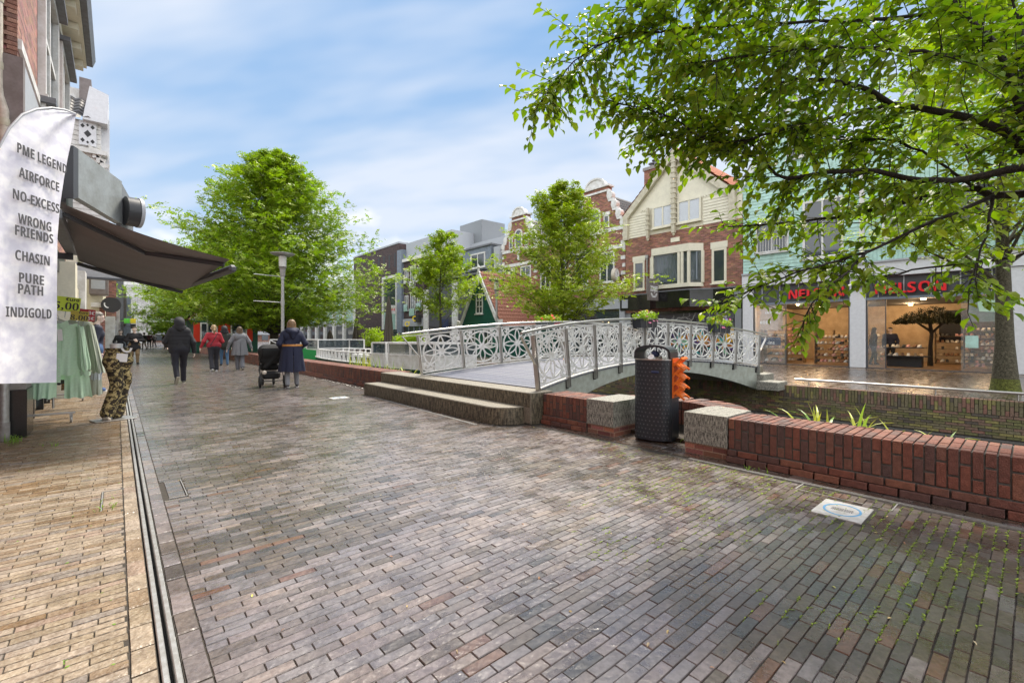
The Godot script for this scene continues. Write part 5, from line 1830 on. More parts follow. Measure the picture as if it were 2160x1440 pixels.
func green_house():
	var x := 19.5
	var zc := -25.97
	var b := thing("wooden_house", "small green wooden house with steep gable and rust tiled roof by the canal", "building", Vector3(x, 0, zc))
	face_box("wall", b, M.green_boards, x, x + 6, 0, 2.2, zc - 2.25, zc + 2.25)
	var g := MB.new()
	slab(g, [Vector2(zc - 2.25, 2.2), Vector2(zc + 2.25, 2.2), Vector2(zc, 5.85)], x + 0.03, x + 5.9)
	obj("gable", g, M.green_boards, b)
	gable_boards("boarding", b, M.green_boards, zc, 2.2, 2.2, 5.75, x + 0.02, 0.13)
	var br := MB.new()
	for s in [-1.0, 1.0]:
		var top := []
		var low := []
		for k in 15:
			var t := k / 14.0
			var p := Vector2(zc + s * 2.42 * t, lerpf(6.08, 2.12, t))
			top.append(p)
			low.append(p + Vector2(-s * 0.16, -0.16 - 0.03 * (k % 2)))
		low.reverse()
		slab(br, top + low, x - 0.14, x - 0.02)
		slab(br, [Vector2(zc + s * 2.2, 2.2), Vector2(zc + s * 2.62, 2.2), Vector2(zc + s * 2.6, 2.55), Vector2(zc + s * 2.3, 2.5)], x - 0.18, x - 0.0)
	obj("bargeboard", br, M.white_paint, b)
	var fi := MB.new()
	fi.box(x - 0.15, x - 0.02, 5.0, 6.1, zc - 0.06, zc + 0.06)
	fi.lathe([Vector2(0.09, 6.1), Vector2(0.05, 6.2), Vector2(0.11, 6.3), Vector2(0.0, 6.55)], 8, Transform3D(Basis(), Vector3(x - 0.08, 0, zc)))
	obj("finial", fi, M.white_paint, b)
	window(b, zc - 0.38, zc + 0.42, 3.0, 4.45, x, M.white_paint, 2, 3, M.window_glass, 0.08)
	for s in [-1.0, 1.0]:
		tiles("roof_tiles", b, M.rust_tile, Vector3(x - 0.02, 2.1, zc + s * 2.5), Vector3(x + 6, 2.1, zc + s * 2.5), Vector3(x + 6, 6.05, zc), Vector3(x - 0.02, 6.05, zc), 0.24, 0.3)
	window(b, zc - 1.5, zc - 0.5, 0.7, 1.9, x, M.white_paint, 2, 2)
	window(b, zc + 0.5, zc + 1.5, 0.7, 1.9, x, M.white_paint, 2, 2)

func dark_blocks():
	# brick block with slit windows
	var b := thing("dark_brick_block", "dark brick block with narrow slit windows and tall white framed shop window", "building", Vector3(FX, 0, -52))
	face_box("wall", b, M.dark_brick, FX, 36, 0, 12.2, -62, -48.52)
	face_box("parapet", b, M.light_panel, FX - 0.08, 36, 12.2, 12.4, -62, -48.5)
	for k in 5: face_box("slit_window", b, M.black, FX - 0.015, FX + 0.1, 9.6, 11.2, -55.6 + k * 1.45, -55.2 + k * 1.45)
	var f := MB.new()
	f.box(FX - 0.25, FX + 0.05, 8.3, 8.6, -52.6, -48.75); f.box(FX - 0.25, FX + 0.05, 2.2, 8.3, -49.0, -48.75); f.box(FX - 0.25, FX + 0.05, 2.2, 8.3, -52.6, -52.35)
	var fo := obj("tall_window", f, M.white_paint, b)
	face_box("pane", fo, M.window_glass, FX - 0.06, FX - 0.04, 4.4, 8.3, -52.35, -49.0)
	face_box("pane", fo, M.mint_glass, FX - 0.06, FX - 0.04, 2.2, 4.3, -52.35, -49.0)
	face_box("pane", fo, M.window_glass, FX - 0.06, FX - 0.04, 0.1, 2.15, -52.35, -49.0)
	face_box("projecting_sign", b, M.white_paint, FX - 0.9, FX - 0.25, 4.0, 5.0, -48.98, -48.88)
	letters("A R", facing(Vector3(0, 0, 1), Vector3(FX - 0.58, 4.5, -48.87)), 0.3, M.red_letter, b, 0.006, 0.7)
	face_box("pilaster", b, M.blue_grey, FX - 0.3, FX + 0.4, 0, 11.3, -48.5, -47.4)
	# second block, white windows
	var c := thing("dark_brick_block", "dark brick block with white windows over a shop with yellow round signs", "building", Vector3(FX, 0, -44))
	face_box("wall", c, M.dark_brick, FX, 36, 0, 9.8, -47.38, -42.85)
	face_box("cornice", c, M.white_paint, FX - 0.25, 36, 9.8, 10.15, -47.38, -37.3)
	face_box("attic", c, M.light_panel, FX + 0.3, 36, 10.15, 12.0, -47.38, -38.0)
	for z in [[-47.1, -46.3, 7.4, 8.9], [-45.8, -44.7, 6.8, 9.2], [-44.3, -43.3, 7.4, 8.9], [-47.1, -46.3, 4.3, 6.0], [-45.8, -44.7, 3.75, 6.3], [-44.3, -43.3, 4.3, 6.0]]:
		var w := window(c, z[0], z[1], z[2], z[3], FX, M.white_paint, 2, 1, M.window_glass, 0.1)
		face_box("apron", w, M.white_paint if z[2] > 6.5 else M.mint_glass, FX - 0.2, FX - 0.16, z[2] - 0.1, z[2] + 0.7, z[0], z[1])
	face_box("shop_band", c, M.light_panel, FX - 0.2, FX + 0.05, 2.5, 3.35, -47.3, -42.9)
	face_box("shop_pane", c, M.window_glass, FX - 0.03, FX + 0.02, 0.2, 2.5, -47.0, -43.1)
	for k in 3: face_box("shop_mullion", c, M.blue_grey, FX - 0.1, FX - 0.032, 0.1, 2.5, -46.2 + k * 1.2, -46.0 + k * 1.2)
	face_box("dark_sign", c, M.black, FX - 0.6, FX - 0.25, 2.9, 3.7, -43.95, -43.0)
	for p in [[-45.4, 2.75], [-43.7, 3.3]]:
		var m := MB.new()
		var ring := []
		for k in 14: ring.append(Vector2(cos(TAU * k / 14), sin(TAU * k / 14)) * 0.24)
		m.ribbon(ring, 0.1, 0, 0.02, facing(Vector3(-0.8, 0, 0.6), Vector3(FX - 0.64, p[1], p[0])), true)
		m.ribbon([Vector2(0.2, 0.2), Vector2(0.36, 0.3)], 0.09, 0, 0.02, facing(Vector3(-0.8, 0, 0.6), Vector3(FX - 0.64, p[1], p[0])))
		obj("yellow_ring_sign", m, M.yellow_print, c)
	face_box("white_column", c, M.white_paint, FX - 0.12, FX + 0.3, 0, 6.3, -42.84, -41.85)
	# third: slate clad house with dormer
	var d := thing("slate_house", "dark slate clad house with boxy dormer and white window frame", "building", Vector3(FX, 0, -36))
	face_box("wall", d, M.dark_slate, FX, 36, 0, 7.0, -41.84, -29.85)
	boards("slate_courses", d, M.dark_slate, -41.8, -37.4, 2.4, 6.6, FX - 0.01, 0.3)
	face_box("white_column", d, M.white_paint, FX - 0.12, FX + 0.3, 0, 6.6, -37.35, -36.4)
	face_box("shop_pane", d, M.window_glass, FX - 0.04, FX, 0.2, 2.2, -41.5, -37.6)
	face_box("navy_sign", d, M.navy_print, FX - 0.5, FX - 0.42, 1.9, 3.1, -38.6, -37.5)
	window(d, -41.2, -39.4, 4.2, 5.6, FX - 0.03, M.fascia_dark, 2, 1, M.window_glass)
	var rf := MB.new()
	slab(rf, [Vector2(-41.84, 7.0), Vector2(-29.85, 7.0), Vector2(-29.85, 7.2), Vector2(-41.84, 7.2)], FX - 0.3, FX + 0.4)
	obj("eave", rf, M.lead, d)
	tiles("roof_tiles", d, M.dark_tile, Vector3(FX - 0.2, 7.1, -41.84), Vector3(FX - 0.2, 7.1, -29.85), Vector3(FX + 3.4, 10.4, -29.85), Vector3(FX + 3.4, 10.4, -41.84))
	face_box("roof_top", d, M.light_panel, FX + 2.6, 36, 9.9, 10.8, -41.84, -29.85)
	var dm := MB.new()
	dm.box(FX - 0.35, FX + 3, 7.3, 9.3, -35.1, -30.9)
	var dmo := obj("dormer", dm, M.blue_grey, d)
	face_box("dormer_roof", dmo, M.lead, FX - 0.5, FX + 3, 9.3, 9.45, -35.3, -30.7)
	window(d, -33.85, -31.7, 7.5, 8.85, FX - 0.36, M.white_paint, 2, 1, M.window_glass, 0.13)
	face_box("slate_side", d, M.light_panel, FX - 0.25, FX + 3, 5.2, 9.1, -30.65, -29.86)
	face_box("roof_box", d, M.grey_panel, FX + 3.0, FX + 6.0, 10.8, 13.2, -40.5, -36.6)
	face_box("roof_strip", d, M.light_panel, FX + 0.6, FX + 1.0, 9.2, 9.8, -41.84, -36.0)

func background_blocks():
	# glass shopfronts beyond, seen under the crowns
	var g := thing("glass_shopfront", "pale glass shopfront with white columns behind the big tree", "building", Vector3(FX, 0, -72))
	face_box("wall", g, M.light_panel, FX + 0.4, 36, 0, 9.0, -95, -62.05)
	for k in 9:
		face_box("column", g, M.white_paint, FX - 0.1, FX + 0.35, 0, 8.8, -94 + k * 4.0, -93.3 + k * 4.0)
		face_box("pane", g, M.mint_glass, FX + 0.2, FX + 0.3, 3.4, 6.8, -93.2 + k * 4.0, -90.1 + k * 4.0)
		face_box("shop_pane", g, M.window_glass, FX + 0.2, FX + 0.3, 0.2, 2.9, -93.2 + k * 4.0, -90.1 + k * 4.0)
	# the far end of the street
	var e := thing("apartment_block", "low brown apartment block closing the far end of the street", "building", Vector3(6, 0, -150))
	face_box("wall", e, M.facade_brick, -2, 40, 0, 9, -152, -140)
	for r in 3:
		face_box("balcony_band", e, M.light_panel, -2, 40, 1.8 + r * 3.0, 2.7 + r * 3.0, -140, -139.4)
		for k in 14: face_box("window", e, M.window_glass, -1 + k * 2.6, 0.6 + k * 2.6, 0.3 + r * 3.0, 1.7 + r * 3.0, -139.99, -139.9)
	var h := thing("white_block", "pale block at the far end of the street, wrapped in scaffolding", "building", Vector3(3, 0, -118))
	face_box("wall", h, M.white_paint, -6, 4.9, 0, 12, -130, -110)
	var sc := MB.new()
	for k in 5:
		sc.box(-6, 5.5, 1.9 + k * 2.2, 1.96 + k * 2.2, -109.4, -108.6)
		sc.box(4.95, 5.6, 1.9 + k * 2.2, 1.96 + k * 2.2, -130, -109)
	for k in 8: sc.box(5.5, 5.56, 0, 13, -130 + k * 3.0, -129.94 + k * 3.0)
	for k in 6: sc.box(-5.9 + k * 2.2, -5.84 + k * 2.2, 0, 13, -108.6, -108.54)
	obj("scaffolding", sc, M.galvanised, h)
	var crane := thing("crane_jib", "thin crane jib far beyond the roofs of the street", "crane", Vector3(0, 40, -280))
	var cj := MB.new()
	cj.box(-6, 42, 40.3, 40.6, -280.2, -279.9)
	cj.box(-6, 42, 41.6, 41.8, -280.2, -279.9)
	for k in 24: cj.tube([Vector3(-6 + k * 2, 40.4, -280), Vector3(-5 + k * 2, 41.7, -280), Vector3(-4 + k * 2, 40.4, -280)], 0.1, 4, false)
	cj.box(18, 19.2, -2, 44, -280.6, -279.4)
	obj("jib", cj, M.light_panel, crane)


# ---------------------------------------------------------------- shops on the near side (they face +x)
func near_facades():
	corner_building()
	ornate_house()
	cream_house()
	street_end_left()

func corner_building():
	var b := thing("corner_building", "washed red brick corner building with cream eave over the dark clothes shop", "building", Vector3(-1.1, 0, -12))
	face_box("wall", b, M.left_brick, -5, -1.03, 3.3, 8.75, -17.0, -9.2)
	face_box("side_wall", b, M.left_brick, -9, -5.0, 0.0, 8.75, -17.0, -9.2)
	face_box("neighbour_wall", b, M.left_brick, -9, -1.5, 0, 9.5, -9.2, 4.0)
	# real bricks at the corner edge
	var bx := []; var ids := []
	for k in 78:
		bx.append(Transform3D(Basis(Vector3(0.1 if k % 2 else 0.2, 0, 0), Vector3(0, 0.054, 0), Vector3(0, 0, 0.05)), Vector3(-1.03 - (0.05 if k % 2 else 0.1), 3.9 + k * 0.0625, -9.19)))
		ids.append(rng.randi() % 4)
	pieces("brick", brick_mesh, M.wall_brick, bx, ids, [Color(0.36, 0.19, 0.14), Color(0.30, 0.15, 0.11), Color(0.42, 0.24, 0.18), Color(0.27, 0.15, 0.12)], b, 120, "corner_bricks")
	# tall windows: white frames with a projecting grey head
	for w in [[-13.6, -11.4, 5.6, 8.0], [-16.6, -14.7, 5.6, 8.0], [-13.6, -11.4, 3.9, 5.3]]:
		var f := MB.new()
		f.box(-1.05, -0.93, w[2], w[3], w[0] - 0.12, w[0]); f.box(-1.05, -0.93, w[2], w[3], w[1], w[1] + 0.12)
		f.box(-1.05, -0.93, w[3], w[3] + 0.14, w[0] - 0.12, w[1] + 0.12); f.box(-1.05, -0.9, w[2] - 0.12, w[2], w[0] - 0.15, w[1] + 0.15)
		f.box(-1.04, -0.97, w[2], w[3], (w[0] + w[1]) / 2 - 0.06, (w[0] + w[1]) / 2 + 0.06)
		f.box(-1.04, -0.975, (w[2] + w[3]) / 2, (w[2] + w[3]) / 2 + 0.1, w[0], w[1])
		var fo := obj("window", f, M.white_paint, b)
		face_box("pane", fo, M.window_glass, -1.035, -1.015, w[2], w[3], w[0], w[1])
		face_box("window_head", fo, M.lead, -1.03, -0.8, w[3] + 0.142, w[3] + 0.24, w[0] - 0.2, w[1] + 0.2)
	face_box("stone_band", b, M.white_paint, -1.04, -0.99, 5.36, 5.5, -17.0, -9.2)
	face_box("frieze", b, M.cream_paint, -1.04, -0.96, 8.3, 8.55, -17.02, -9.2)
	face_box("soffit", b, M.cream_paint, -1.2, -0.62, 8.72, 8.8, -17.05, -8.9)
	for k in 9: face_box("eave_block", b, M.cream_paint, -1.03, -0.68, 8.56, 8.715, -16.9 + k * 0.95, -16.6 + k * 0.95)
	var gt := MB.new()
	gt.prism(PackedVector2Array([Vector2(-0.64, 8.81), Vector2(-0.5, 8.81), Vector2(-0.44, 9.0), Vector2(-0.46, 9.2), Vector2(-0.55, 9.25), Vector2(-0.64, 9.1)]), 8.9, 17.08, Transform3D(Basis(Vector3.RIGHT, Vector3.UP, Vector3(0, 0, -1)), Vector3.ZERO))
	obj("gutter", gt, M.lead, b)
	face_box("roof", b, M.dark_tile, -6, -0.66, 9.1, 9.4, -17.0, -8.9)
	# pillar of the shop, dark granite below and grey stone above
	var pb := MB.new()
	pb.bbox(Transform3D(Basis(), Vector3(-1.12, 0.33, -9.5)), Vector3(0.36, 0.66, 0.64), 0.006)
	obj("granite_plinth", pb, M.black_granite, b)
	face_box("stone_pillar", b, M.grey_stone, -1.3, -0.955, 0.663, 3.3, -9.8, -9.2)
	face_box("box_fascia", b, M.brown_panel, -1.16, -0.965, 3.9, 5.2, -9.24, -9.2 + 0.13)
	face_box("box_side", b, M.light_panel, -1.025, -0.975, 3.9, 5.2, -12.4, -9.245)
	# shop window set back, dark frames
	face_box("shop_back", b, M.room_wall, -4.0, -1.6, 0.0, 3.3, -17.0, -9.8)
	face_box("shop_lintel", b, M.anthracite, -1.6, -0.98, 2.85, 3.3, -17.0, -9.81)
	for z in [-11.2, -12.5, -13.6, -14.4]: face_box("door_frame", b, M.black, -1.16, -1.06, 0, 2.85, z - 0.05, z + 0.05)
	face_box("shop_pane", b, M.pane_tint, -1.12, -1.11, 0.1, 2.85, -14.4, -9.85)
	face_box("cream_pier", b, M.cream_paint, -1.4, -0.72, 0, 3.1, -15.2, -14.5)
	face_box("cream_pier", b, M.white_paint, -1.4, -0.62, 0, 3.1, -17.0, -16.2)
	face_box("upper_light", b, M.cream_trim, -1.3, -0.74, 2.2, 2.6, -16.2, -15.2)
	# angled grey sign panel over the entrance with a round sign at its end
	var s := thing("sign_panel", "plain grey angled sign panel over the clothes shop entrance", "sign", Vector3(-0.3, 3.75, -11.4))
	var pm := MB.new()
	var d := Vector3(0.407, 0, -0.914)
	var o := Vector3(-0.5, 0, -10.8)
	var nn := Vector3(0.914, 0, 0.407)
	var up := Basis(d, Vector3.UP, nn)
	pm.prism(PackedVector2Array([Vector2(0, 3.78), Vector2(1.42, 3.66), Vector2(1.42, 4.52), Vector2(0, 4.62)]), -0.12, 0.0, Transform3D(up, o))
	obj("panel", pm, M.fascia_grey, s)
	var ps := MB.new()
	ps.prism(PackedVector2Array([Vector2(-0.14, 3.72), Vector2(-0.003, 3.78), Vector2(-0.003, 4.62), Vector2(-0.14, 4.62)]), -0.14, 0.004, Transform3D(up, o))
	obj("end_post", ps, M.fascia_dark, s)
	var pw := MB.new()
	pw.prism(PackedVector2Array([Vector2(1.424, 3.6), Vector2(1.9, 3.5), Vector2(1.9, 4.2), Vector2(1.424, 4.5)]), -0.1, -0.01, Transform3D(up, o))
	obj("wing", pw, M.grey_panel, s)
	var bh := MB.new()
	bh.box(-1.03, -0.66, 3.7, 4.6, -12.6, -10.95)
	obj("backing_box", bh, M.fascia_dark, s)
	var r := thing("round_sign", "round black drum sign with pale ring at the end of the grey panel", "sign", Vector3(0.25, 3.95, -12.3))
	var rt := Transform3D(Basis(Vector3(0, 0, 1), -PI / 2).rotated(Vector3.UP, 0.25), Vector3(0.12, 3.93, -12.05))
	var rm := MB.new()
	rm.lathe([Vector2(0.001, 0.0), Vector2(0.29, 0.0), Vector2(0.29, 0.24), Vector2(0.001, 0.24)], 24, rt)
	obj("drum", rm, M.anthracite, r)
	var rr := MB.new()
	rr.lathe([Vector2(0.24, 0.245), Vector2(0.24, 0.26), Vector2(0.30, 0.26), Vector2(0.30, 0.2)], 24, rt)
	obj("ring", rr, M.light_panel, r)
	# downpipe
	var dp := thing("downpipe", "cream downpipe with an elbow, grey at its foot, left of the flag", "pipe", Vector3(-1.14, 0, -9.05))
	var p1 := MB.new()
	p1.tube([Vector3(-1.14, 0.25, -9.05), Vector3(-1.14, 1.2, -9.05)], 0.052, 14)
	obj("lower_pipe", p1, M.galvanised, dp)
	var p0 := MB.new()
	p0.tube([Vector3(-1.14, 0.0, -9.05), Vector3(-1.14, 0.25, -9.05)], 0.058, 14)
	obj("foot", p0, M.grey_stone, dp)
	var p2 := MB.new()
	p2.tube([Vector3(-1.14, 1.2, -9.05), Vector3(-1.14, 4.3, -9.05), Vector3(-1.14, 4.42, -9.06), Vector3(-1.19, 4.62, -9.08), Vector3(-1.2, 4.75, -9.08), Vector3(-1.2, 8.6, -9.08)], 0.05, 14)
	obj("upper_pipe", p2, M.pipe_cream, dp)
	for y in [5.0, 5.9, 6.4, 4.25]:
		var c := MB.new()
		c.lathe([Vector2(0.056, y - 0.04), Vector2(0.06, y), Vector2(0.056, y + 0.06)], 14, Transform3D(Basis(), Vector3(-1.2 if y > 4.5 else -1.14, 0, -9.08 if y > 4.5 else -9.05)))
		obj("sleeve", c, M.cream_trim, dp)

func ornate_house():
	var b := thing("ornate_house", "white boarded house with carved gable end and black tiled roof behind the flag", "building", Vector3(-0.8, 0, -21))
	face_box("upper_wall", b, M.white_paint, -6, -0.45, 4.6, 9.0, -27, -22)
	face_box("lower_wall", b, M.cream_paint, -6, -1.05, 0, 4.6, -27, -22)
	var bd := MB.new()
	for k in 22: bd.box(-6, -0.42, 5.2 + k * 0.17, 5.35 + k * 0.17, -21.99, -21.97)
	var bo := obj("boarding", bd, M.white_paint, b)
	bo.set_meta("kind", "stuff")
	# pierced panel with lozenge cuts
	var pf := MB.new()
	pf.box(-1.0, -0.55, 8.12, 8.95, -21.97, -21.9)
	var po := obj("carved_panel", pf, M.white_cladding, b)
	var cut := MB.new()
	for q in [[0.0, 0.0, 0.1], [-0.13, 0.25, 0.06], [0.13, 0.25, 0.06], [-0.13, -0.25, 0.06], [0.13, -0.25, 0.06], [0.0, 0.3, 0.04], [0.0, -0.3, 0.04]]:
		cut.prism(PackedVector2Array([Vector2(q[0] - q[2], q[1]), Vector2(q[0], q[1] - q[2] * 1.3), Vector2(q[0] + q[2], q[1]), Vector2(q[0], q[1] + q[2] * 1.3)]), 0, 0.006, Transform3D(Basis(), Vector3(-0.775, 8.53, -21.9)))
	obj("cut_outs", cut, M.black, po)
	for k in 4:
		var m := MB.new()
		m.prism(PackedVector2Array([Vector2(0, 0), Vector2(0.22, 0.05), Vector2(0.26, 0.16), Vector2(0.12, 0.2), Vector2(0, 0.3)]), 0, 0.1, Transform3D(Basis(), Vector3(-0.45 - 0.1 * k, 7.4 + 0.16 * k, -21.98)))
		obj("carved_bracket", m, M.white_paint, b)
	face_box("carved_beam", b, M.white_paint, -1.2, -0.25, 7.85, 8.0, -22.2, -21.8)
	face_box("corner_column", b, M.white_cladding, -0.5, -0.2, 5.0, 9.3, -22.5, -22.2)
	# roof
	tiles("roof_tiles", b, M.dark_tile, Vector3(-0.7, 9.0, -21.7), Vector3(-4.5, 9.0, -21.7), Vector3(-4.5, 10.2, -23.2), Vector3(-0.7, 10.2, -23.2), 0.24, 0.3)
	var gb := MB.new()
	gb.prism(PackedVector2Array([Vector2(-0.9, 8.95), Vector2(-0.25, 8.95), Vector2(-0.22, 10.0), Vector2(-0.72, 10.15)]), -23.4, -21.7)
	obj("gable_board", gb, M.white_cladding, b)
	var ch := MB.new()
	ch.box(-1.05, -0.72, 9.9, 11.0, -23.8, -23.2)
	obj("chimney", ch, M.brown_panel, b)
	face_box("roof_box", b, M.white_paint, -3.5, -1.06, 9.9, 10.7, -24.4, -23.6)

func cream_house():
	var b := thing("cream_house", "cream rendered house with brown first floor bay and round hanging sign", "building", Vector3(-0.6, 0, -31))
	face_box("wall", b, M.cream_paint, -6, -0.5, 0, 8.5, -37, -29)
	face_box("brick_pier", b, M.left_brick, -0.62, -0.42, 0, 3.0, -29.3, -28.9)
	face_box("corner_strip", b, M.left_brick, -0.5, -0.02, 2.4, 7.8, -38.2, -37.02)
	var bay := MB.new()
	bay.bbox(Transform3D(Basis(), Vector3(-0.62, 3.75, -28.6)), Vector3(0.66, 0.9, 1.2), 0.03)
	var bo := obj("bay_box", bay, M.brown_panel, b)
	face_box("bay_frame", bo, M.lead, -0.9, -0.3, 4.21, 4.3, -29.2, -27.96)
	face_box("bay_inset", bo, M.light_panel, -0.88, -0.4, 3.55, 4.1, -27.99, -27.97)
	face_box("canopy", b, M.white_paint, -0.9, -0.1, 2.75, 2.95, -33, -28.4)
	face_box("shop_pane", b, M.window_glass, -0.52, -0.48, 0.2, 2.7, -33, -30)
	face_box("upper_window", b, M.window_glass, -0.52, -0.47, 4.2, 6.0, -32.6, -31.5)
	face_box("window_frame", b, M.white_paint, -0.54, -0.46, 4.0, 4.18, -32.8, -31.3)
	face_box("upper_window", b, M.window_glass, -0.52, -0.47, 4.2, 6.0, -35.6, -34.5)
	face_box("white_front", b, M.white_paint, -0.5, -0.06, 0, 2.5, -38.2, -33.5)
	for k in 3: face_box("shop_window", b, M.window_glass, -0.07, -0.03, 0.3, 2.0, -37.8 + k * 1.4, -36.8 + k * 1.4)
	var r := thing("round_sign", "dark half hidden round sign hanging from the cream house canopy", "sign", Vector3(-0.2, 2.7, -30))
	var m := MB.new()
	m.lathe([Vector2(0.001, -0.06), Vector2(0.36, -0.06), Vector2(0.36, 0.06), Vector2(0.001, 0.06)], 20, Transform3D(Basis(Vector3(1, 0, 0), PI / 2), Vector3(-0.2, 2.86, -28.3)))
	obj("disc", m, M.black, r)
	var w := MB.new()
	var arc := []
	for i in 10: arc.append(Vector2(cos(2.6 + i * 0.2), sin(2.6 + i * 0.2)) * (0.2 - 0.008 * i))
	w.ribbon(arc, 0.045, 0, 0.006, Transform3D(Basis(), Vector3(-0.25, 2.85, -28.235)))
	obj("mark", w, M.white_print, r)
	var fl := thing("projecting_sign", "long pale projecting sign under the awning edge", "sign", Vector3(-0.5, 3.3, -17.2))
	face_box("sign_board", fl, M.light_panel, -1.0, 0.35, 3.05, 3.42, -17.35, -17.2)
	face_box("sign_rim", fl, M.fascia_dark, -1.03, 0.38, 2.99, 3.047, -17.37, -17.18)

func street_end_left():
	var b := thing("dark_block", "dark grey block far down the left side of the street", "building", Vector3(0.3, 0, -62))
	face_box("wall", b, M.dark_slate, -8, 0.5, 0, 7.0, -78, -58)
	face_box("brick_front", b, M.brown_panel, 0.5, 0.75, 2.6, 6.6, -78, -62)
	for k in 4: face_box("window", b, M.window_glass, 0.75, 0.8, 3.0, 5.8, -77 + k * 4, -75 + k * 4)
	var c := thing("pale_block", "pale blue grey block beyond the dark one on the left of the street", "building", Vector3(1.0, 0, -86))
	face_box("wall", c, M.blue_grey, -8, 1.4, 0, 6.6, -94, -78.1)
	for k in 4: face_box("window", c, M.window_glass, 1.4, 1.45, 2.6, 5.2, -93 + k * 4, -91 + k * 4)
	face_box("chimney", c, M.dark_brick, 0.6, 1.6, 6.6, 7.6, -94, -93)
	var d := thing("low_shops", "white row of low shopfronts along the left of the street", "building", Vector3(0.1, 0, -47))
	face_box("wall", d, M.white_paint, -8, 0.15, 0, 3.1, -57.9, -38.3)
	for k in 5: face_box("shop_window", d, M.window_glass, 0.15, 0.19, 0.3, 2.3, -57 + k * 4, -54 + k * 4)
	for s in [[-44.0, 0.4, 0.72, "green", M.green_plastic, "bright green projecting shop sign far down the street"], [-44.2, 0.76, 1.08, "yellow", M.yellow_print, "yellow projecting shop sign beside the green one"], [-43.0, 0.75, 1.05, "dark", M.black, "small dark projecting sign under the yellow one"]]:
		var m := MB.new()
		var y: float = 2.36 if s[3] != "dark" else 1.95
		m.bbox(Transform3D(Basis(), Vector3((s[1] + s[2]) / 2, y + 0.17, s[0])), Vector3(s[2] - s[1], 0.34, 0.12), 0.01)
		m.box(0.15, s[1], y + 0.15, y + 0.18, s[0] - 0.02, s[0] + 0.02)
		tag(obj("shop_sign", m, s[4], self), s[5], "sign")


# ---------------------------------------------------------------- trees
func leaf(m: MB, p: Vector3, d: Vector3, up: Vector3, l: float, w: float):
	# pointed leaf, folded along its rib and bent a little downward
	var s := d.cross(up).normalized()
	var n := s.cross(d).normalized()
	var a := p + d * l * 0.34 + n * l * 0.03; var b := p + d * l * 0.72 - n * l * 0.02; var t := p + d * l - n * l * 0.14
	var f := n * w * 0.22
	for q in [1.0, -1.0]:
		var e1: Vector3 = a + s * w * 0.5 * q + f; var e2: Vector3 = b + s * w * 0.38 * q + f
		if q > 0:
			m.tri(p, e1, a); m.quad(a, e1, e2, b); m.tri(b, e2, t)
		else:
			m.tri(p, a, e1); m.quad(a, b, e2, e1); m.tri(b, t, e2)

# a short twig with leaves to both sides
func clump(n: int, l: float, w: float, sd: int) -> MB:
	var r := RandomNumberGenerator.new(); r.seed = sd
	var m := MB.new()
	for k in n:
		var x := (k / float(n) - 0.5) * l * 2.6
		var a := (1.0 if k % 2 else -1.0) * r.randf_range(0.5, 1.2)
		var d := Vector3(cos(a), r.randf_range(-0.5, 0.25), sin(a)).normalized()
		var s := r.randf_range(0.75, 1.2)
		var p := Vector3(x, r.randf_range(-0.3, 0.3) * l, r.randf_range(-0.2, 0.2) * l)
		# two-triangle leaf
		var up := Vector3(r.randf_range(-0.4, 0.4), 1, r.randf_range(-0.4, 0.4)).normalized()
		var sd2 := d.cross(up).normalized() * w * s * 0.5
		var t := p + d * l * s; var mid := p + d * l * s * 0.45
		m.tri(p, mid + sd2, t); m.tri(p, t, mid - sd2)
	return m

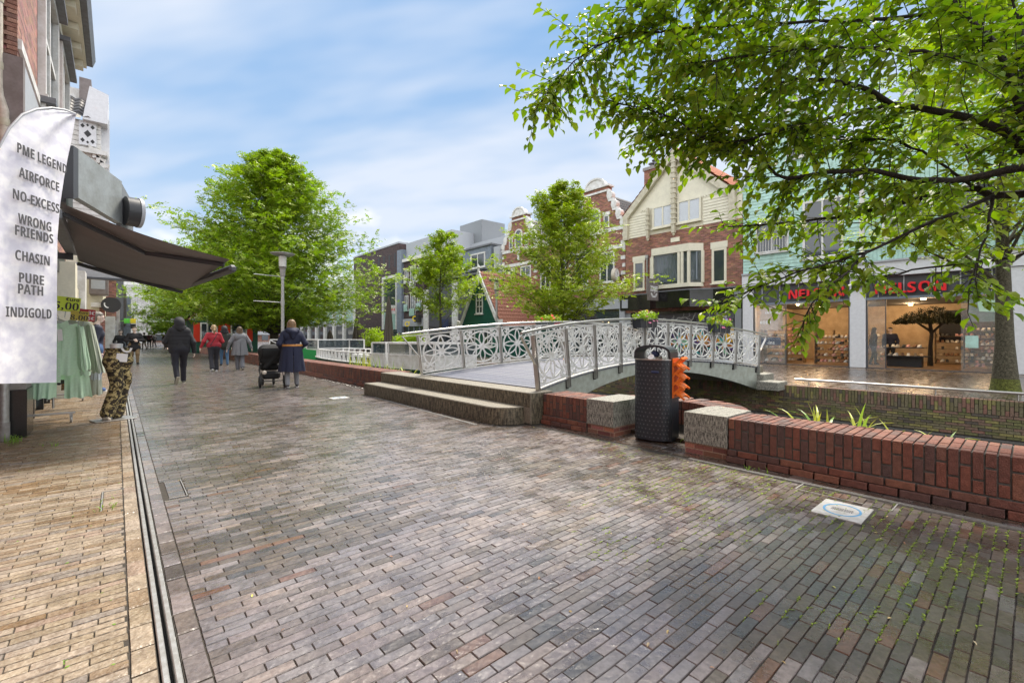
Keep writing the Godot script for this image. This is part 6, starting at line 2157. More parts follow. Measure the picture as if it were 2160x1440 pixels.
func crown_tree(called: String, label: String, at: Vector3, height: float, base: float, radius: float, peak: float, sprays: int, per: int, lsize: float, trunk_r: float, sd: int, tint: Color, bark: Material, group := "", ragged := 0.3):
	var r := RandomNumberGenerator.new(); r.seed = sd
	var t := thing(called, label, "tree", at, group)
	var tk := MB.new()
	var pts := []; var rad := []
	for i in 9:
		var f := i / 8.0
		pts.append(Vector3(sin(f * 5.0 + sd) * 0.12 * f, f * height * 0.86, cos(f * 4.0 + sd) * 0.12 * f))
		rad.append(lerpf(trunk_r * (1.25 if i == 0 else 1.0), 0.015, pow(f, 0.8)))
	tk.tube(pts, rad, 10)
	var xf := []; var cs := []
	var nz := FastNoiseLite.new(); nz.seed = sd; nz.frequency = 2.2
	for k in sprays:
		var f := pow(r.randf(), 0.9)
		var a := k * 2.39996 + r.randf_range(-0.4, 0.4)
		var prof: float = pow(minf(1.0, (1.0 - f) * 1.3), peak) * clampf((0.4 if called == "young_tree" else 0.66) + f * 3.0, 0.0, 1.0)
		var out := radius * prof * (1.0 - ragged * 0.5 + ragged * nz.get_noise_2d(cos(a) * 1.2 + f * 2.0, sin(a) * 1.2 + 9.0) * 1.6 + r.randf_range(-0.12, 0.16) * ragged * 2.0)
		var y := base + (height - base) * f
		var dir := Vector3(cos(a), 0, sin(a))
		var st := Vector3(0, maxf(base * 0.6, y - out * 0.65 - 0.4), 0)
		var tip := dir * (out + 0.12) + Vector3(0, y + 0.12 * out * (f - 0.25) - 0.1, 0)
		var mid := st.lerp(tip, 0.5) + Vector3(0, out * 0.16, 0)
		if k % 3 == 0 or sprays < 90:
			tk.tube([st, mid, st.lerp(tip, 0.85) + Vector3(0, out * 0.06, 0)], [maxf(0.012, trunk_r * 0.24 * (1.0 - f)), 0.02, 0.006], 5, false)
		var shade := r.randf_range(0.78, 1.15)
		for c in per:
			var q := pow(r.randf(), 0.62) * 0.82 + 0.2
			var p := st.lerp(mid, q).lerp(mid.lerp(tip, q), q)
			var sp := 0.07 + out * 0.075 * (1.15 - q * 0.6)
			p += Vector3(r.randfn(0, sp), r.randfn(0, sp * 0.55), r.randfn(0, sp))
			var b := Basis.from_euler(Vector3(r.randfn(0, 0.45), r.randf() * TAU, r.randfn(0, 0.45))) * Basis.from_scale(Vector3.ONE * r.randf_range(0.75, 1.25))
			xf.append(Transform3D(b, p + at))
			var g := shade * r.randf_range(0.72, 1.28)
			var ye := r.randf_range(-0.1, 0.14)
			cs.append(Color(tint.r * g * (1.0 + ye), tint.g * g, tint.b * g))
	obj("trunk", tk, bark, t, false)
	multi("crown", clump(7, lsize, lsize * 0.62, sd).done(true), M.crown_leaf, xf, cs, t)
	return t

func trees():
	near_tree()
	crown_tree("lime_tree", "biggest bright green tree with broad pointed crown beyond the canal boat", Vector3(8.4, 0, -35.2), 14.5, 2.4, 7.9, 0.62, 640, 42, 0.15, 0.30, 3, Color(0.95, 0.95, 0.8), M.bark, "", 0.42)
	crown_tree("lime_tree", "green tree behind the lamp post with red shuttered house under its crown", Vector3(9.2, 0, -56), 13.5, 4.2, 9.0, 0.72, 330, 36, 0.17, 0.26, 8, Color(0.85, 0.9, 0.75), M.dark_bark, "", 0.42)
	crown_tree("lime_tree", "green tree farther down the street, left of the red shuttered house", Vector3(6.4, 0, -66), 12.0, 2.0, 7.0, 0.7, 260, 32, 0.18, 0.26, 12, Color(0.9, 0.95, 0.75), M.bark, "", 0.42)
	crown_tree("lime_tree", "last visible street tree, nearest to the far apartment block", Vector3(8.6, 0, -84), 13.0, 2.0, 6.6, 0.7, 180, 30, 0.2, 0.26, 14, Color(0.85, 0.9, 0.75), M.bark, "", 0.42)
	crown_tree("lime_tree", "slim dark trunked tree behind the walkers, half hidden by the biggest tree", Vector3(11.0, 0, -47), 11.0, 3.0, 6.4, 0.7, 220, 34, 0.17, 0.24, 18, Color(0.7, 0.8, 0.65), M.dark_bark, "", 0.4)
	crown_tree("young_tree", "young yellow green tree in front of the two curved gables", Vector3(17.2, 0, -15.9), 9.4, 2.7, 4.2, 0.7, 250, 40, 0.11, 0.17, 22, Color(1.2, 1.08, 0.7), M.trunk_bark, "", 0.5)
	crown_tree("young_tree", "thin loose crowned young tree in front of the dark brick blocks", Vector3(17.2, 0, -27.4), 9.0, 3.5, 3.5, 0.62, 110, 34, 0.12, 0.13, 27, Color(1.15, 1.08, 0.72), M.trunk_bark, "", 0.5)
	var r = crown_tree("quay_tree", "tree with mossy grey trunk standing before the shoe shop", Vector3(17.1, 0, -0.5), 11.5, 4.4, 4.6, 0.6, 150, 34, 0.12, 0.215, 33, Color(1.25, 1.12, 0.6), M.trunk_bark, "", 0.5)
	var ms := MB.new()
	ms.lathe([Vector2(0.30, 0.0), Vector2(0.275, 0.12), Vector2(0.25, 0.32)], 12)
	obj("moss_collar", ms, M.moss_green, r, false)

func near_tree():
	var B := [
		[Vector3(6.24, 2.60, 0.12), Vector3(6.00, 3.38, -0.08), Vector3(5.98, 3.77, -0.16), Vector3(6.00, 4.01, -0.22), Vector3(5.90, 4.41, -0.44), Vector3(5.87, 4.71, -0.59), Vector3(5.72, 5.06, -0.86)],
		[Vector3(6.24, 2.77, 0.12), Vector3(6.15, 3.09, -0.08), Vector3(6.10, 3.28, -0.19), Vector3(6.04, 3.48, -0.45), Vector3(5.80, 3.69, -0.92), Vector3(5.69, 3.86, -1.08), Vector3(5.42, 4.05, -1.51), Vector3(5.22, 4.07, -1.96), Vector3(4.85, 4.05, -2.41), Vector3(4.50, 3.97, -2.71)],
		[Vector3(6.08, 2.76, 0.12), Vector3(6.00, 2.89, -0.08), Vector3(5.98, 2.85, -0.37), Vector3(5.77, 2.92, -0.81), Vector3(5.73, 3.02, -0.98), Vector3(5.45, 3.06, -1.36), Vector3(5.19, 3.04, -1.72), Vector3(5.11, 3.38, -1.92), Vector3(5.09, 3.52, -2.07), Vector3(4.85, 3.69, -2.41), Vector3(4.46, 3.58, -2.75)],
		[Vector3(6.40, 2.61, 0.13), Vector3(6.30, 2.72, -0.08), Vector3(6.26, 2.73, -0.26), Vector3(6.27, 2.84, -0.38), Vector3(6.27, 2.83, -0.64), Vector3(5.99, 2.72, -1.29), Vector3(5.67, 2.67, -1.83), Vector3(5.13, 2.64, -2.43)],
		[Vector3(6.26, 2.73, -0.26), Vector3(6.03, 2.60, -0.45), Vector3(5.86, 2.45, -0.73), Vector3(5.61, 2.24, -1.09), Vector3(5.26, 2.07, -1.52), Vector3(4.93, 1.88, -1.94), Vector3(4.64, 1.74, -2.20)],
		[Vector3(5.90, 4.41, -0.44), Vector3(5.55, 4.47, -1.01), Vector3(4.97, 4.49, -1.64), Vector3(4.36, 4.51, -2.31), Vector3(3.90, 4.48, -2.84), Vector3(3.56, 4.23, -3.13), Vector3(3.29, 3.79, -3.37)],
		[Vector3(5.80, 3.69, -0.92), Vector3(5.26, 3.55, -1.52), Vector3(4.71, 3.40, -2.13), Vector3(4.36, 3.74, -2.57), Vector3(3.94, 3.87, -2.93)],
		[Vector3(5.61, 2.24, -1.09), Vector3(5.31, 1.99, -1.22), Vector3(5.10, 1.76, -1.40), Vector3(5.00, 1.49, -1.48)],
		[Vector3(6.26, 2.73, -0.26), Vector3(6.07, 2.40, -0.29), Vector3(5.99, 2.05, -0.36), Vector3(5.94, 1.79, -0.40)],
		[Vector3(5.98, 3.77, -0.16), Vector3(5.36, 3.90, -0.64), Vector3(4.73, 3.94, -1.19), Vector3(4.24, 3.92, -1.75), Vector3(3.91, 3.89, -2.17)],
		[Vector3(6.45, 2.31, 0.04), Vector3(6.44, 2.16, -0.10), Vector3(6.17, 2.10, -0.60), Vector3(5.93, 2.03, -1.07), Vector3(5.64, 2.15, -1.46)],
		[Vector3(5.87, 4.71, -0.59), Vector3(5.25, 4.75, -1.13), Vector3(4.69, 4.79, -1.76), Vector3(4.16, 4.72, -2.35), Vector3(3.85, 4.70, -2.75)],
		[Vector3(6.27, 2.84, -0.38), Vector3(5.98, 3.36, -0.89), Vector3(5.68, 3.49, -1.42), Vector3(5.40, 3.79, -1.93)],
		[Vector3(6.00, 3.38, -0.08), Vector3(6.47, 4.13, -0.07), Vector3(6.74, 4.58, -0.11), Vector3(6.78, 4.99, -0.20)],
	]
	var R := [0.055, 0.05, 0.042, 0.045, 0.022, 0.02, 0.018, 0.014, 0.016, 0.02, 0.018, 0.018, 0.016, 0.05]
	var t := thing("overhanging_tree", "near tree with large fresh leaves hanging in from the right edge", "tree", Vector3(6.5, 0, 0.2))
	var tk := MB.new()
	tk.tube([Vector3(6.5, 0, 0.2), Vector3(6.48, 0.5, 0.18), Vector3(6.5, 1.8, 0.25), Vector3(6.4, 2.8, 0.2), Vector3(6.2, 4.2, 0.1), Vector3(6.3, 6.5, 0.3)], [0.26, 0.2, 0.18, 0.16, 0.12, 0.05], 14)
	obj("trunk", tk, M.bark, t)
	var r := RandomNumberGenerator.new(); r.seed = 71
	var limbs := MB.new()
	var xf := []; var ids := []
	var twigs := MB.new()
	for i in B.size():
		var raw: Array = B[i]
		var cv := Curve3D.new()
		for k in raw.size():
			var tg: Vector3 = (raw[mini(k + 1, raw.size() - 1)] - raw[maxi(k - 1, 0)]) / 6.0
			cv.add_point(raw[k], -tg, tg)
		var L := cv.get_baked_length()
		var n := int(L / 0.12) + 2
		var pts := []; var rad := []
		for k in n:
			var f := k / float(n - 1)
			pts.append(cv.sample_baked(L * f, true) + Vector3(r.randfn(0, 0.006), r.randfn(0, 0.006), r.randfn(0, 0.006)))
			rad.append(lerpf(R[i], 0.005, pow(f, 0.7)))
		limbs.tube(pts, rad, 8)
		# twigs with leaves
		var low: bool = i in [3, 4, 7, 8, 10]
		var count := int(L * (23.0 if low else 38.0))
		for k in count:
			var f := pow(r.randf(), 0.72)
			if f < 0.06: continue
			var p := cv.sample_baked(L * f, true)
			var tg := (cv.sample_baked(minf(L, L * f + 0.1), true) - cv.sample_baked(maxf(0.0, L * f - 0.1), true)).normalized()
			var side := Vector3(r.randfn(0, 1), r.randfn(0, 0.9), r.randfn(0, 1)).normalized()
			var d := (tg * 0.75 + side * 0.95 + Vector3(0, -0.15, 0)).normalized()
			var ln := r.randf_range(0.25, 0.75) * (0.75 if f > 0.9 else 1.0) * (0.7 if low else 1.0)
			var q := p
			var path := [p]
			var steps := int(ln / 0.048)
			for s in steps:
				d = (d + Vector3(r.randfn(0, 0.07), (-0.012 if low else -0.026) + r.randfn(0, 0.05), r.randfn(0, 0.07))).normalized()
				q += d * 0.048
				path.append(q)
				if s < 1 and f < 0.9: continue
				var sg := 1.0 if s % 2 else -1.0
				var hz := d.cross(Vector3.UP).normalized() * sg
				var ld := (d * 0.65 + hz * 0.9 + Vector3(0, r.randf_range(-0.75, 0.1), 0)).normalized()
				var up := (Vector3.UP + Vector3(r.randfn(0, 0.35), 0, r.randfn(0, 0.35))).normalized()
				var zx := ld.cross(up).normalized()
				var sc := r.randf_range(0.6, 1.15)
				xf.append(Transform3D(Basis(ld, zx.cross(ld), zx) * Basis.from_scale(Vector3.ONE * sc), q))
				ids.append([0, 0, 1, 1, 2, 3, 4][r.randi() % 7])
			if path.size() > 2: twigs.tube([path[0], path[path.size() / 2], path[path.size() - 1]], [0.005, 0.0035, 0.002], 4, false)
	obj("limb", limbs, M.dark_bark, t)
	var tw := obj("twigs", twigs, M.dark_bark, t)
	tw.set_meta("kind", "stuff")
	var pal := [Color(0.9, 0.95, 0.8), Color(1.1, 1.08, 0.8), Color(0.72, 0.85, 0.75), Color(1.3, 1.15, 0.7), Color(0.6, 0.75, 0.7)]
	var mk := func(c: Color):
		var m := MB.new()
		m.col = c
		leaf(m, Vector3.ZERO, Vector3(1, 0, 0), Vector3.UP, 0.112, 0.066)
		return m
	pieces("leaf", mk, M.leaf, xf, ids, pal, t, 300, "foliage")


# ---------------------------------------------------------------- lamps, bin, planters, parasols
func street_furniture():
	for l in [[5.58, -22.0, 5.1, "tall grey lamp post with disc hood behind the bench wall, nearest of the three", true], [5.5, -43.5, 4.9, "grey disc hooded lamp post near the red shuttered house", true], [17.2, -21.2, 4.8, "grey disc hooded lamp post before the small green wooden house", false]]:
		var h: float = l[2]
		var p := thing("lamp_post", l[3], "lamp post", Vector3(l[0], 0, l[1]), "street lamps with disc hoods")
		var m := MB.new()
		m.tube([Vector3(0, 0, 0), Vector3(0, h - 1.05, 0)], [0.075, 0.06], 14)
		obj("pole", m, M.galvanised, p, false)
		var hd := MB.new()
		hd.lathe([Vector2(0.0, h - 0.12), Vector2(0.40, h - 0.10), Vector2(0.5, h - 0.04), Vector2(0.5, h - 0.02), Vector2(0.2, h + 0.03), Vector2(0.0, h + 0.05)], 24)
		obj("disc_hood", hd, M.galvanised, p, false)
		var g := MB.new()
		g.lathe([Vector2(0.10, h - 0.62), Vector2(0.15, h - 0.6), Vector2(0.16, h - 0.14), Vector2(0.1, h - 0.12)], 16)
		obj("glass", g, M.lamp_glass, p, false)
		var bd := MB.new()
		bd.lathe([Vector2(0.06, h - 1.08), Vector2(0.1, h - 1.02), Vector2(0.12, h - 0.7), Vector2(0.17, h - 0.64), Vector2(0.1, h - 0.62)], 16)
		obj("lamp_body", bd, M.grey_stone, p, false)
		if l[4]:
			for y in [h - 1.05, h - 2.2]:
				var a := MB.new()
				a.tube([Vector3(0, y, 0), Vector3(-1.15, y + 0.02, 0)], 0.018, 8)
				a.lathe([Vector2(0.082, y - 0.12), Vector2(0.082, y + 0.12)], 12)
				obj("banner_arm", a, M.galvanised, p, false)
	litter_bin()
	for q in [[9.15, 1.0, "dark planter with purple, pink and yellow flowers at the crown of the near railing"], [12.4, 1.0, "dark planter with pink and red flowers lower on the near railing"], [8.95, -1.0, "planter with red flowers on the far railing of the footbridge"]]: planter(q[0], q[1], q[2])
	for q in [[15.0, -31.0, 4.3, 0.36, "tall closed brown parasol beyond the boat"], [15.0, -36.8, 3.0, 0.42, "shorter closed brown parasol left of the tall one"], [13.4, -38.5, 1.9, 0.34, "lowest closed brown parasol among the terrace shrubs"]]:
		var p := thing("parasol", q[4], "parasol", Vector3(q[0], 0, q[1]), "closed parasols on the canal terrace")
		var m := MB.new()
		var g := []
		var H: float = q[2]
		for i in 9:
			var f := i / 8.0
			var row := []
			for k in 49:
				var a := TAU * k / 48.0
				var rr: float = q[3] * pow(1.0 - f, 0.55) * (0.8 + 0.25 * cos(a * 8.0 + sin(f * 5.0) * 0.5)) + 0.03
				row.append(Vector3(cos(a) * rr, 0.55 + (H - 0.55) * f + 0.04 * sin(a * 4.0) * (1.0 - f), sin(a) * rr))
			g.append(row)
		m.sheet(g)
		obj("folded_canopy", m, M.taupe_cloth, p, false)
		var po := MB.new()
		po.tube([Vector3(0, 0, 0), Vector3(0, H + 0.06, 0)], 0.03, 8)
		po.lathe([Vector2(0.3, 0.0), Vector2(0.3, 0.08), Vector2(0.05, 0.1)], 16)
		obj("pole", po, M.black, p, false)
	for q in [[15.2, -34.0, 2.0, "yellow green shrub in a dark trough between the closed parasols"], [15.2, -27.4, 1.7, "light green shrub in a dark trough behind the bridge railing"], [15.4, -29.4, 1.5, "small green shrub in a trough right of the tall parasol"]]:
		var p := thing("shrub_trough", q[3], "shrub", Vector3(q[0], 0, q[1]), "shrubs on the canal terrace")
		var b := MB.new()
		b.bbox(Transform3D(Basis(), Vector3(0, 0.3, 0)), Vector3(0.7, 0.6, 2.4), 0.03)
		obj("trough", b, M.black, p, false)
		var xf := []; var cs := []
		for k in 420:
			var v := Vector3(rng.randfn(0, 0.3), 0, rng.randfn(0, 0.6))
			v.y = 0.55 + rng.randf() * (q[2] - 0.5) * (1.0 - 0.3 * absf(v.z))
			xf.append(Transform3D(Basis.from_euler(Vector3(rng.randfn(0, 0.6), rng.randf() * 6, rng.randfn(0, 0.6))), v + p.position))
			var f := rng.randf_range(0.9, 1.7)
			cs.append(Color(1.25 * f, 1.15 * f, 0.6 * f))
		multi("foliage", clump(7, 0.12, 0.07, 9).done(true), M.crown_leaf, xf, cs, p)
	# small terrace tables hinted behind the railing
	for k in 3:
		var t := thing("terrace_table", ["dark terrace table farthest left by the canal", "dark terrace table in the middle by the canal", "dark terrace table nearest the green house"][k], "table", Vector3(16.3, 0, -33.5 + k * 2.6), "tables on the canal terrace")
		var m := MB.new()
		m.lathe([Vector2(0.0, 0.72), Vector2(0.4, 0.72), Vector2(0.4, 0.75), Vector2(0.0, 0.75)], 16)
		obj("table_top", m, M.black, t, false)
		var l := MB.new()
		l.tube([Vector3(0, 0, 0), Vector3(0, 0.72, 0)], 0.03, 8)
		l.lathe([Vector2(0.22, 0.0), Vector2(0.2, 0.03), Vector2(0.03, 0.06)], 12)
		obj("foot", l, M.black, t, false)

func litter_bin():
	var b := thing("litter_bin", "dark dimpled litter bin with orange cup holders in the wall niche", "bin", Vector3(5.52, 0, -3.38), "", -PI / 2 + 0.2)
	# local +z is the front
	var prof := PackedVector2Array()
	for i in 13:
		var a := PI * (0.06 + 0.88 * i / 12.0)
		prof.append(Vector2(-cos(a) * 0.245, 0.10 + sin(a) * 0.115))
	prof.append(Vector2(0.24, -0.2)); prof.append(Vector2(-0.24, -0.2))
	var up := Transform3D(Basis(Vector3(1, 0, 0), Vector3(0, 0, 1), Vector3(0, -1, 0)), Vector3.ZERO)
	var m := MB.new()
	m.prism(prof, -1.09, -0.03, up)
	obj("body", m, M.charcoal, b, false)
	var rim := MB.new()
	var pr := []
	for q in prof: pr.append(q * 0.985)
	rim.ribbon(pr, 0.025, -1.10, -1.085, up, true)
	obj("rim", rim, M.steel, b, false)
	# dimples on the curved front
	var dm := MB.new()
	for r in 19:
		for c in 11:
			var a := PI * (0.1 + 0.8 * (c + (0.0 if r % 2 else 0.5)) / 11.0)
			var p := Vector3(-cos(a) * 0.246, 0.07 + r * 0.0535, 0.10 + sin(a) * 0.116)
			var n := Vector3(-cos(a) * 0.115, 0, sin(a) * 0.245).normalized()
			dm.lathe([Vector2(0.011, 0.0), Vector2(0.008, 0.004), Vector2(0.0, 0.006)], 6, Transform3D(Basis(Quaternion(Vector3.UP, n)), p))
	var d := obj("dimples", dm, M.bin_dimple, b, false)
	d.set_meta("kind", "stuff")
	# side leaf and hood
	var sd := MB.new()
	for s in [-1.0, 1.0]: sd.bbox(Transform3D(Basis(), Vector3(0.235 * s, 0.56, -0.05)), Vector3(0.03, 1.1, 0.3), 0.006)
	obj("side_panel", sd, M.charcoal, b, false)
	var hd := MB.new()
	var arc := []
	for i in 15:
		var f := i / 14.0
		var a := PI * f
		arc.append(Vector2(-cos(a) * 0.235, 1.10 + 0.17 * pow(sin(a), 0.45)))
	hd.ribbon(arc, 0.03, -0.17, 0.14)
	obj("hood", hd, M.charcoal, b, false)
	var hl := MB.new()
	hl.bbox(Transform3D(Basis(), Vector3(0.07, 0.93, 0.214)), Vector3(0.11, 0.032, 0.03), 0.012)
	obj("handle_slot", hl, M.navy_print, b, false)
	var gt := MB.new()
	gt.bbox(Transform3D(Basis(), Vector3(-0.262, 0.72, -0.06)), Vector3(0.02, 0.42, 0.09), 0.005)
	obj("green_strip", gt, M.green_plastic, b, false)
	# trash showing under the hood
	var tr := thing("trash", "crumpled white and blue cups heaped in the top of the litter bin", "trash", Vector3(5.5, 1.08, -3.4))
	for i in 6:
		var t := MB.new()
		t.lathe([Vector2(0.0, 0), Vector2(0.03, 0), Vector2(0.042, 0.09), Vector2(0.0, 0.085)], 9, Transform3D(Basis.from_euler(Vector3(i * 1.1, i * 2.0, 1.0 + i)), Vector3(-0.1 + 0.05 * (i % 5), 0.0 + 0.02 * (i % 3), 0.07 - 0.04 * (i % 4))))
		obj("cup", t, [M.white_print, M.pipe_cream, M.navy_print][i % 3], tr, false)
	# orange cup holders on the side
	var h := thing("cup_holder", "orange plastic cup holder rack with four tilted trays on the bin side", "cup holder", Vector3(5.52, 0, -3.38), "", -PI / 2 + 0.2)
	var pl := MB.new()
	pl.bbox(Transform3D(Basis(), Vector3(0.262, 0.85, -0.02)), Vector3(0.015, 0.52, 0.24), 0.004)
	obj("back_plate", pl, M.orange_plastic, h, false)
	for k in 4:
		var t := MB.new()
		var y := 0.64 + k * 0.125
		var tb := Basis(Vector3(0, 0, 1), 0.75)
		var at := Vector3(0.27, y, -0.02)
		# tray with two round holes: rings joined by bars
		for z in [-0.055, 0.055]:
			var ring := []
			for i in 14: ring.append(Vector2(0.075 + cos(TAU * i / 14) * 0.048, z + sin(TAU * i / 14) * 0.048))
			t.ribbon(ring, 0.022, -0.01, 0.01, Transform3D(tb * Basis(Vector3(1, 0, 0), Vector3(0, 0, 1), Vector3(0, -1, 0)), at), true)
		for z in [-0.11, 0.0, 0.11]: t.obox(Transform3D(tb, at) * Transform3D(Basis(), Vector3(0.07, 0, z)), Vector3(0.14, 0.026, 0.024))
		t.obox(Transform3D(tb, at) * Transform3D(Basis(), Vector3(0.137, 0, 0)), Vector3(0.022, 0.035, 0.24))
		# support leg back to the plate
		for z in [-0.11, 0.11]: t.obox(Transform3D(Basis(Vector3(0, 0, 1), -0.62), at + Vector3(0, -0.03, 0)) * Transform3D(Basis(), Vector3(0.06, 0.06, z)), Vector3(0.14, 0.024, 0.02))
		t.obox(Transform3D(Basis(Vector3(0, 0, 1), -0.55), at + Vector3(0.0, 0.03, 0)) * Transform3D(Basis(), Vector3(0.06, 0.01, 0)), Vector3(0.12, 0.012, 0.22))
		obj("tray", t, M.orange_plastic, h, false)

func planter(x: float, s: float, label: String):
	var c := rail_pt(x, s, 0.92) + Vector3(0, 0, s * 0.13)
	var slope := (deck_y(x + 0.1) - deck_y(x - 0.1)) / 0.2
	var yaw := -s * (half_w(x + 0.1) - half_w(x - 0.1)) / 0.2
	var b := Basis(Vector3.UP, yaw) * Basis(Vector3(0, 0, 1), slope)
	var p := thing("flower_box", label, "planter", c, "flower boxes on the bridge railing")
	p.basis = b
	var m := MB.new()
	m.prism(PackedVector2Array([Vector2(-0.34, -0.12), Vector2(0.34, -0.12), Vector2(0.38, 0.08), Vector2(-0.38, 0.08)]), -0.1, 0.1)
	m.prism(PackedVector2Array([Vector2(-0.395, 0.06), Vector2(0.395, 0.06), Vector2(0.395, 0.085), Vector2(-0.395, 0.085)]), -0.112, 0.112)
	obj("box", m, M.charcoal, p, false)
	var br := MB.new()
	for e in [-0.13, 0.13]: br.ribbon([Vector2(e * 1.1, 0.09), Vector2(e * 0.9, -0.13)], 0.012, 0.113, 0.118)
	br.ribbon([Vector2(-0.14, 0.07), Vector2(0.14, 0.07)], 0.012, 0.113, 0.118)
	obj("hanger", br, M.steel, p, false)
	var xf := []; var cs := []; var fx := []; var fc := []
	for k in 90:
		var v := Vector3(rng.randf_range(-0.38, 0.38), 0.08 + rng.randf() * 0.16, rng.randfn(0, 0.07) + 0.02)
		xf.append(Transform3D(b, c) * Transform3D(Basis.from_euler(Vector3(rng.randfn(0, 0.7), rng.randf() * 6, rng.randfn(0, 0.7))), v))
		var f := rng.randf_range(0.8, 1.5)
		cs.append(Color(1.0 * f, 1.0 * f, 0.6 * f))
	multi("foliage", clump(6, 0.05, 0.03, 4).done(true), M.crown_leaf, xf, cs, p)
	var pal := [Color(0.25, 0.12, 0.6), Color(0.65, 0.12, 0.28), Color(0.75, 0.45, 0.08), Color(0.7, 0.62, 0.5), Color(0.7, 0.2, 0.35)]
	if s < 0: pal = [Color(0.7, 0.02, 0.03)]
	for k in 16:
		var fm := MB.new()
		var at := Vector3(rng.randf_range(-0.36, 0.36), 0.13 + rng.randf() * 0.14, rng.randf_range(-0.03, 0.13))
		if k % 5 == 4: at = Vector3(rng.randf_range(-0.1, 0.3), rng.randf_range(-0.02, 0.06), 0.13)
		fm.col = pal[k % pal.size()]
		var fb := Basis.from_euler(Vector3(rng.randf_range(0.4, 1.4), rng.randf_range(-0.7, 0.7), 0))
		for e in 5:
			var a := TAU * e / 5
			var q0 := fb * Vector3(0, 0, 0); var q1 := fb * Vector3(cos(a - 0.6) * 0.03, 0.008, sin(a - 0.6) * 0.03); var q2 := fb * Vector3(cos(a) * 0.036, 0.002, sin(a) * 0.036); var q3 := fb * Vector3(cos(a + 0.6) * 0.03, 0.008, sin(a + 0.6) * 0.03)
			fm.tri(at + q0, at + q3, at + q2); fm.tri(at + q0, at + q2, at + q1)
		obj("flower", fm, M.petal, p, false, true)

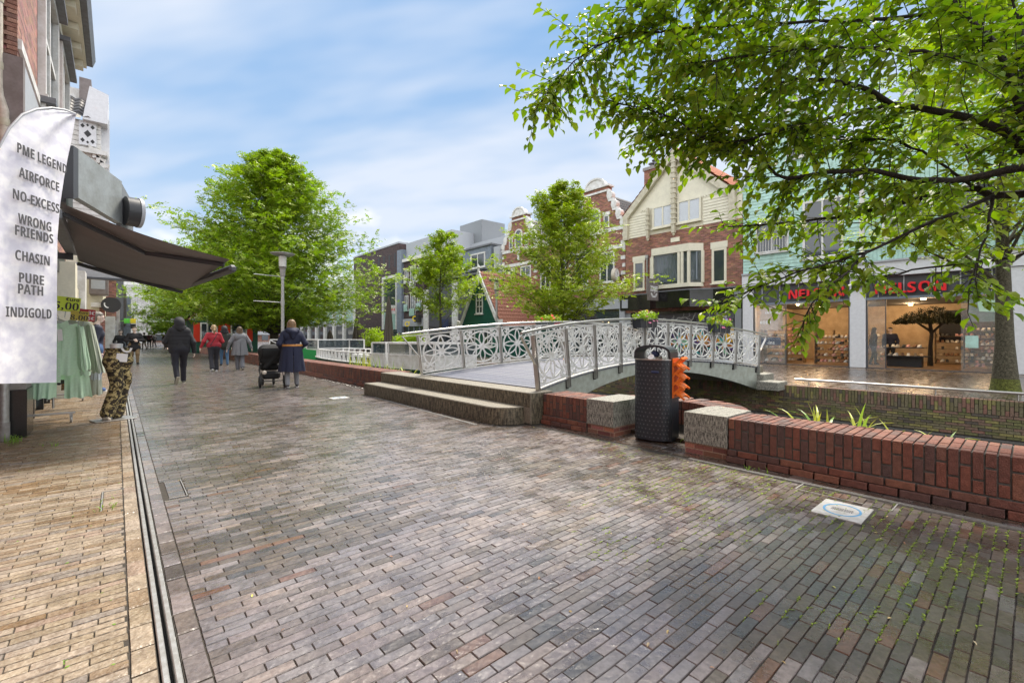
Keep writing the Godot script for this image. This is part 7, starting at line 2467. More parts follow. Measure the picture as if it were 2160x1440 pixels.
# ---------------------------------------------------------------- boats and what stands by them
func boats():
	var b := thing("moored_boat", "long open boat with dark green hull, white ribbed rail and glass screens", "boat", Vector3(8.4, -0.9, -18.7))
	# hull: plan outline lofted from keel to rim
	var half := func(t): return 1.28 * pow(sin(PI * clampf(0.06 + t * 0.9, 0.0, 1.0)), 0.5)
	var z0 := -24.6; var z1 := -12.4
	for s in [-1.0, 1.0]:
		var g := []
		for r in 4:
			var row := []
			var y: float = [-1.1, -0.6, 0.0, 0.36][r]
			var k: float = [0.7, 0.88, 0.98, 1.0][r]
			for i in 25: row.append(Vector3(8.4 + s * half.call(i / 24.0) * k, y, lerpf(z0, z1, i / 24.0)))
			if s > 0: row.reverse()
			g.append(row)
		var hm := MB.new()
		hm.sheet(g, 0.05)
		obj("hull_side", hm, M.hull_green, b)
		for y in [[0.36, 0.03], [0.76, 0.03]]:
			var rp := []
			for i in 25: rp.append(Vector3(8.4 + s * (half.call(i / 24.0) + 0.02), y[0], lerpf(z0, z1, i / 24.0)))
			var rm := MB.new()
			rm.tube(rp, y[1], 8)
			obj("rim_rail", rm, M.white_paint, b)
		for i in 22:
			var t := (i + 1) / 24.0
			if t > 0.68: break
			var x: float = 8.4 + s * half.call(t)
			var z := lerpf(z0, z1, t)
			var st := MB.new()
			st.prism(PackedVector2Array([Vector2(0, 0.36), Vector2(0.16 * -s, 0.36), Vector2(0.05 * -s, 0.76), Vector2(0, 0.76)]), z - 0.03, z + 0.03, Transform3D(Basis(), Vector3(x, 0, 0)))
			obj("rib", st, M.white_paint, b)
	for e in [z0, z1]:
		var tm := MB.new()
		tm.box(8.4 - half.call(0.0), 8.4 + half.call(0.0), -1.0, 0.36, e - 0.04, e + 0.04)
		obj("transom", tm, M.hull_green, b)
	var dk := MB.new()
	dk.box(7.35, 9.45, 0.05, 0.1, z0 + 0.1, z1 - 0.1)
	obj("deck", dk, M.light_panel, b)
	for z in [-21.5, -20.0, -18.5]:
		face_box("bench", b, M.white_paint, 8.7, 9.4, 0.1, 0.55, z - 0.5, z + 0.5)
		face_box("deck_box", b, M.black, 7.6, 8.2, 0.1, 0.5, z - 0.3, z + 0.3)
	# glass screens: two panes near the far end, a cabin of screens at the near end
	for q in [[7.3, -24.3, 7.3, -22.6, 0.76, 1.22], [9.5, -24.3, 9.5, -22.4, 0.76, 1.22], [7.3, -24.35, 9.5, -24.35, 0.76, 1.22], [7.2, -16.2, 7.16, -15.0, 0.3, 1.16], [7.16, -14.8, 7.35, -13.6, 0.3, 1.16], [7.35, -13.55, 7.6, -12.5, 0.3, 1.16], [7.2, -16.25, 9.5, -16.25, 0.3, 1.16], [7.6, -12.45, 9.2, -12.45, 0.3, 1.16], [9.5, -16.2, 9.3, -12.6, 0.3, 1.16]]:
		var a := Vector3(q[0], 0, q[1]); var c := Vector3(q[2], 0, q[3])
		var d := (c - a).normalized(); var L := (c - a).length()
		var t := Transform3D(Basis(d, Vector3.UP, d.cross(Vector3.UP)), (a + c) / 2)
		var f := MB.new()
		var y0: float = q[4]; var y1: float = q[5]
		var ym: float = y0 if y0 > 0.6 else 0.76
		for y in [ym, y1]: f.obox(t * Transform3D(Basis(), Vector3(0, y, 0)), Vector3(L, 0.05, 0.05))
		for x in [-L / 2, L / 2]: f.obox(t * Transform3D(Basis(), Vector3(x, (y0 + y1) / 2, 0)), Vector3(0.05, y1 - y0, 0.055))
		if y0 < 0.6: f.obox(t * Transform3D(Basis(), Vector3(0, (y0 + ym) / 2, 0)), Vector3(L - 0.04, ym - y0, 0.03))
		var fo := obj("screen", f, M.white_paint, b)
		var g := MB.new()
		g.obox(t * Transform3D(Basis(), Vector3(0, (ym + y1) / 2, 0)), Vector3(L - 0.06, y1 - ym - 0.05, 0.008))
		obj("pane", g, M.pane_tint, fo)
	var gp := thing("green_pontoon", "bright green pontoon with white crossed railing beyond the walkers", "boat", Vector3(7.0, 0, -27.3))
	face_box("hull", gp, M.bright_green, 6.0, 8.6, 0.1, 0.72, -28.6, -26.4)
	for k in 3:
		var r := MB.new()
		var x := 6.05 + k * 0.85
		for y in [0.78, 1.2]: r.box(x, x + 0.83, y, y + 0.05, -26.45, -26.4)
		r.obox(Transform3D(Basis(Vector3(0, 0, 1), 0.46), Vector3(x + 0.42, 1.0, -26.42)), Vector3(0.9, 0.04, 0.03))
		r.obox(Transform3D(Basis(Vector3(0, 0, 1), -0.46), Vector3(x + 0.42, 1.0, -26.39)), Vector3(0.9, 0.04, 0.03))
		r.box(x, x + 0.05, 0.72, 1.25, -26.46, -26.4)
		obj("crossed_rail", r, M.white_paint, gp)
	# red shuttered house among the trees
	var h := thing("shuttered_house", "dark green wooden house with bright red shutters under the street trees", "building", Vector3(7.2, 0, -47))
	face_box("wall", h, M.green_boards, 4.9, 9.6, 0, 2.9, -52, -46)
	var gm := MB.new()
	gm.prism(PackedVector2Array([Vector2(4.9, 2.9), Vector2(9.6, 2.9), Vector2(7.25, 5.6)]), -52, -46.02)
	obj("gable", gm, M.green_boards, h)
	var bb := MB.new()
	for s in [-1.0, 1.0]:
		var e = 7.25 + s * 2.6
		bb.prism(PackedVector2Array([Vector2(7.25, 5.85), Vector2(e, 2.86), Vector2(e - s * 0.4, 2.86), Vector2(7.25, 5.35)]), -46.02, -45.88)
		for k in 6:
			var f := (k + 0.5) / 6.0
			var cc := Vector2(lerpf(7.25, e - s * 0.3, f), lerpf(5.35, 2.95, f))
			var pg := PackedVector2Array()
			for j in 8: pg.append(cc + Vector2(cos(TAU * j / 8), sin(TAU * j / 8)) * 0.24)
			bb.prism(pg, -46.01, -45.92)
	obj("bargeboard", bb, M.cream_paint, h)
	for s in [-1.0, 1.0]:
		var rf := MB.new()
		var e = 7.25 + s * 2.75
		rf.prism(PackedVector2Array([Vector2(7.25, 5.95), Vector2(e, 2.82), Vector2(e, 2.74), Vector2(7.25, 5.86)]), -52, -45.8)
		obj("roof", rf, M.rust_tile, h)
	var lean := MB.new()
	lean.quad(Vector3(3.9, 2.5, -46.3), Vector3(5.6, 4.1, -46.3), Vector3(5.6, 4.1, -51), Vector3(3.9, 2.5, -51))
	obj("glass_lean_to", lean, M.window_glass, h)
	for w in [5.9, 8.1]:
		var f := MB.new()
		f.box(w - 0.62, w + 0.62, 0.95, 1.05, -46.0, -45.9); f.box(w - 0.62, w + 0.62, 2.45, 2.55, -46.0, -45.9)
		f.box(w - 0.62, w - 0.52, 1.05, 2.45, -46.0, -45.9); f.box(w + 0.52, w + 0.62, 1.05, 2.45, -46.0, -45.9)
		var fo := obj("window", f, M.white_paint, h)
		face_box("pane", fo, M.window_glass, w - 0.52, w + 0.52, 1.05, 2.45, -45.98, -45.95)
		for s in [-1.0, 1.0]: face_box("shutter", h, M.red_shutter, w + s * 0.86 - 0.22, w + s * 0.86 + 0.22, 0.95, 2.55, -46.0, -45.93)


# ---------------------------------------------------------------- awning, flag, clothes
func awning_and_stall():
	var a := thing("awning", "dark grey cloth awning on folding arms over the clothes stall", "awning", Vector3(0.2, 2.6, -9.3))
	var wn := Vector3(-0.5, 3.0, -7.73); var wf := Vector3(-0.5, 2.71, -10.91); var on := Vector3(1.25, 2.52, -7.73); var of := Vector3(1.0, 2.3, -10.91)
	var g := []
	for i in 13:
		var t := i / 12.0
		var row := []
		for k in 25:
			var s := k / 24.0
			row.append(wn.lerp(wf, s).lerp(on.lerp(of, s), t) - Vector3(0, 0.05 * sin(PI * t) * (1.0 + 0.25 * sin(s * 40.0)), 0))
		g.append(row)
	var m := MB.new()
	m.sheet(g, 0.003)
	obj("canopy_cloth", m, M.awning_cloth, a)
	var fb := MB.new()
	var d := (of - on).normalized()
	var q := Basis(d.cross(Vector3.UP).normalized(), Vector3.UP, -d)
	fb.bbox(Transform3D(q.orthonormalized(), (on + of) / 2 + Vector3(0.03, -0.02, 0)), Vector3(0.1, 0.11, (of - on).length() + 0.08), 0.03)
	obj("front_bar", fb, M.fascia_dark, a)
	var cb := MB.new()
	var d2 := (wf - wn).normalized()
	cb.bbox(Transform3D(Basis(d2.cross(Vector3.UP).normalized(), Vector3.UP, -d2).orthonormalized(), (wn + wf) / 2 + Vector3(-0.08, 0.02, 0)), Vector3(0.16, 0.14, 3.25), 0.02)
	obj("wall_case", cb, M.lead, a)
	for e in [[wn + Vector3(0.0, -0.1, -0.1), Vector3(0.31, 2.60, -8.45), on + Vector3(-0.05, -0.05, -0.25)], [wf + Vector3(0.0, -0.06, 0.05), wf.lerp(of, 0.5) + Vector3(0, -0.08, 0.04), of + Vector3(-0.05, -0.04, 0.06)]]:
		var am := MB.new()
		for i in 2:
			var p: Vector3 = e[i]; var r: Vector3 = e[i + 1]
			var dd := (r - p).normalized()
			am.bbox(Transform3D(Basis(dd, Vector3(0, 0, 1).cross(dd).normalized(), dd.cross(Vector3(0, 0, 1).cross(dd).normalized())).orthonormalized(), (p + r) / 2), Vector3((r - p).length() + 0.04, 0.06, 0.05), 0.012)
		obj("folding_arm", am, M.anthracite, a)
	var bk := MB.new()
	bk.box(-1.05, -0.56, 2.7, 2.8, -10.8, -10.7); bk.box(-1.05, -0.56, 2.95, 3.05, -9.4, -9.3)
	obj("wall_bracket", bk, M.anthracite, a)
	flag()
	rack()
	mannequin()

const FD := Vector3(0.5195, 0, -0.8545)
const FO := Vector3(-0.7216, 0, -7.184)
func flag():
	var f := thing("beach_flag", "white marbled feather flag with grey brand names beside the clothes shop", "flag", Vector3(-0.96, 0, -6.8))
	var n := Vector3(0.8545, 0, 0.5195)
	var L := [[0.87, -0.46, 0.365], [1.4, -0.46, 0.365], [2.0, -0.455, 0.366], [2.56, -0.45, 0.378], [2.95, -0.42, 0.42], [3.3, -0.335, 0.49], [3.54, -0.224, 0.54], [3.76, -0.07, 0.59], [3.9, 0.1, 0.62], [4.02, 0.31, 0.645], [4.09, 0.50, 0.66], [4.12, 0.66, 0.668]]
	var g := []
	for i in L.size():
		var row := []
		for k in 17:
			var s := k / 16.0
			var x := lerpf(L[i][1], L[i][2], s)
			var y: float = L[i][0]
			if y < 0.9: y += 0.07 * (1.0 - s) - 0.01
			var w := 0.022 * sin(s * 5.0 + y * 1.6) + 0.012 * sin((s * 2.0 - y) * 6.0) * clampf((y - 2.6), 0.0, 1.0)
			row.append(FO + FD * x + Vector3(0, y, 0) + n * w * (0.3 + 0.7 * sin(PI * s)))
		g.append(row)
	# finer rows between
	var fine := []
	for i in g.size() - 1:
		for e in 3:
			var row := []
			for k in 17: row.append(g[i][k].lerp(g[i + 1][k], e / 3.0))
			fine.append(row)
	fine.append(g[g.size() - 1])
	var m := MB.new()
	m.sheet(fine, 0.002)
	obj("cloth", m, M.marble_cloth, f)
	var pp := [FO + FD * -0.52, FO + FD * -0.5 + Vector3(0, 2.2, 0)]
	for i in range(3, L.size()): pp.append(FO + FD * (L[i][1] - 0.012) + Vector3(0, L[i][0] + 0.012, 0))
	var pm := MB.new()
	pm.tube(pp, 0.012, 8)
	obj("pole", pm, M.light_panel, f)
	for q in [["PME LEGEND", 0.14, 3.38, 0.65], ["AIRFORCE", 0.10, 3.13, 0.52], ["NO-EXCESS", 0.06, 2.88, 0.59], ["WRONG", 0.04, 2.64, 0.42], ["FRIENDS", 0.03, 2.51, 0.48], ["CHASIN", 0.01, 2.25, 0.43], ["PURE", -0.01, 2.02, 0.31], ["PATH", -0.02, 1.9, 0.31], ["INDIGOLD", -0.03, 1.65, 0.56]]:
		var o := letters(q[0], facing(n, FO + FD * q[1] + Vector3(0, q[2], 0) + n * 0.034), 0.105, M.print_grey, f, 0.003)
		var w: float = o.mesh.get_aabb().size.x
		o.transform.basis = o.transform.basis * Basis.from_scale(Vector3(q[3] / maxf(w, 0.01), 1, 1))

# a hanging garment front, drawn as a folded sheet: outline rows [y, left, right]
func garment(called: String, parent: Node3D, rows: Array, z: float, m: Material, folds: float, bulge := 0.05, seed_at := 0.0):
	var g := []
	for i in rows.size() - 1:
		for e in 4:
			var t := e / 4.0
			var y := lerpf(rows[i][0], rows[i + 1][0], t); var l := lerpf(rows[i][1], rows[i + 1][1], t); var r := lerpf(rows[i][2], rows[i + 1][2], t)
			var row := []
			for k in 33:
				var s := k / 32.0
				row.append(Vector3(lerpf(l, r, s), y + 0.012 * sin(s * 14.0 + seed_at), z + bulge * sin(PI * s) + folds * (0.018 * sin(s * 17.0 + seed_at + y * 1.5) + 0.01 * sin(s * 31.0 - y * 4.0 + seed_at)) * clampf((rows[0][0] - y) * 2.2, 0.15, 1.0)))
			g.append(row)
	g.reverse()
	var mb := MB.new()
	mb.sheet(g, 0.004)
	return obj(called, mb, m, parent)

func rack():
	var r := thing("clothes_rack", "chrome clothes rack on castors beside the granite pillar", "rack", Vector3(-0.8, 0, -11.8))
	var m := MB.new()
	m.tube([Vector3(-0.8, 1.72, -10.4), Vector3(-0.8, 1.72, -13.6)], 0.014, 10)
	for z in [-10.75, -13.3]:
		m.tube([Vector3(-0.8, 0.2, z), Vector3(-0.8, 1.72, z)], 0.016, 10)
	obj("rail", m, M.steel, r)
	for z in [-10.3, -13.6]:
		var b := MB.new()
		b.bbox(Transform3D(Basis(), Vector3(-0.82, 0.16, z)), Vector3(0.62, 0.035, 0.035), 0.005)
		obj("foot_bar", b, M.steel, r)
		for x in [-1.1, -0.56]:
			var c := MB.new()
			wheel(c, Vector3(x, 0.055, z), 0.055, 0.03)
			c.lathe([Vector2(0.0, -0.012), Vector2(0.043, -0.012), Vector2(0.043, 0.012), Vector2(0.0, 0.012)], 12, Transform3D(Basis(Quaternion(Vector3.UP, Vector3.RIGHT)), Vector3(x, 0.055, z)))
			c.box(x - 0.02, x + 0.02, 0.1, 0.145, z - 0.012, z + 0.012)
			obj("castor", c, M.galvanised, r)
	# mint suit, first on the rail
	var s := thing("mint_shirt", "mint green long sleeved shirt hanging first on the rack", "shirt", Vector3(-0.7, 1.6, -10.55))
	garment("body", s, [[1.60, -0.92, -0.50], [1.54, -1.0, -0.44], [1.2, -1.0, -0.47], [0.61, -1.03, -0.46]], -10.55, M.mint_cloth, 1.0, 0.07, 0.4)
	garment("sleeve", s, [[1.56, -0.52, -0.42], [1.3, -0.50, -0.385], [0.92, -0.50, -0.33], [0.80, -0.47, -0.34]], -10.53, M.mint_cloth, 0.7, 0.09, 2.0)
	garment("cuff", s, [[0.82, -0.475, -0.325], [0.72, -0.45, -0.335]], -10.5, M.mint_cloth, 1.2, 0.07, 5.0)
	var co := MB.new()
	for k in [-1.0, 1.0]:
		co.prism(PackedVector2Array([Vector2(-0.72, 1.60), Vector2(-0.72 + 0.11 * k, 1.66), Vector2(-0.72 + 0.13 * k, 1.58), Vector2(-0.72 + 0.06 * k, 1.50)]), -10.475, -10.46)
	obj("collar", co, M.mint_cloth, s)
	var pk := MB.new()
	pk.box(-0.735, -0.695, 0.64, 1.56, -10.487, -10.47)
	obj("placket", pk, M.mint_cloth, s)
	for k in 6:
		var bt := MB.new()
		bt.lathe([Vector2(0.0, 0.003), Vector2(0.008, 0.0)], 8, Transform3D(Basis(Vector3(1, 0, 0), PI / 2), Vector3(-0.715, 0.75 + k * 0.14, -10.464)))
		obj("button", bt, M.white_print, s)
	var tg := MB.new()
	tg.bbox(Transform3D(Basis(Vector3(0, 0, 1), 0.05), Vector3(-0.70, 1.42, -10.44)), Vector3(0.06, 0.19, 0.004), 0.001)
	obj("price_tag", tg, M.white_print, s)
	var hg := MB.new()
	hg.tube([Vector3(-0.72, 1.63, -10.55), Vector3(-0.72, 1.73, -10.55), Vector3(-0.75, 1.76, -10.55), Vector3(-0.80, 1.74, -10.55)], 0.005, 6)
	hg.tube([Vector3(-0.93, 1.57, -10.55), Vector3(-0.72, 1.64, -10.55), Vector3(-0.5, 1.57, -10.55)], 0.012, 6)
	obj("hanger", hg, M.light_panel, s)
	var t := thing("mint_trousers", "mint green wide trousers hanging below the mint shirt", "trousers", Vector3(-0.7, 0.8, -10.6))
	garment("leg", t, [[0.78, -1.03, -0.74], [0.25, -1.05, -0.76]], -10.62, M.mint_cloth, 1.3, 0.06, 1.0)
	garment("leg", t, [[0.78, -0.66, -0.36], [0.23, -0.66, -0.30]], -10.62, M.mint_cloth, 1.3, 0.06, 3.0)
	var k2 := thing("mint_shirt", "second mint green shirt just behind the first, its hem lower", "shirt", Vector3(-0.7, 1.6, -10.72))
	garment("body", k2, [[1.58, -0.92, -0.48], [1.2, -1.02, -0.42], [0.48, -1.03, -0.38]], -10.74, M.mint_cloth, 1.0, 0.05, 7.0)
	var c := thing("sage_coat", "long sage grey coat behind the mint shirts, sleeve hanging out right", "coat", Vector3(-0.5, 1.6, -11.2))
	garment("body", c, [[1.68, -0.75, -0.38], [1.55, -0.95, -0.31], [1.0, -0.95, -0.25], [0.7, -0.95, -0.2]], -11.2, M.sage_cloth, 1.0, 0.08, 2.2)
	garment("sleeve", c, [[1.60, -0.42, -0.31], [1.1, -0.36, -0.22], [0.62, -0.32, -0.13]], -11.15, M.sage_cloth, 0.8, 0.08, 4.0)
	var w := [["cream_blouse", "cream coloured blouse peeping out below the sage coat", "blouse", M.cream_paint, -0.42, -0.27, 0.95, 0.66, -11.5], ["blue_shirt", "pale blue striped shirt between the mint shirt and the camouflage trousers", "shirt", M.curtain, -0.36, -0.23, 0.8, 0.5, -11.7], ["grey_trousers", "grey trousers hanging lowest at the back of the rack", "trousers", M.sage_cloth, -0.4, -0.22, 0.62, 0.15, -11.9], ["black_dress", "black dress hanging behind the mint trousers", "dress", M.black, -0.8, -0.55, 1.4, 0.3, -11.0], ["tan_skirt", "tan skirt low at the back of the rack", "skirt", M.wood, -0.8, -0.25, 0.9, 0.16, -12.4]]
	for e in w:
		var o := thing(e[0], e[1], e[2], Vector3(e[4], e[7], e[8]))
		garment("cloth", o, [[e[6], e[4], e[5]], [e[7], e[4] - 0.02, e[5] + 0.02]], e[8], e[3], 1.0, 0.04, e[8])
	# price cards
	for e in [["lime green price card reading 5,00 euro clipped on the rack", M.lime_card, Vector3(-0.625, 1.93, -10.5), 0.33, 0.24, "5,00", 0.12, "\u20acuro", M.ink], ["olive price card reading 8,00 euro right of the lime card", M.olive_card, Vector3(-0.47, 1.74, -10.48), 0.22, 0.16, "8,00", 0.085, "\u20acuro", M.ink], ["crimson price card with euro signs behind the olive card", M.crimson_card, Vector3(-0.41, 1.76, -10.56), 0.26, 0.2, "3\u20ac", 0.06, "5\u20ac", M.white_print]]:
		var o := thing("price_card", e[0], "price card", e[2], "", 0.1)
		o.rotation.z = -0.1
		var cm := MB.new()
		cm.bbox(Transform3D(), Vector3(e[3], e[4], 0.004), 0.001)
		obj("card", cm, e[1], o, false)
		var left: bool = e[5] == "3\u20ac"
		var a := letters(e[5], Transform3D(Basis(), Vector3(0.07 if left else 0.0, 0.04 if left else -0.03, 0.004)), e[6], e[8], o, 0.002, 0.95, "Droid Serif" if not left else "Droid Sans")
		a.position = Vector3(0.08 if left else 0.0, 0.04 if left else -0.03, 0.004)
		var b := letters(e[7], Transform3D(), e[6] * (0.95 if left else 0.45), e[8], o, 0.002)
		b.position = Vector3(0.08 if left else e[3] * 0.2, -0.05 if left else e[4] * 0.34, 0.004)
		var pin := MB.new()
		pin.tube([Vector3(0, -e[4] / 2, 0), Vector3(0.0, -e[4] / 2 - 0.1, -0.03)], 0.006, 6)
		obj("clip", pin, M.light_panel, o, false)

func mannequin():
	var p := thing("trousers_mannequin", "camouflage cargo trousers on a half mannequin with a white price label", "mannequin", Vector3(0.0, 0, -10.2), "", 0.25)
	var W := Color.WHITE
	var m := MB.new()
	nets(m, [[Vector3(-0.04, 1.08, 0), Vector3(0.07, 1.1, 0), 0.125, 0.125, W], [Vector3(-0.06, 0.98, 0.02), Vector3(0.1, 0.98, -0.02), 0.135, 0.13, W], [Vector3(-0.06, 0.95, 0.04), Vector3(-0.01, 0.58, 0.06), 0.115, 0.09, W], [Vector3(-0.01, 0.58, 0.06), Vector3(-0.13, 0.12, 0.02), 0.09, 0.095, W], [Vector3(0.09, 0.95, -0.05), Vector3(0.1, 0.55, -0.05), 0.11, 0.085, W], [Vector3(0.1, 0.55, -0.05), Vector3(0.02, 0.1, -0.06), 0.085, 0.10, W], [Vector3(0.15, 0.62, 0.0), Vector3(0.15, 0.74, 0.0), 0.055, 0.055, W]], 0.016, 0.03)
	obj("cargo_trousers", m, M.camouflage, p, false)
	var wb := MB.new()
	wb.lathe([Vector2(0.155, 1.16), Vector2(0.16, 1.2), Vector2(0.15, 1.2)], 20, Transform3D(Basis.from_scale(Vector3(1.1, 1, 0.82)), Vector3(0.015, 0, 0)))
	obj("waistband", wb, M.camouflage, p, false)
	var ft := MB.new()
	nets(ft, [[Vector3(-0.14, 0.1, 0.02), Vector3(-0.15, 0.045, 0.03), 0.045, 0.04, W], [Vector3(-0.15, 0.04, 0.0), Vector3(-0.14, 0.03, 0.17), 0.04, 0.025, W]], 0.012, 0.03)
	obj("mannequin_foot", ft, M.pipe_cream, p, false)
	var bp := MB.new()
	bp.bbox(Transform3D(Basis(), Vector3(-0.05, 0.01, 0.02)), Vector3(0.55, 0.012, 0.38), 0.003)
	obj("base_plate", bp, M.steel, p, false)
	var hg := MB.new()
	hg.lathe([Vector2(0.07, 1.2), Vector2(0.075, 1.27), Vector2(0.05, 1.28)], 16, Transform3D(Basis.from_scale(Vector3(1.2, 1, 0.5)), Vector3(-0.02, 0.0, 0.06)))
	hg.ribbon([Vector2(0.03, 1.20), Vector2(0.06, 1.15), Vector2(0.1, 1.135), Vector2(0.14, 1.15), Vector2(0.16, 1.20)], 0.03, 0.135, 0.142)
	obj("hanger_clip", hg, M.white_print, p, false)
	var lb := MB.new()
	lb.bbox(Transform3D(Basis(Vector3(0, 0, 1), -0.12), Vector3(0.03, 1.04, 0.145)), Vector3(0.15, 0.14, 0.004), 0.001)
	obj("price_label", lb, M.white_print, p, false)


# ---------------------------------------------------------------- people
# smooth union of tapered capsules [a, b, ra, rb, colour, squash] meshed as surface nets into m
func nets(m: MB, caps: Array, cell: float, k: float):
	var lo := Vector3(1e9, 1e9, 1e9); var hi := -lo
	for c in caps:
		var r: float = maxf(c[2], c[3]) + 2.0 * cell
		lo = lo.min(c[0] - Vector3.ONE * r).min(c[1] - Vector3.ONE * r)
		hi = hi.max(c[0] + Vector3.ONE * r).max(c[1] + Vector3.ONE * r)
	var nx := int((hi.x - lo.x) / cell) + 2; var ny := int((hi.y - lo.y) / cell) + 2; var nz := int((hi.z - lo.z) / cell) + 2
	var f := PackedFloat32Array(); f.resize(nx * ny * nz); f.fill(1.0)
	var own := PackedByteArray(); own.resize(nx * ny * nz)
	var near := PackedFloat32Array(); near.resize(nx * ny * nz); near.fill(1.0)
	for ci in caps.size():
		var c = caps[ci]
		var a: Vector3 = c[0]; var b: Vector3 = c[1]; var ra: float = c[2]; var rb: float = c[3]
		var fl: float = c[5] if c.size() > 5 else 1.0
		var R := maxf(ra, rb) + 2.0 * cell + k
		var p0 := ((a.min(b) - Vector3.ONE * R - lo) / cell).floor(); var p1 := ((a.max(b) + Vector3.ONE * R - lo) / cell).ceil()
		var ab := b - a; var l2 := maxf(ab.length_squared(), 1e-8)
		for z in range(maxi(0, int(p0.z)), mini(nz, int(p1.z) + 1)):
			for y in range(maxi(0, int(p0.y)), mini(ny, int(p1.y) + 1)):
				var row := (z * ny + y) * nx
				for x in range(maxi(0, int(p0.x)), mini(nx, int(p1.x) + 1)):
					var p := lo + Vector3(x, y, z) * cell - a
					var t := clampf(p.dot(ab) / l2, 0.0, 1.0)
					var q := p - ab * t
					q.z *= fl
					var d := q.length() - lerpf(ra, rb, t)
					var i := row + x
					if d < near[i]:
						near[i] = d; own[i] = ci
					var e := f[i]
					var h := maxf(k - absf(d - e), 0.0) / k
					f[i] = minf(d, e) - h * h * k * 0.25
	var idx := PackedInt32Array(); idx.resize(nx * ny * nz); idx.fill(-1)
	var vs := PackedVector3Array(); var ns := PackedVector3Array(); var cs := PackedColorArray()
	var sx := 1; var sy := nx; var sz := nx * ny
	for z in nz - 1:
		for y in ny - 1:
			for x in nx - 1:
				var i := (z * ny + y) * nx + x
				var a0 := f[i]
				if a0 > 3.0 * cell: continue
				var v := [a0, f[i + sx], f[i + sy], f[i + sx + sy], f[i + sz], f[i + sx + sz], f[i + sy + sz], f[i + sx + sy + sz]]
				var neg := 0
				for j in 8: if v[j] < 0.0: neg += 1
				if neg == 0 or neg == 8: continue
				var s := Vector3.ZERO; var cnt := 0
				for e in [[0, 1], [2, 3], [4, 5], [6, 7], [0, 2], [1, 3], [4, 6], [5, 7], [0, 4], [1, 5], [2, 6], [3, 7]]:
					var va: float = v[e[0]]; var vb: float = v[e[1]]
					if (va < 0.0) != (vb < 0.0):
						var t := va / (va - vb)
						var pa := Vector3(e[0] & 1, (e[0] >> 1) & 1, e[0] >> 2); var pb := Vector3(e[1] & 1, (e[1] >> 1) & 1, e[1] >> 2)
						s += pa.lerp(pb, t); cnt += 1
				idx[i] = vs.size()
				vs.append(lo + (Vector3(x, y, z) + s / cnt) * cell)
				ns.append(Vector3(v[1] + v[3] + v[5] + v[7] - v[0] - v[2] - v[4] - v[6], v[2] + v[3] + v[6] + v[7] - v[0] - v[1] - v[4] - v[5], v[4] + v[5] + v[6] + v[7] - v[0] - v[1] - v[2] - v[3]).normalized())
				cs.append(caps[own[i]][4])
	for z in range(1, nz - 1):
		for y in range(1, ny - 1):
			for x in range(1, nx - 1):
				var i := (z * ny + y) * nx + x
				if f[i] > 3.0 * cell: continue
				var s := f[i] < 0.0
				if s != (f[i + sx] < 0.0): face4(m, vs, ns, cs, idx, i, i - sy, i - sy - sz, i - sz, s)
				if s != (f[i + sy] < 0.0): face4(m, vs, ns, cs, idx, i, i - sz, i - sz - sx, i - sx, s)
				if s != (f[i + sz] < 0.0): face4(m, vs, ns, cs, idx, i, i - sx, i - sx - sy, i - sy, s)

func face4(m: MB, vs: PackedVector3Array, ns: PackedVector3Array, cs: PackedColorArray, idx: PackedInt32Array, a: int, b: int, c: int, d: int, flip: bool):
	var q := [idx[a], idx[b], idx[c], idx[d]]
	if q.min() < 0: return
	if flip: q.reverse()
	for t in [0, 1, 2, 0, 2, 3]:
		m.v.append(vs[q[t]]); m.n.append(ns[q[t]]); m.c.append(cs[q[t]]); m.uv.append(Vector2.ZERO)

func hand(m: MB, wrist: Vector3, dir: Vector3, palm_n: Vector3, thumb: float, skin: Color, s: float, curl := 0.5):
	# palm, four fingers of different length and a thumb from the side of the palm
	var d := dir.normalized(); var sd := palm_n.cross(d).normalized() * thumb; var pn := d.cross(sd).normalized() * thumb
	var caps := []
	for i in 4:
		var o := sd * (0.026 - i * 0.0175) * s
		caps.append([wrist + o * 0.7, wrist + d * 0.082 * s + o, 0.016 * s, 0.0125 * s, skin])
		var l: float = [0.07, 0.08, 0.074, 0.058][i] * s
		var k0 := wrist + d * 0.085 * s + o
		var d1 := (d + pn * curl * 0.6).normalized(); var d2 := (d + pn * curl * 1.6).normalized()
		caps.append([k0, k0 + d1 * l * 0.5, 0.010 * s, 0.009 * s, skin])
		caps.append([k0 + d1 * l * 0.5, k0 + d1 * l * 0.5 + d2 * l * 0.5, 0.009 * s, 0.0075 * s, skin])
	var t0 := wrist + d * 0.025 * s + sd * 0.028 * s
	var t1 := t0 + (d * 0.6 + sd * 0.8 + pn * 0.3).normalized() * 0.036 * s
	caps.append([t0, t1, 0.013 * s, 0.011 * s, skin])
	caps.append([t1, t1 + (d * 0.9 + sd * 0.25 + pn * 0.4).normalized() * 0.035 * s, 0.011 * s, 0.008 * s, skin])
	nets(m, caps, 0.0085, 0.007)

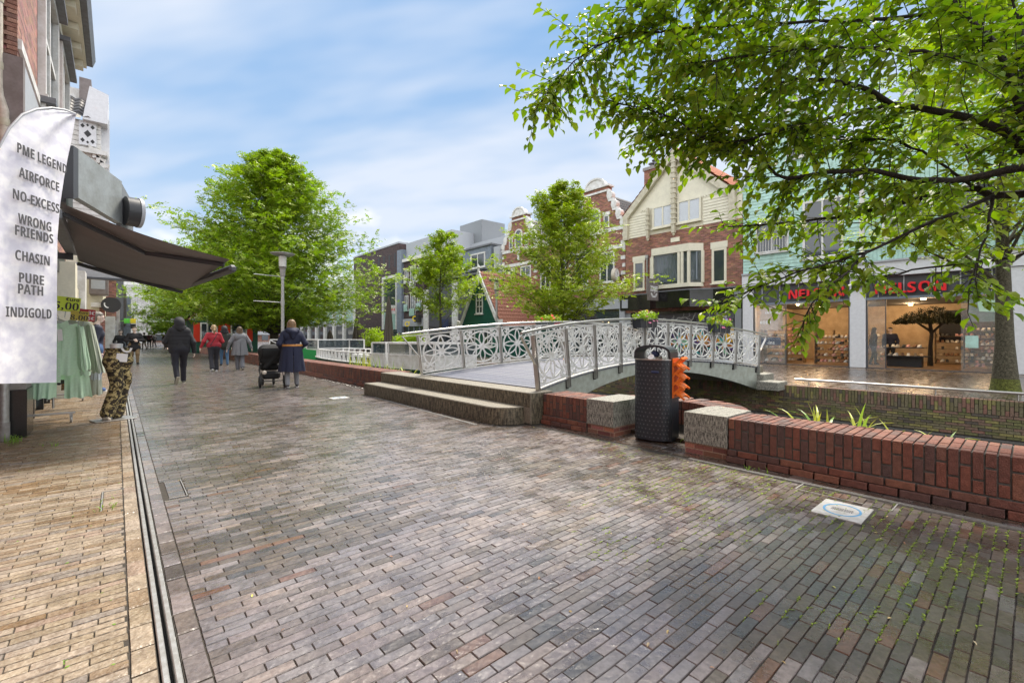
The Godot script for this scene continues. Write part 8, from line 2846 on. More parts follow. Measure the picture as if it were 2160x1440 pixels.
# o: H, feet [[x, z, lift, pitch], ...] right and left, arms [[elbow, wrist], ...], colours, and clothing
func person(label: String, at: Vector3, turn: float, o: Dictionary, group := "") -> Node3D:
	var H: float = o.get("H", 1.8)
	var s := H / 1.75
	var cell: float = o.get("cell", 0.02)
	var far: bool = cell > 0.03
	var p := thing("person", label, "person", at, group, turn)
	var skin := lin(0.50, 0.30, 0.22)
	var top: Color = o.get("top", Color(0.03, 0.03, 0.035)); var legs: Color = o.get("legs", Color(0.02, 0.02, 0.025))
	var wide: float = o.get("wide", 1.0)
	var lean: float = o.get("lean", 0.03)
	var body := MB.new()
	var caps := []
	var hipy := 0.92 * s
	var chest := Vector3(0, 1.30 * s, lean * s)
	# trunk
	caps.append([Vector3(-0.075 * wide, hipy + 0.02, 0) * Vector3(s, 1, s), Vector3(0.075 * wide, hipy + 0.02, 0) * Vector3(s, 1, s), 0.125 * s * wide, 0.125 * s * wide, legs, 1.12])
	caps.append([Vector3(0, hipy + 0.06, 0), Vector3(0, 1.15 * s, lean * 0.5 * s), 0.14 * s * wide, 0.135 * s * wide, top, 1.2])
	caps.append([Vector3(-0.08 * s, 1.27 * s, lean * s), Vector3(0.08 * s, 1.27 * s, lean * s), 0.125 * s * wide, 0.125 * s * wide, top, 1.12])
	caps.append([Vector3(-0.14 * s * wide, 1.40 * s, lean * s), Vector3(0.14 * s * wide, 1.40 * s, lean * s), 0.07 * s, 0.07 * s, top])
	caps.append([Vector3(0, 1.42 * s, lean * s), Vector3(0, 1.54 * s, lean * 1.4 * s), 0.058 * s, 0.052 * s, skin])
	# legs: the knee lies forward of the line from hip to ankle
	var feet: Array = o.get("feet", [[0.1, 0.12, 0.0, 0.0], [-0.1, -0.14, 0.0, 0.3]])
	var shoe_caps := []
	var shoe_col: Color = o.get("shoes", Color(0.02, 0.02, 0.02))
	for i in 2:
		var ft: Array = feet[i]
		var hip := Vector3((0.09 if i == 0 else -0.09) * s * wide, hipy - 0.02, 0)
		var an := Vector3(ft[0] * s, 0.085 * s + ft[2], ft[1])
		var mid := (hip + an) / 2.0
		var gap := 0.86 * s - hip.distance_to(an)
		var kn := mid + Vector3(0, 0.01, 0.03 + sqrt(maxf(0.0, gap)) * 0.22)
		var lr: float = o.get("leg_r", 1.0)
		caps.append([hip, kn, 0.092 * s * lr * wide, 0.068 * s * lr, legs])
		caps.append([kn, an, 0.066 * s * lr, 0.05 * s * o.get("hem", 1.0), legs])
		var pt: float = ft[3]
		var fd := Vector3((0.12 if i == 0 else -0.12), -sin(pt), cos(pt)).normalized()
		var heel := an + Vector3(0, -0.05 * s * cos(pt), -0.035 * s * cos(pt) - 0.03 * sin(pt))
		shoe_caps.append([heel, heel + fd * 0.19 * s, 0.036 * s, 0.034 * s, shoe_col])
		shoe_caps.append([an + Vector3(0, 0.0, 0), heel + fd * 0.12 * s + Vector3(0, 0.015, 0), 0.045 * s, 0.034 * s, shoe_col])
	# arms
	var arms: Array = o.get("arms", [[Vector3(0.27, 1.12, -0.02), Vector3(0.28, 0.88, 0.08)], [Vector3(-0.27, 1.12, -0.06), Vector3(-0.28, 0.87, -0.02)]])
	var slv: Color = o.get("sleeve", top)
	var ar: float = o.get("arm_r", 1.0)
	for i in 2:
		var sh := Vector3((0.17 if i == 0 else -0.17) * s * wide, 1.39 * s, lean * s)
		var el: Vector3 = arms[i][0] * s; var wr: Vector3 = arms[i][1] * s
		caps.append([sh, el, 0.064 * s * ar, 0.052 * s * ar, slv])
		caps.append([el, wr, 0.05 * s * ar, 0.036 * s * ar, slv])
		caps.append([wr, wr + (wr - el).normalized() * 0.03, 0.026 * s, 0.025 * s, skin])
	nets(body, caps, cell, 0.05)
	if not far:
		for i in 2:
			var el: Vector3 = arms[i][0] * s; var wr: Vector3 = arms[i][1] * s
			var dd := (wr - el).normalized()
			hand(body, wr + dd * 0.015, dd, Vector3(-1 if i == 0 else 1, 0, 0.2), 1.0 if i == 0 else -1.0, skin, s)
	# head with nose, ears, chin
	var hc := Vector3(0, 1.635 * s, (lean * 1.5 + 0.012) * s)
	var hb := Basis(Vector3.UP, o.get("look", 0.0)) * Basis(Vector3.RIGHT, o.get("nod", 0.05))
	var hd := []
	for q in [[Vector3(0, 0.025, -0.012), Vector3(0, 0.025, 0.008), 0.088, 0.086], [Vector3(0, -0.035, 0.03), Vector3(0, -0.075, 0.045), 0.062, 0.038], [Vector3(0, -0.12, -0.02), Vector3(0, -0.03, -0.01), 0.052, 0.055], [Vector3(0, 0.0, 0.092), Vector3(0, -0.032, 0.108), 0.010, 0.015], [Vector3(0.082, 0.01, -0.005), Vector3(0.084, -0.03, -0.002), 0.018, 0.012], [Vector3(-0.082, 0.01, -0.005), Vector3(-0.084, -0.03, -0.002), 0.018, 0.012], [Vector3(0.03, 0.028, 0.078), Vector3(-0.03, 0.028, 0.078), 0.017, 0.017], [Vector3(0.02, -0.062, 0.082), Vector3(-0.02, -0.062, 0.082), 0.012, 0.012]]:
		hd.append([hc + hb * q[0] * s, hc + hb * q[1] * s, q[2] * s, q[3] * s, skin if q[0].y > -0.06 or q[0].z < 0.07 else lin(0.42, 0.18, 0.15)])
	nets(body, hd, minf(cell, 0.011) if not far else cell * 0.7, 0.022)
	obj("body", body, M.person_cloth, p, false, true)
	if o.get("face", false):
		var ey := MB.new()
		for sg in [-1.0, 1.0]: ey.lathe([Vector2(0.0, -0.007), Vector2(0.008, 0.0), Vector2(0.0, 0.007)], 8, Transform3D(Basis(), hc + hb * Vector3(0.032 * sg, 0.012, 0.084) * s))
		obj("eyes", ey, M.ink, p, false)
	var sm := MB.new()
	nets(sm, shoe_caps, minf(cell, 0.013) if not far else cell * 0.8, 0.02)
	for i in 2:
		# pale soles
		var a: Vector3 = shoe_caps[i * 2][0]; var b: Vector3 = shoe_caps[i * 2][1]
		var d := (b - a).normalized()
		var side := Vector3.UP.cross(d).normalized()
		sm.col = o.get("sole", Color(0.3, 0.3, 0.28))
		sm.bbox(Transform3D(Basis(side, d.cross(side), d), (a + b) / 2 - d.cross(side) * 0.032 * s), Vector3(0.075, 0.024, (b - a).length() + 0.07) * s, 0.01)
	obj("shoes", sm, M.person_cloth, p, false, true)
	# hair
	if o.has("hair"):
		var hcol: Color = o.hair
		var hr := []
		hr.append([hc + Vector3(0, 0.045, -0.03) * s, hc + Vector3(0, 0.05, 0.005) * s, 0.092 * s, 0.088 * s, hcol])
		hr.append([hc + Vector3(0, -0.01, -0.05) * s, hc + Vector3(0, -0.06, -0.055) * s, 0.075 * s, 0.06 * s, hcol])
		var st: String = o.get("style", "short")
		if st == "long":
			for k in 7:
				var a := lerpf(-1.75, 1.75, k / 6.0)
				var d := Vector3(sin(a), 0, -cos(a))
				hr.append([hc + (d * 0.075 + Vector3(0, 0.02, -0.005)) * s, hc + (d * 0.10 + Vector3(0, -0.2 - 0.02 * (k % 2), -0.02)) * s, 0.034 * s, 0.028 * s, hcol * (0.85 + 0.1 * (k % 3))])
		elif st == "tail":
			hr.append([hc + Vector3(0, 0.02, -0.11) * s, hc + Vector3(0.005, -0.08, -0.155) * s, 0.035 * s, 0.04 * s, hcol])
			hr.append([hc + Vector3(0.005, -0.08, -0.155) * s, hc + Vector3(0.0, -0.2, -0.14) * s, 0.038 * s, 0.018 * s, hcol * 0.9])
		var hm := MB.new()
		nets(hm, hr, 0.012 if not far else cell * 0.7, 0.03)
		obj("hair", hm, M.person_hair, p, false, true)
	# clothing given as capsules in a 1.75 m body
	for e in o.get("wear", []):
		var cc := []
		for q in e[1]: cc.append([q[0] * s, q[1] * s, q[2] * s, q[3] * s, q[4], q[5] if q.size() > 5 else 1.0])
		var wm := MB.new()
		nets(wm, cc, cell * e[2] if e.size() > 2 else cell, e[3] if e.size() > 3 else 0.05)
		obj(e[0], wm, M.person_cloth, p, false, true)
	return p

# lower part of a coat: hanging folds with a slit behind
func skirt(p: Node3D, y1: float, y0: float, top: Vector2, foot: Vector2, col: Color):
	var g := []
	for i in 9:
		var t := i / 8.0
		var row := []
		for k in 65:
			var a := -PI / 2 + 0.03 + (TAU - 0.06) * k / 64.0
			var f := 1.0 + 0.05 * t * sin(a * 9.0) + 0.025 * t * sin(a * 17.0 + 1.0)
			row.append(Vector3(cos(a) * lerpf(top.x, foot.x, t) * f, lerpf(y1, y0, t) + 0.012 * t * sin(a * 5.0), sin(a) * lerpf(top.y, foot.y, t) * f - 0.01))
		g.append(row)
	g.reverse()
	var m := MB.new()
	m.col = col
	m.sheet(g, 0.006)
	obj("coat_skirt", m, M.person_cloth, p, false, true)

func people():
	mat("person_cloth", Color.WHITE, 0.8, {"vc": true, "tex": T.cloth, "scale": 6.0, "local": true})
	mat("person_hair", Color.WHITE, 0.55, {"vc": true, "tex": T.bark, "scale": 6.0, "local": true})
	mat("tan_leather", lin(0.45, 0.20, 0.05), 0.5)
	var blk := Color(0.016, 0.016, 0.02)
	# quilted jacket: stacked bulging rings
	var q := []
	for k in 6:
		var y := 0.92 + k * 0.098
		var w: float = [0.115, 0.125, 0.13, 0.135, 0.14, 0.13][k]
		q.append([Vector3(-w, y, 0.01), Vector3(w, y, 0.01), 0.135, 0.135, blk * (0.95 + 0.15 * (k % 2)), 1.15])
	q.append([Vector3(-0.15, 1.43, 0.02), Vector3(0.15, 1.43, 0.02), 0.085, 0.085, blk])
	var hood := [[Vector3(0, 1.66, -0.02), Vector3(0, 1.70, 0.03), 0.122, 0.12, blk], [Vector3(-0.09, 1.52, 0.0), Vector3(0.09, 1.52, 0.0), 0.08, 0.08, blk], [Vector3(0.0, 1.60, -0.05), Vector3(0, 1.50, -0.06), 0.10, 0.10, blk]]
	person("man in a black quilted jacket with hood up, walking away", Vector3(1.40, 0, -16.6), PI + 0.08, {"H": 1.9, "top": blk, "legs": Color(0.014, 0.015, 0.02), "wide": 1.1, "arm_r": 1.35, "leg_r": 1.1, "hem": 1.25,
		"feet": [[0.1, -0.30, 0.14, 1.05], [-0.12, 0.2, 0.0, 0.0]], "arms": [[Vector3(0.30, 1.14, 0.06), Vector3(0.25, 1.02, 0.26)], [Vector3(-0.30, 1.12, -0.04), Vector3(-0.34, 0.86, 0.04)]],
		"shoes": Color(0.10, 0.10, 0.09), "sole": Color(0.34, 0.31, 0.24), "wear": [["quilted_jacket", q, 1.0, 0.018], ["hood", hood]]})
	var red := Color(0.33, 0.018, 0.03)
	person("woman in a red sweater with blonde ponytail and dark trousers, walking away", Vector3(2.94, 0, -21.6), PI + 0.05, {"H": 1.84, "top": red, "legs": Color(0.022, 0.022, 0.028), "hair": Color(0.50, 0.34, 0.17), "style": "tail", "arm_r": 1.25, "leg_r": 1.12, "hem": 1.6, "wide": 1.08,
		"feet": [[0.09, -0.18, 0.05, 0.5], [-0.1, 0.1, 0.0, 0.0]], "arms": [[Vector3(0.33, 1.14, -0.03), Vector3(0.40, 0.93, 0.05)], [Vector3(-0.28, 1.13, 0.02), Vector3(-0.2, 1.16, 0.24)]], "shoes": Color(0.6, 0.6, 0.6), "sole": Color(0.6, 0.6, 0.6),
		"wear": [["strap", [[Vector3(0.15, 0.98, -0.17), Vector3(0.0, 1.25, -0.165), 0.012, 0.012, blk], [Vector3(0.0, 1.25, -0.165), Vector3(-0.12, 1.46, -0.05), 0.012, 0.012, blk]], 0.5, 0.01], ["sweater_hem", [[Vector3(-0.1, 0.99, 0), Vector3(0.1, 0.99, 0), 0.152, 0.152, red * 0.8, 1.15]]]]})
	person("person in a dark hooded coat with jeans, half hidden by the red sweater", Vector3(3.85, 0, -25.2), PI, {"H": 1.84, "top": Color(0.02, 0.025, 0.022), "legs": Color(0.05, 0.11, 0.20), "hair": blk, "cell": 0.026, "wide": 1.1, "arm_r": 1.3,
		"wear": [["coat", [[Vector3(0, 0.9, 0), Vector3(0, 1.35, 0), 0.2, 0.17, Color(0.02, 0.025, 0.022), 1.2]]], ["hood", hood]]})
	var gry := Color(0.17, 0.175, 0.185)
	var walker := person("woman in a grey wool coat with light brown hair, walking away", Vector3(3.86, 0, -21.7), PI - 0.05, {"H": 1.78, "top": gry, "legs": Color(0.13, 0.135, 0.15), "hair": Color(0.20, 0.13, 0.075), "style": "long", "arm_r": 1.4, "leg_r": 1.2, "hem": 1.7, "wide": 1.12,
		"feet": [[0.06, 0.06, 0.0, 0.0], [-0.07, -0.2, 0.06, 0.5]], "arms": [[Vector3(0.34, 1.14, 0.0), Vector3(0.42, 0.88, 0.05)], [Vector3(-0.34, 1.14, 0.0), Vector3(-0.42, 0.9, 0.04)]], "shoes": Color(0.3, 0.3, 0.3),
		"wear": [["coat", [[Vector3(-0.08, 1.34, 0.01), Vector3(0.08, 1.34, 0.01), 0.16, 0.16, gry, 1.1], [Vector3(-0.06, 1.2, 0.0), Vector3(0.06, 1.05, -0.01), 0.16, 0.16, gry, 1.1], [Vector3(-0.13, 1.43, 0.02), Vector3(0.13, 1.43, 0.02), 0.085, 0.085, gry]], 1.0, 0.03]]})
	var nvy := Color(0.012, 0.016, 0.045)
	var lady := person("woman in a long navy coat with a tan belt pushing the pram", Vector3(3.62, 0, -13.35), PI - 0.1, {"H": 1.84, "top": nvy, "legs": Color(0.22, 0.23, 0.25), "hair": Color(0.36, 0.22, 0.11), "style": "long", "arm_r": 1.3, "wide": 1.1, "hem": 1.15,
		"feet": [[0.13, -0.16, 0.02, 0.2], [-0.14, 0.12, 0.0, 0.0]], "arms": [[Vector3(0.30, 1.14, -0.03), Vector3(0.22, 1.0, 0.26)], [Vector3(-0.32, 1.14, -0.02), Vector3(-0.26, 1.0, 0.28)]], "shoes": Color(0.05, 0.04, 0.045), "sole": Color(0.5, 0.5, 0.5),
		"wear": [["long_coat", [[Vector3(-0.09, 1.34, 0.0), Vector3(0.09, 1.34, 0.0), 0.15, 0.15, nvy, 1.1], [Vector3(-0.05, 1.25, 0), Vector3(0.05, 1.1, 0), 0.165, 0.165, nvy, 1.15], [Vector3(-0.07, 0.98, -0.01), Vector3(0.07, 0.98, -0.01), 0.17, 0.17, nvy, 1.05], [Vector3(-0.13, 1.43, 0.0), Vector3(0.13, 1.43, 0.0), 0.085, 0.085, nvy]], 1.0, 0.04],
		["hood", [[Vector3(-0.09, 1.47, -0.06), Vector3(0.09, 1.47, -0.06), 0.085, 0.085, nvy], [Vector3(0.0, 1.42, -0.12), Vector3(0.0, 1.30, -0.15), 0.11, 0.05, nvy]]]]})
	skirt(walker, 1.2, 0.62, Vector2(0.235, 0.18), Vector2(0.30, 0.22), gry)
	skirt(lady, 1.12, 0.44, Vector2(0.25, 0.19), Vector2(0.33, 0.26), nvy)
	var bt := MB.new()
	bt.lathe([Vector2(0.195, 1.125), Vector2(0.202, 1.13), Vector2(0.202, 1.175), Vector2(0.195, 1.18)], 28, Transform3D(Basis.from_scale(Vector3(1.32, 1, 1.0)), Vector3(0, 0, -0.005)))
	obj("belt", bt, M.tan_leather, lady, false)
	pram(Vector3(3.25, 0, -14.05))
	person("man in a navy jumper and jeans standing beside the clothes rack", Vector3(-0.42, 0, -15.6), PI * 0.55, {"H": 2.0, "top": Color(0.022, 0.026, 0.05), "legs": Color(0.045, 0.10, 0.22), "hair": Color(0.28, 0.25, 0.23), "face": true, "wide": 1.15, "arm_r": 1.15, "leg_r": 1.1, "feet": [[0.1, 0.02, 0.0, 0.0], [-0.1, -0.02, 0.0, 0.0]], "nod": 0.12,
		"arms": [[Vector3(0.27, 1.12, -0.04), Vector3(0.26, 0.86, 0.03)], [Vector3(-0.27, 1.12, -0.04), Vector3(-0.27, 0.87, 0.03)]], "shoes": Color(0.05, 0.1, 0.25), "sole": Color(0.5, 0.5, 0.5)})
	person("person in a black parka and khaki trousers walking towards the viewer", Vector3(0.66, 0, -29.3), 0.1, {"H": 1.86, "top": blk, "legs": Color(0.22, 0.155, 0.085), "hair": Color(0.14, 0.09, 0.05), "face": true, "cell": 0.024, "wide": 1.12, "arm_r": 1.3, "leg_r": 1.1, "nod": 0.3,
		"arms": [[Vector3(0.31, 1.12, 0.04), Vector3(0.07, 1.14, 0.27)], [Vector3(-0.31, 1.12, 0.04), Vector3(-0.06, 1.10, 0.28)]], "wear": [["parka", [[Vector3(-0.06, 1.3, 0), Vector3(0.06, 1.3, 0), 0.17, 0.17, blk, 1.1], [Vector3(-0.05, 0.78, 0), Vector3(0.05, 0.78, 0), 0.185, 0.185, blk, 1.1], [Vector3(0, 0.8, 0), Vector3(0, 1.25, 0), 0.19, 0.18, blk, 1.1]]]]})
	person("dark clad person behind the black parka, close to the shop fronts", Vector3(0.15, 0, -33.5), 0.2, {"H": 1.75, "top": Color(0.02, 0.02, 0.025), "legs": blk, "hair": blk, "cell": 0.034})
	var lot := [[2.9, -69.0, 0.0, "person in a maroon coat far down the street, facing away", Color(0.10, 0.035, 0.04), blk], [2.3, -64.0, 1.0, "person in a black coat far down the street, left of the maroon one", blk, Color(0.2, 0.16, 0.12)], [4.4, -68.0, 0.0, "person in a brown coat and pale trousers far down the street", Color(0.10, 0.055, 0.05), Color(0.5, 0.48, 0.45)], [3.7, -75.0, 1.0, "distant person in dark clothes between the maroon and brown coats", blk, blk], [1.9, -80.0, 0.0, "most distant walker, grey figure in the middle of the street", Color(0.05, 0.05, 0.06), blk],
		[21.0, -52.0, 2.2, "person in a white top across the canal near the pale shopfronts", Color(0.5, 0.5, 0.5), blk], [21.6, -47.5, 1.2, "person in a lilac top across the canal, beside the white top", Color(0.16, 0.16, 0.30), blk], [21.8, -42.5, 1.0, "person in a navy jacket across the canal, right of the lilac top", Color(0.02, 0.025, 0.07), blk], [27.9, -5.2, 3.6, "long haired person inside the shoe shop near the doorway table", Color(0.03, 0.02, 0.02), blk], [28.3, -4.6, 1.6, "person in a red collar inside the shoe shop, left of the long hair", Color(0.03, 0.03, 0.05), blk]]
	for e in lot:
		var dd := {"H": 1.8, "top": e[4], "legs": e[5], "hair": Color(0.06, 0.04, 0.03), "cell": 0.042, "wide": 1.15, "arm_r": 1.2}
		if e[3].begins_with("long"): dd.style = "long"
		person(e[3], Vector3(e[0], 0.0 if e[0] < 25 else 0.02, e[1]), PI + e[2], dd)

func wheel(m: MB, c: Vector3, r: float, w: float, ax := Vector3.RIGHT):
	var b := Basis(Quaternion(Vector3.UP, ax))
	m.lathe([Vector2(r * 0.78, -w / 2), Vector2(r * 0.95, -w / 2), Vector2(r, 0), Vector2(r * 0.95, w / 2), Vector2(r * 0.78, w / 2), Vector2(r * 0.78, -w / 2)], 18, Transform3D(b, c))

func pram(at: Vector3):
	var p := thing("pram", "black pram with three spoked wheels and folded hood", "pram", at, "", PI - 0.1)
	var fr := MB.new()
	for s in [-1.0, 1.0]:
		fr.tube([Vector3(0.25 * s, 1.08, -0.42), Vector3(0.27 * s, 0.75, -0.12), Vector3(0.27 * s, 0.45, 0.12), Vector3(0.2 * s, 0.24, 0.45)], 0.014, 8)
		fr.tube([Vector3(0.27 * s, 0.6, 0.0), Vector3(0.29 * s, 0.18, -0.36)], 0.014, 8)
	fr.tube([Vector3(-0.25, 1.08, -0.42), Vector3(0.25, 1.08, -0.42)], 0.017, 8)
	fr.tube([Vector3(-0.29, 0.18, -0.36), Vector3(0.29, 0.18, -0.36)], 0.013, 8)
	obj("frame", fr, M.black, p, false)
	var hd := MB.new()
	nets(hd, [[Vector3(-0.13, 0.98, -0.08), Vector3(0.13, 0.98, -0.08), 0.2, 0.2, Color.WHITE], [Vector3(-0.15, 0.78, 0.0), Vector3(0.15, 0.78, 0.0), 0.15, 0.15, Color.WHITE], [Vector3(-0.14, 0.55, 0.18), Vector3(0.14, 0.55, 0.18), 0.12, 0.12, Color.WHITE], [Vector3(-0.14, 0.9, -0.2), Vector3(0.14, 0.55, -0.1), 0.07, 0.06, Color.WHITE]], 0.025, 0.06)
	obj("hood_and_seat", hd, M.pram_cloth, p, false)
	var bk := MB.new()
	bk.bbox(Transform3D(Basis(), Vector3(0, 0.32, 0.0)), Vector3(0.44, 0.2, 0.5), 0.05)
	obj("basket", bk, M.pram_cloth, p, false)
	for w in [[-0.3, -0.36, 0.17], [0.3, -0.36, 0.17], [-0.14, 0.48, 0.12], [0.14, 0.48, 0.12]]:
		var m := MB.new()
		wheel(m, Vector3(w[0], w[2], w[1]), w[2], 0.045)
		var wo := obj("wheel", m, M.rubber, p, false)
		var h := MB.new()
		for k in 5:
			var a := TAU * k / 5
			h.obox(Transform3D(Basis(Vector3.RIGHT, a), Vector3(w[0], w[2], w[1])) * Transform3D(Basis(), Vector3(0, w[2] * 0.4, 0)), Vector3(0.012, w[2] * 0.8, 0.02))
		obj("spokes", h, M.black, wo, false)
	var ball := MB.new()
	ball.lathe([Vector2(0.0, -0.06), Vector2(0.045, -0.04), Vector2(0.06, 0.0), Vector2(0.045, 0.04), Vector2(0.0, 0.06)], 12, Transform3D(Basis(), Vector3(0.2, 0.42, -0.42)))
	obj("pom_pom", ball, M.pipe_cream, p, false)


# ---------------------------------------------------------------- small things on the ground
func blade(m: MB, p: Vector3, yaw: float, len: float, lean: float, w: float):
	# long arching leaf, folded in the middle
	var d := Vector3(cos(yaw), 0, sin(yaw)); var s := Vector3(-sin(yaw), 0, cos(yaw))
	var prev := []
	var q := p
	var a := 0.12
	for i in 9:
		var t := i / 8.0
		var ww := w * (1.0 - pow(t, 2.2)) * (0.6 + 0.4 * minf(1.0, t * 4.0))
		var cur := [q - s * ww / 2, q + Vector3(0, -0.004, 0) - d * 0.004, q + s * ww / 2]
		if i > 0:
			for k in 2:
				m.quad(prev[k], prev[k + 1], cur[k + 1], cur[k])
		prev = cur
		a += lean * (0.25 + t) * 0.3
		q += (d * sin(a) + Vector3.UP * cos(a)) * len / 8.0

func small_details():
	# printed tiles set into the paving
	for e in [[4.41, -1.02, 0.42, 0.33, "white printed floor tile with a blue ring near the bench wall"], [3.83, -10.42, 0.38, 0.3, "small white floor tile near the bridge steps"]]:
		var p := thing("floor_tile", e[4], "floor tile", Vector3(e[0], 0, e[1]))
		var m := MB.new()
		m.bbox(Transform3D(Basis(), Vector3(0, -0.008, 0)), Vector3(e[2], 0.02, e[3]), 0.003)
		obj("tile", m, M.tile_white, p, false)
		var flat := Transform3D(Basis(Vector3(1, 0, 0), Vector3(0, 0, -1), Vector3(0, 1, 0)), Vector3.ZERO)
		var ring := []
		for i in 32: ring.append(Vector2(cos(TAU * i / 32) * e[2] * 0.34, sin(TAU * i / 32) * e[3] * 0.36))
		var rm := MB.new()
		rm.ribbon(ring, 0.016, 0.0, 0.0035, flat, true)
		obj("blue_ring", rm, M.ring_blue, p, false)
		var tm := MB.new()
		for r in 3:
			var z := -0.07
			while z < 0.07:
				var w := rng.randf_range(0.004, 0.009)
				tm.box(-0.03 + r * 0.024, -0.018 + r * 0.024, 0.0, 0.0034, z, z + w)
				z += w + 0.005
		obj("worn_print", tm, M.ink, p, false)
	# access covers set into the paving beside the drain
	var cv := thing("access_cover", "brick filled access cover in a thin steel frame beside the slot drain", "cover", Vector3(0.4, 0, -5.2))
	for k in 10:
		var z := -4.93 - k * 0.0585
		var b := paver(Color(0.16, 0.145, 0.145) if k % 3 else Color(0.19, 0.15, 0.13))
		var o := obj("brick", b, M.street_brick, cv, false, true)
		o.transform = Transform3D(Basis.from_scale(Vector3(0.115, 1, 0.052)), Vector3(0.4, 0, z) - cv.position)
	var fr := MB.new()
	fr.box(0.338, 0.47, -0.02, 0.003, -4.90, -4.893); fr.box(0.338, 0.47, -0.02, 0.003, -5.497, -5.49); fr.box(0.466, 0.473, -0.02, 0.003, -5.497, -4.893)
	obj("frame", fr, M.galvanised, cv)
	var lf := thing("steel_edge", "short steel cover edge with weeds in the sand coloured pavement", "cover", Vector3(-0.1, 0, -5.2))
	var le := MB.new()
	le.box(-0.1, -0.09, -0.02, 0.004, -5.5, -4.9); le.box(-0.1, 0.05, -0.02, 0.004, -5.505, -5.495)
	obj("edge", le, M.galvanised, lf)
	# thin slot drain in front of the bench wall and before the steps
	for e in [[4.945, 1.6, 4.945, -2.6, "thin steel slot drain in front of the near bench wall"], [4.29, -5.8, 4.46, -9.95, "thin steel slot drain in front of the bridge steps"]]:
		var d := thing("slot_drain", e[4], "drain", Vector3(e[0], 0, e[1]))
		var a := Vector3(e[0], 0, e[1]); var b := Vector3(e[2], 0, e[3])
		var dd := (b - a).normalized()
		for k in [-0.016, 0.016]:
			var m := MB.new()
			m.obox(Transform3D(Basis(dd.cross(Vector3.UP), Vector3.UP, -dd), (a + b) / 2 + dd.cross(Vector3.UP) * k + Vector3(0, -0.004, 0)), Vector3(0.012, 0.022, (b - a).length()))
			obj("strip", m, M.galvanised, d)
		if e[1] > 0:
			var f := MB.new()
			f.box(4.70, 4.93, -0.02, 0.0035, -0.757, -0.75); f.box(4.70, 4.93, -0.02, 0.0035, -1.447, -1.44); f.box(4.70, 4.707, -0.02, 0.0035, -1.44, -0.757)
			obj("cover_frame", f, M.galvanised, d)
	# moss and seedlings in the joints
	var xf := []; var cs := []
	var nz := FastNoiseLite.new(); nz.seed = 91; nz.frequency = 0.8
	for k in 9000:
		var x := rng.randf_range(1.4, 4.9); var z := rng.randf_range(-4.0, 0.4)
		var row := int(round((1.6 - z) / 0.0585))
		z = 1.6 - row * 0.0585 + 0.0292 + rng.randfn(0, 0.002)
		var den := (x - 1.9) * 0.32 + nz.get_noise_2d(x, z) * 0.8 - maxf(0.0, -z - 2.2) * 0.5 - 0.28
		if rng.randf() > den: continue
		var s := rng.randf_range(0.9, 2.1)
		xf.append(Transform3D(Basis(Vector3.UP, rng.randfn(0, 0.5)) * Basis.from_scale(Vector3(s * 1.3, s * 0.7, s * 0.7)), Vector3(x, -0.001, z)))
		var f := rng.randf_range(0.7, 1.4)
		cs.append(Color(1.1 * f, 1.0 * f, 0.8 * f))
	for k in 420:
		var x := rng.randf_range(-1.0, 0.05); var z := rng.randf_range(-9.0, -2.0)
		var row := int(round((1.6 - z) / 0.0585))
		z = 1.6 - row * 0.0585 + 0.0292
		if nz.get_noise_2d(x * 3.0, z * 3.0) < 0.12: continue
		xf.append(Transform3D(Basis(Vector3.UP, rng.randf() * 6) * Basis.from_scale(Vector3.ONE * rng.randf_range(0.8, 1.6)), Vector3(x, -0.004, z)))
		cs.append(Color(0.8, 1.0, 0.8))
	var ms := multi("joint_moss", clump(9, 0.011, 0.007, 12).done(true), M.moss, xf, cs, self)
	tag(ms, "bright green moss and seedlings growing in the brick joints", "moss")
	# weeds
	for e in [[-1.02, -8.85, 26, 0.12, "tuft of green weeds at the foot of the downpipe"], [-0.62, -8.2, 10, 0.06, "small weeds in the pavement before the clothes rack"], [-0.07, -5.05, 12, 0.05, "weeds round the steel cover edge"], [5.62, -2.95, 9, 0.1, "weed growing in the wall niche right of the bin"], [4.98, -1.9, 10, 0.06, "weeds between slot drain and bench wall"]]:
		var m := MB.new()
		for k in e[2]:
			blade(m, Vector3(e[0] + rng.randfn(0, 0.05), 0, e[1] + rng.randfn(0, 0.09)), rng.randf() * TAU, e[3] * rng.randf_range(0.5, 1.2), rng.randf_range(0.4, 1.2), 0.012)
		var o := obj("weeds", m, M.blade_green, self)
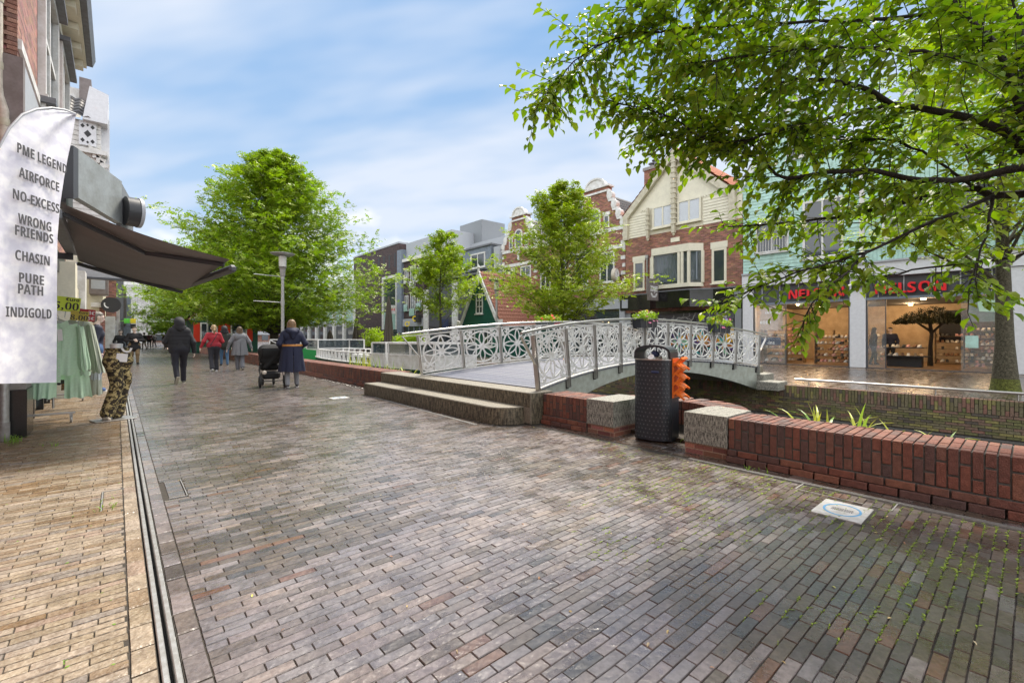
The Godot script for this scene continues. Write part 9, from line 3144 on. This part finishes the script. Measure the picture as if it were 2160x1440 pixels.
		tag(o, e[4], "weeds", "", "stuff")
	# sword leaved plants behind the walls
	for e in [[5.98, -1.45, 26, 0.62, "clump of long yellow green sword leaves behind the near bench wall"], [5.95, -0.5, 7, 0.5, "few single sword leaves behind the right end of the bench wall"], [5.98, -0.95, 10, 0.45, "low sword leaves right of the big clump behind the wall"], [6.0, -14.2, 60, 0.75, "bright yellow reeds behind the far bench wall by the boat"], [6.0, -11.7, 34, 0.6, "drooping green grass beside the bridge steps behind the wall"]]:
		var p := thing("sword_leaf_plant", e[4], "plant", Vector3(e[0], 0.05, e[1]))
		for k in e[2]:
			var m := MB.new()
			var wide: float = 0.55 if e[1] < -5.0 else 0.24
			blade(m, Vector3(rng.randfn(0, 0.06), 0, rng.randfn(0, wide)), rng.randf() * TAU, e[3] * rng.randf_range(0.75, 1.25), rng.randf_range(0.15, 1.1) if e[1] > -13.0 else rng.randf_range(0.05, 0.35), 0.03 if e[1] < -5.0 else 0.048)
			obj("leaf", m, M.blade_green if k % 3 == 0 else M.blade_yellow, p, false)
	# leaf litter blown over the street
	xf = []; cs = []
	for k in 260:
		var x := rng.randf_range(0.4, 4.9); var z := rng.randf_range(-9.0, 0.6)
		if rng.randf() > 0.25 + x * 0.16: continue
		xf.append(Transform3D(Basis.from_euler(Vector3(rng.randfn(0, 0.15), rng.randf() * TAU, rng.randfn(0, 0.15))) * Basis.from_scale(Vector3(1, 1, rng.randf_range(0.4, 1.0)) * rng.randf_range(0.4, 1.0)), Vector3(x, 0.003, z)))
		cs.append([Color(0.55, 0.42, 0.18), Color(0.45, 0.36, 0.22), Color(0.6, 0.52, 0.34), Color(0.5, 0.5, 0.12), Color(0.4, 0.22, 0.12)][rng.randi() % 5])
	var lm := MB.new()
	leaf(lm, Vector3(-0.015, 0, 0), Vector3(1, 0, 0), Vector3.UP, 0.03, 0.014)
	var ll := multi("leaf_litter", lm.done(true), M.petal, xf, cs, self)
	tag(ll, "tiny yellow and brown leaf bits scattered over the wet bricks", "leaf litter")
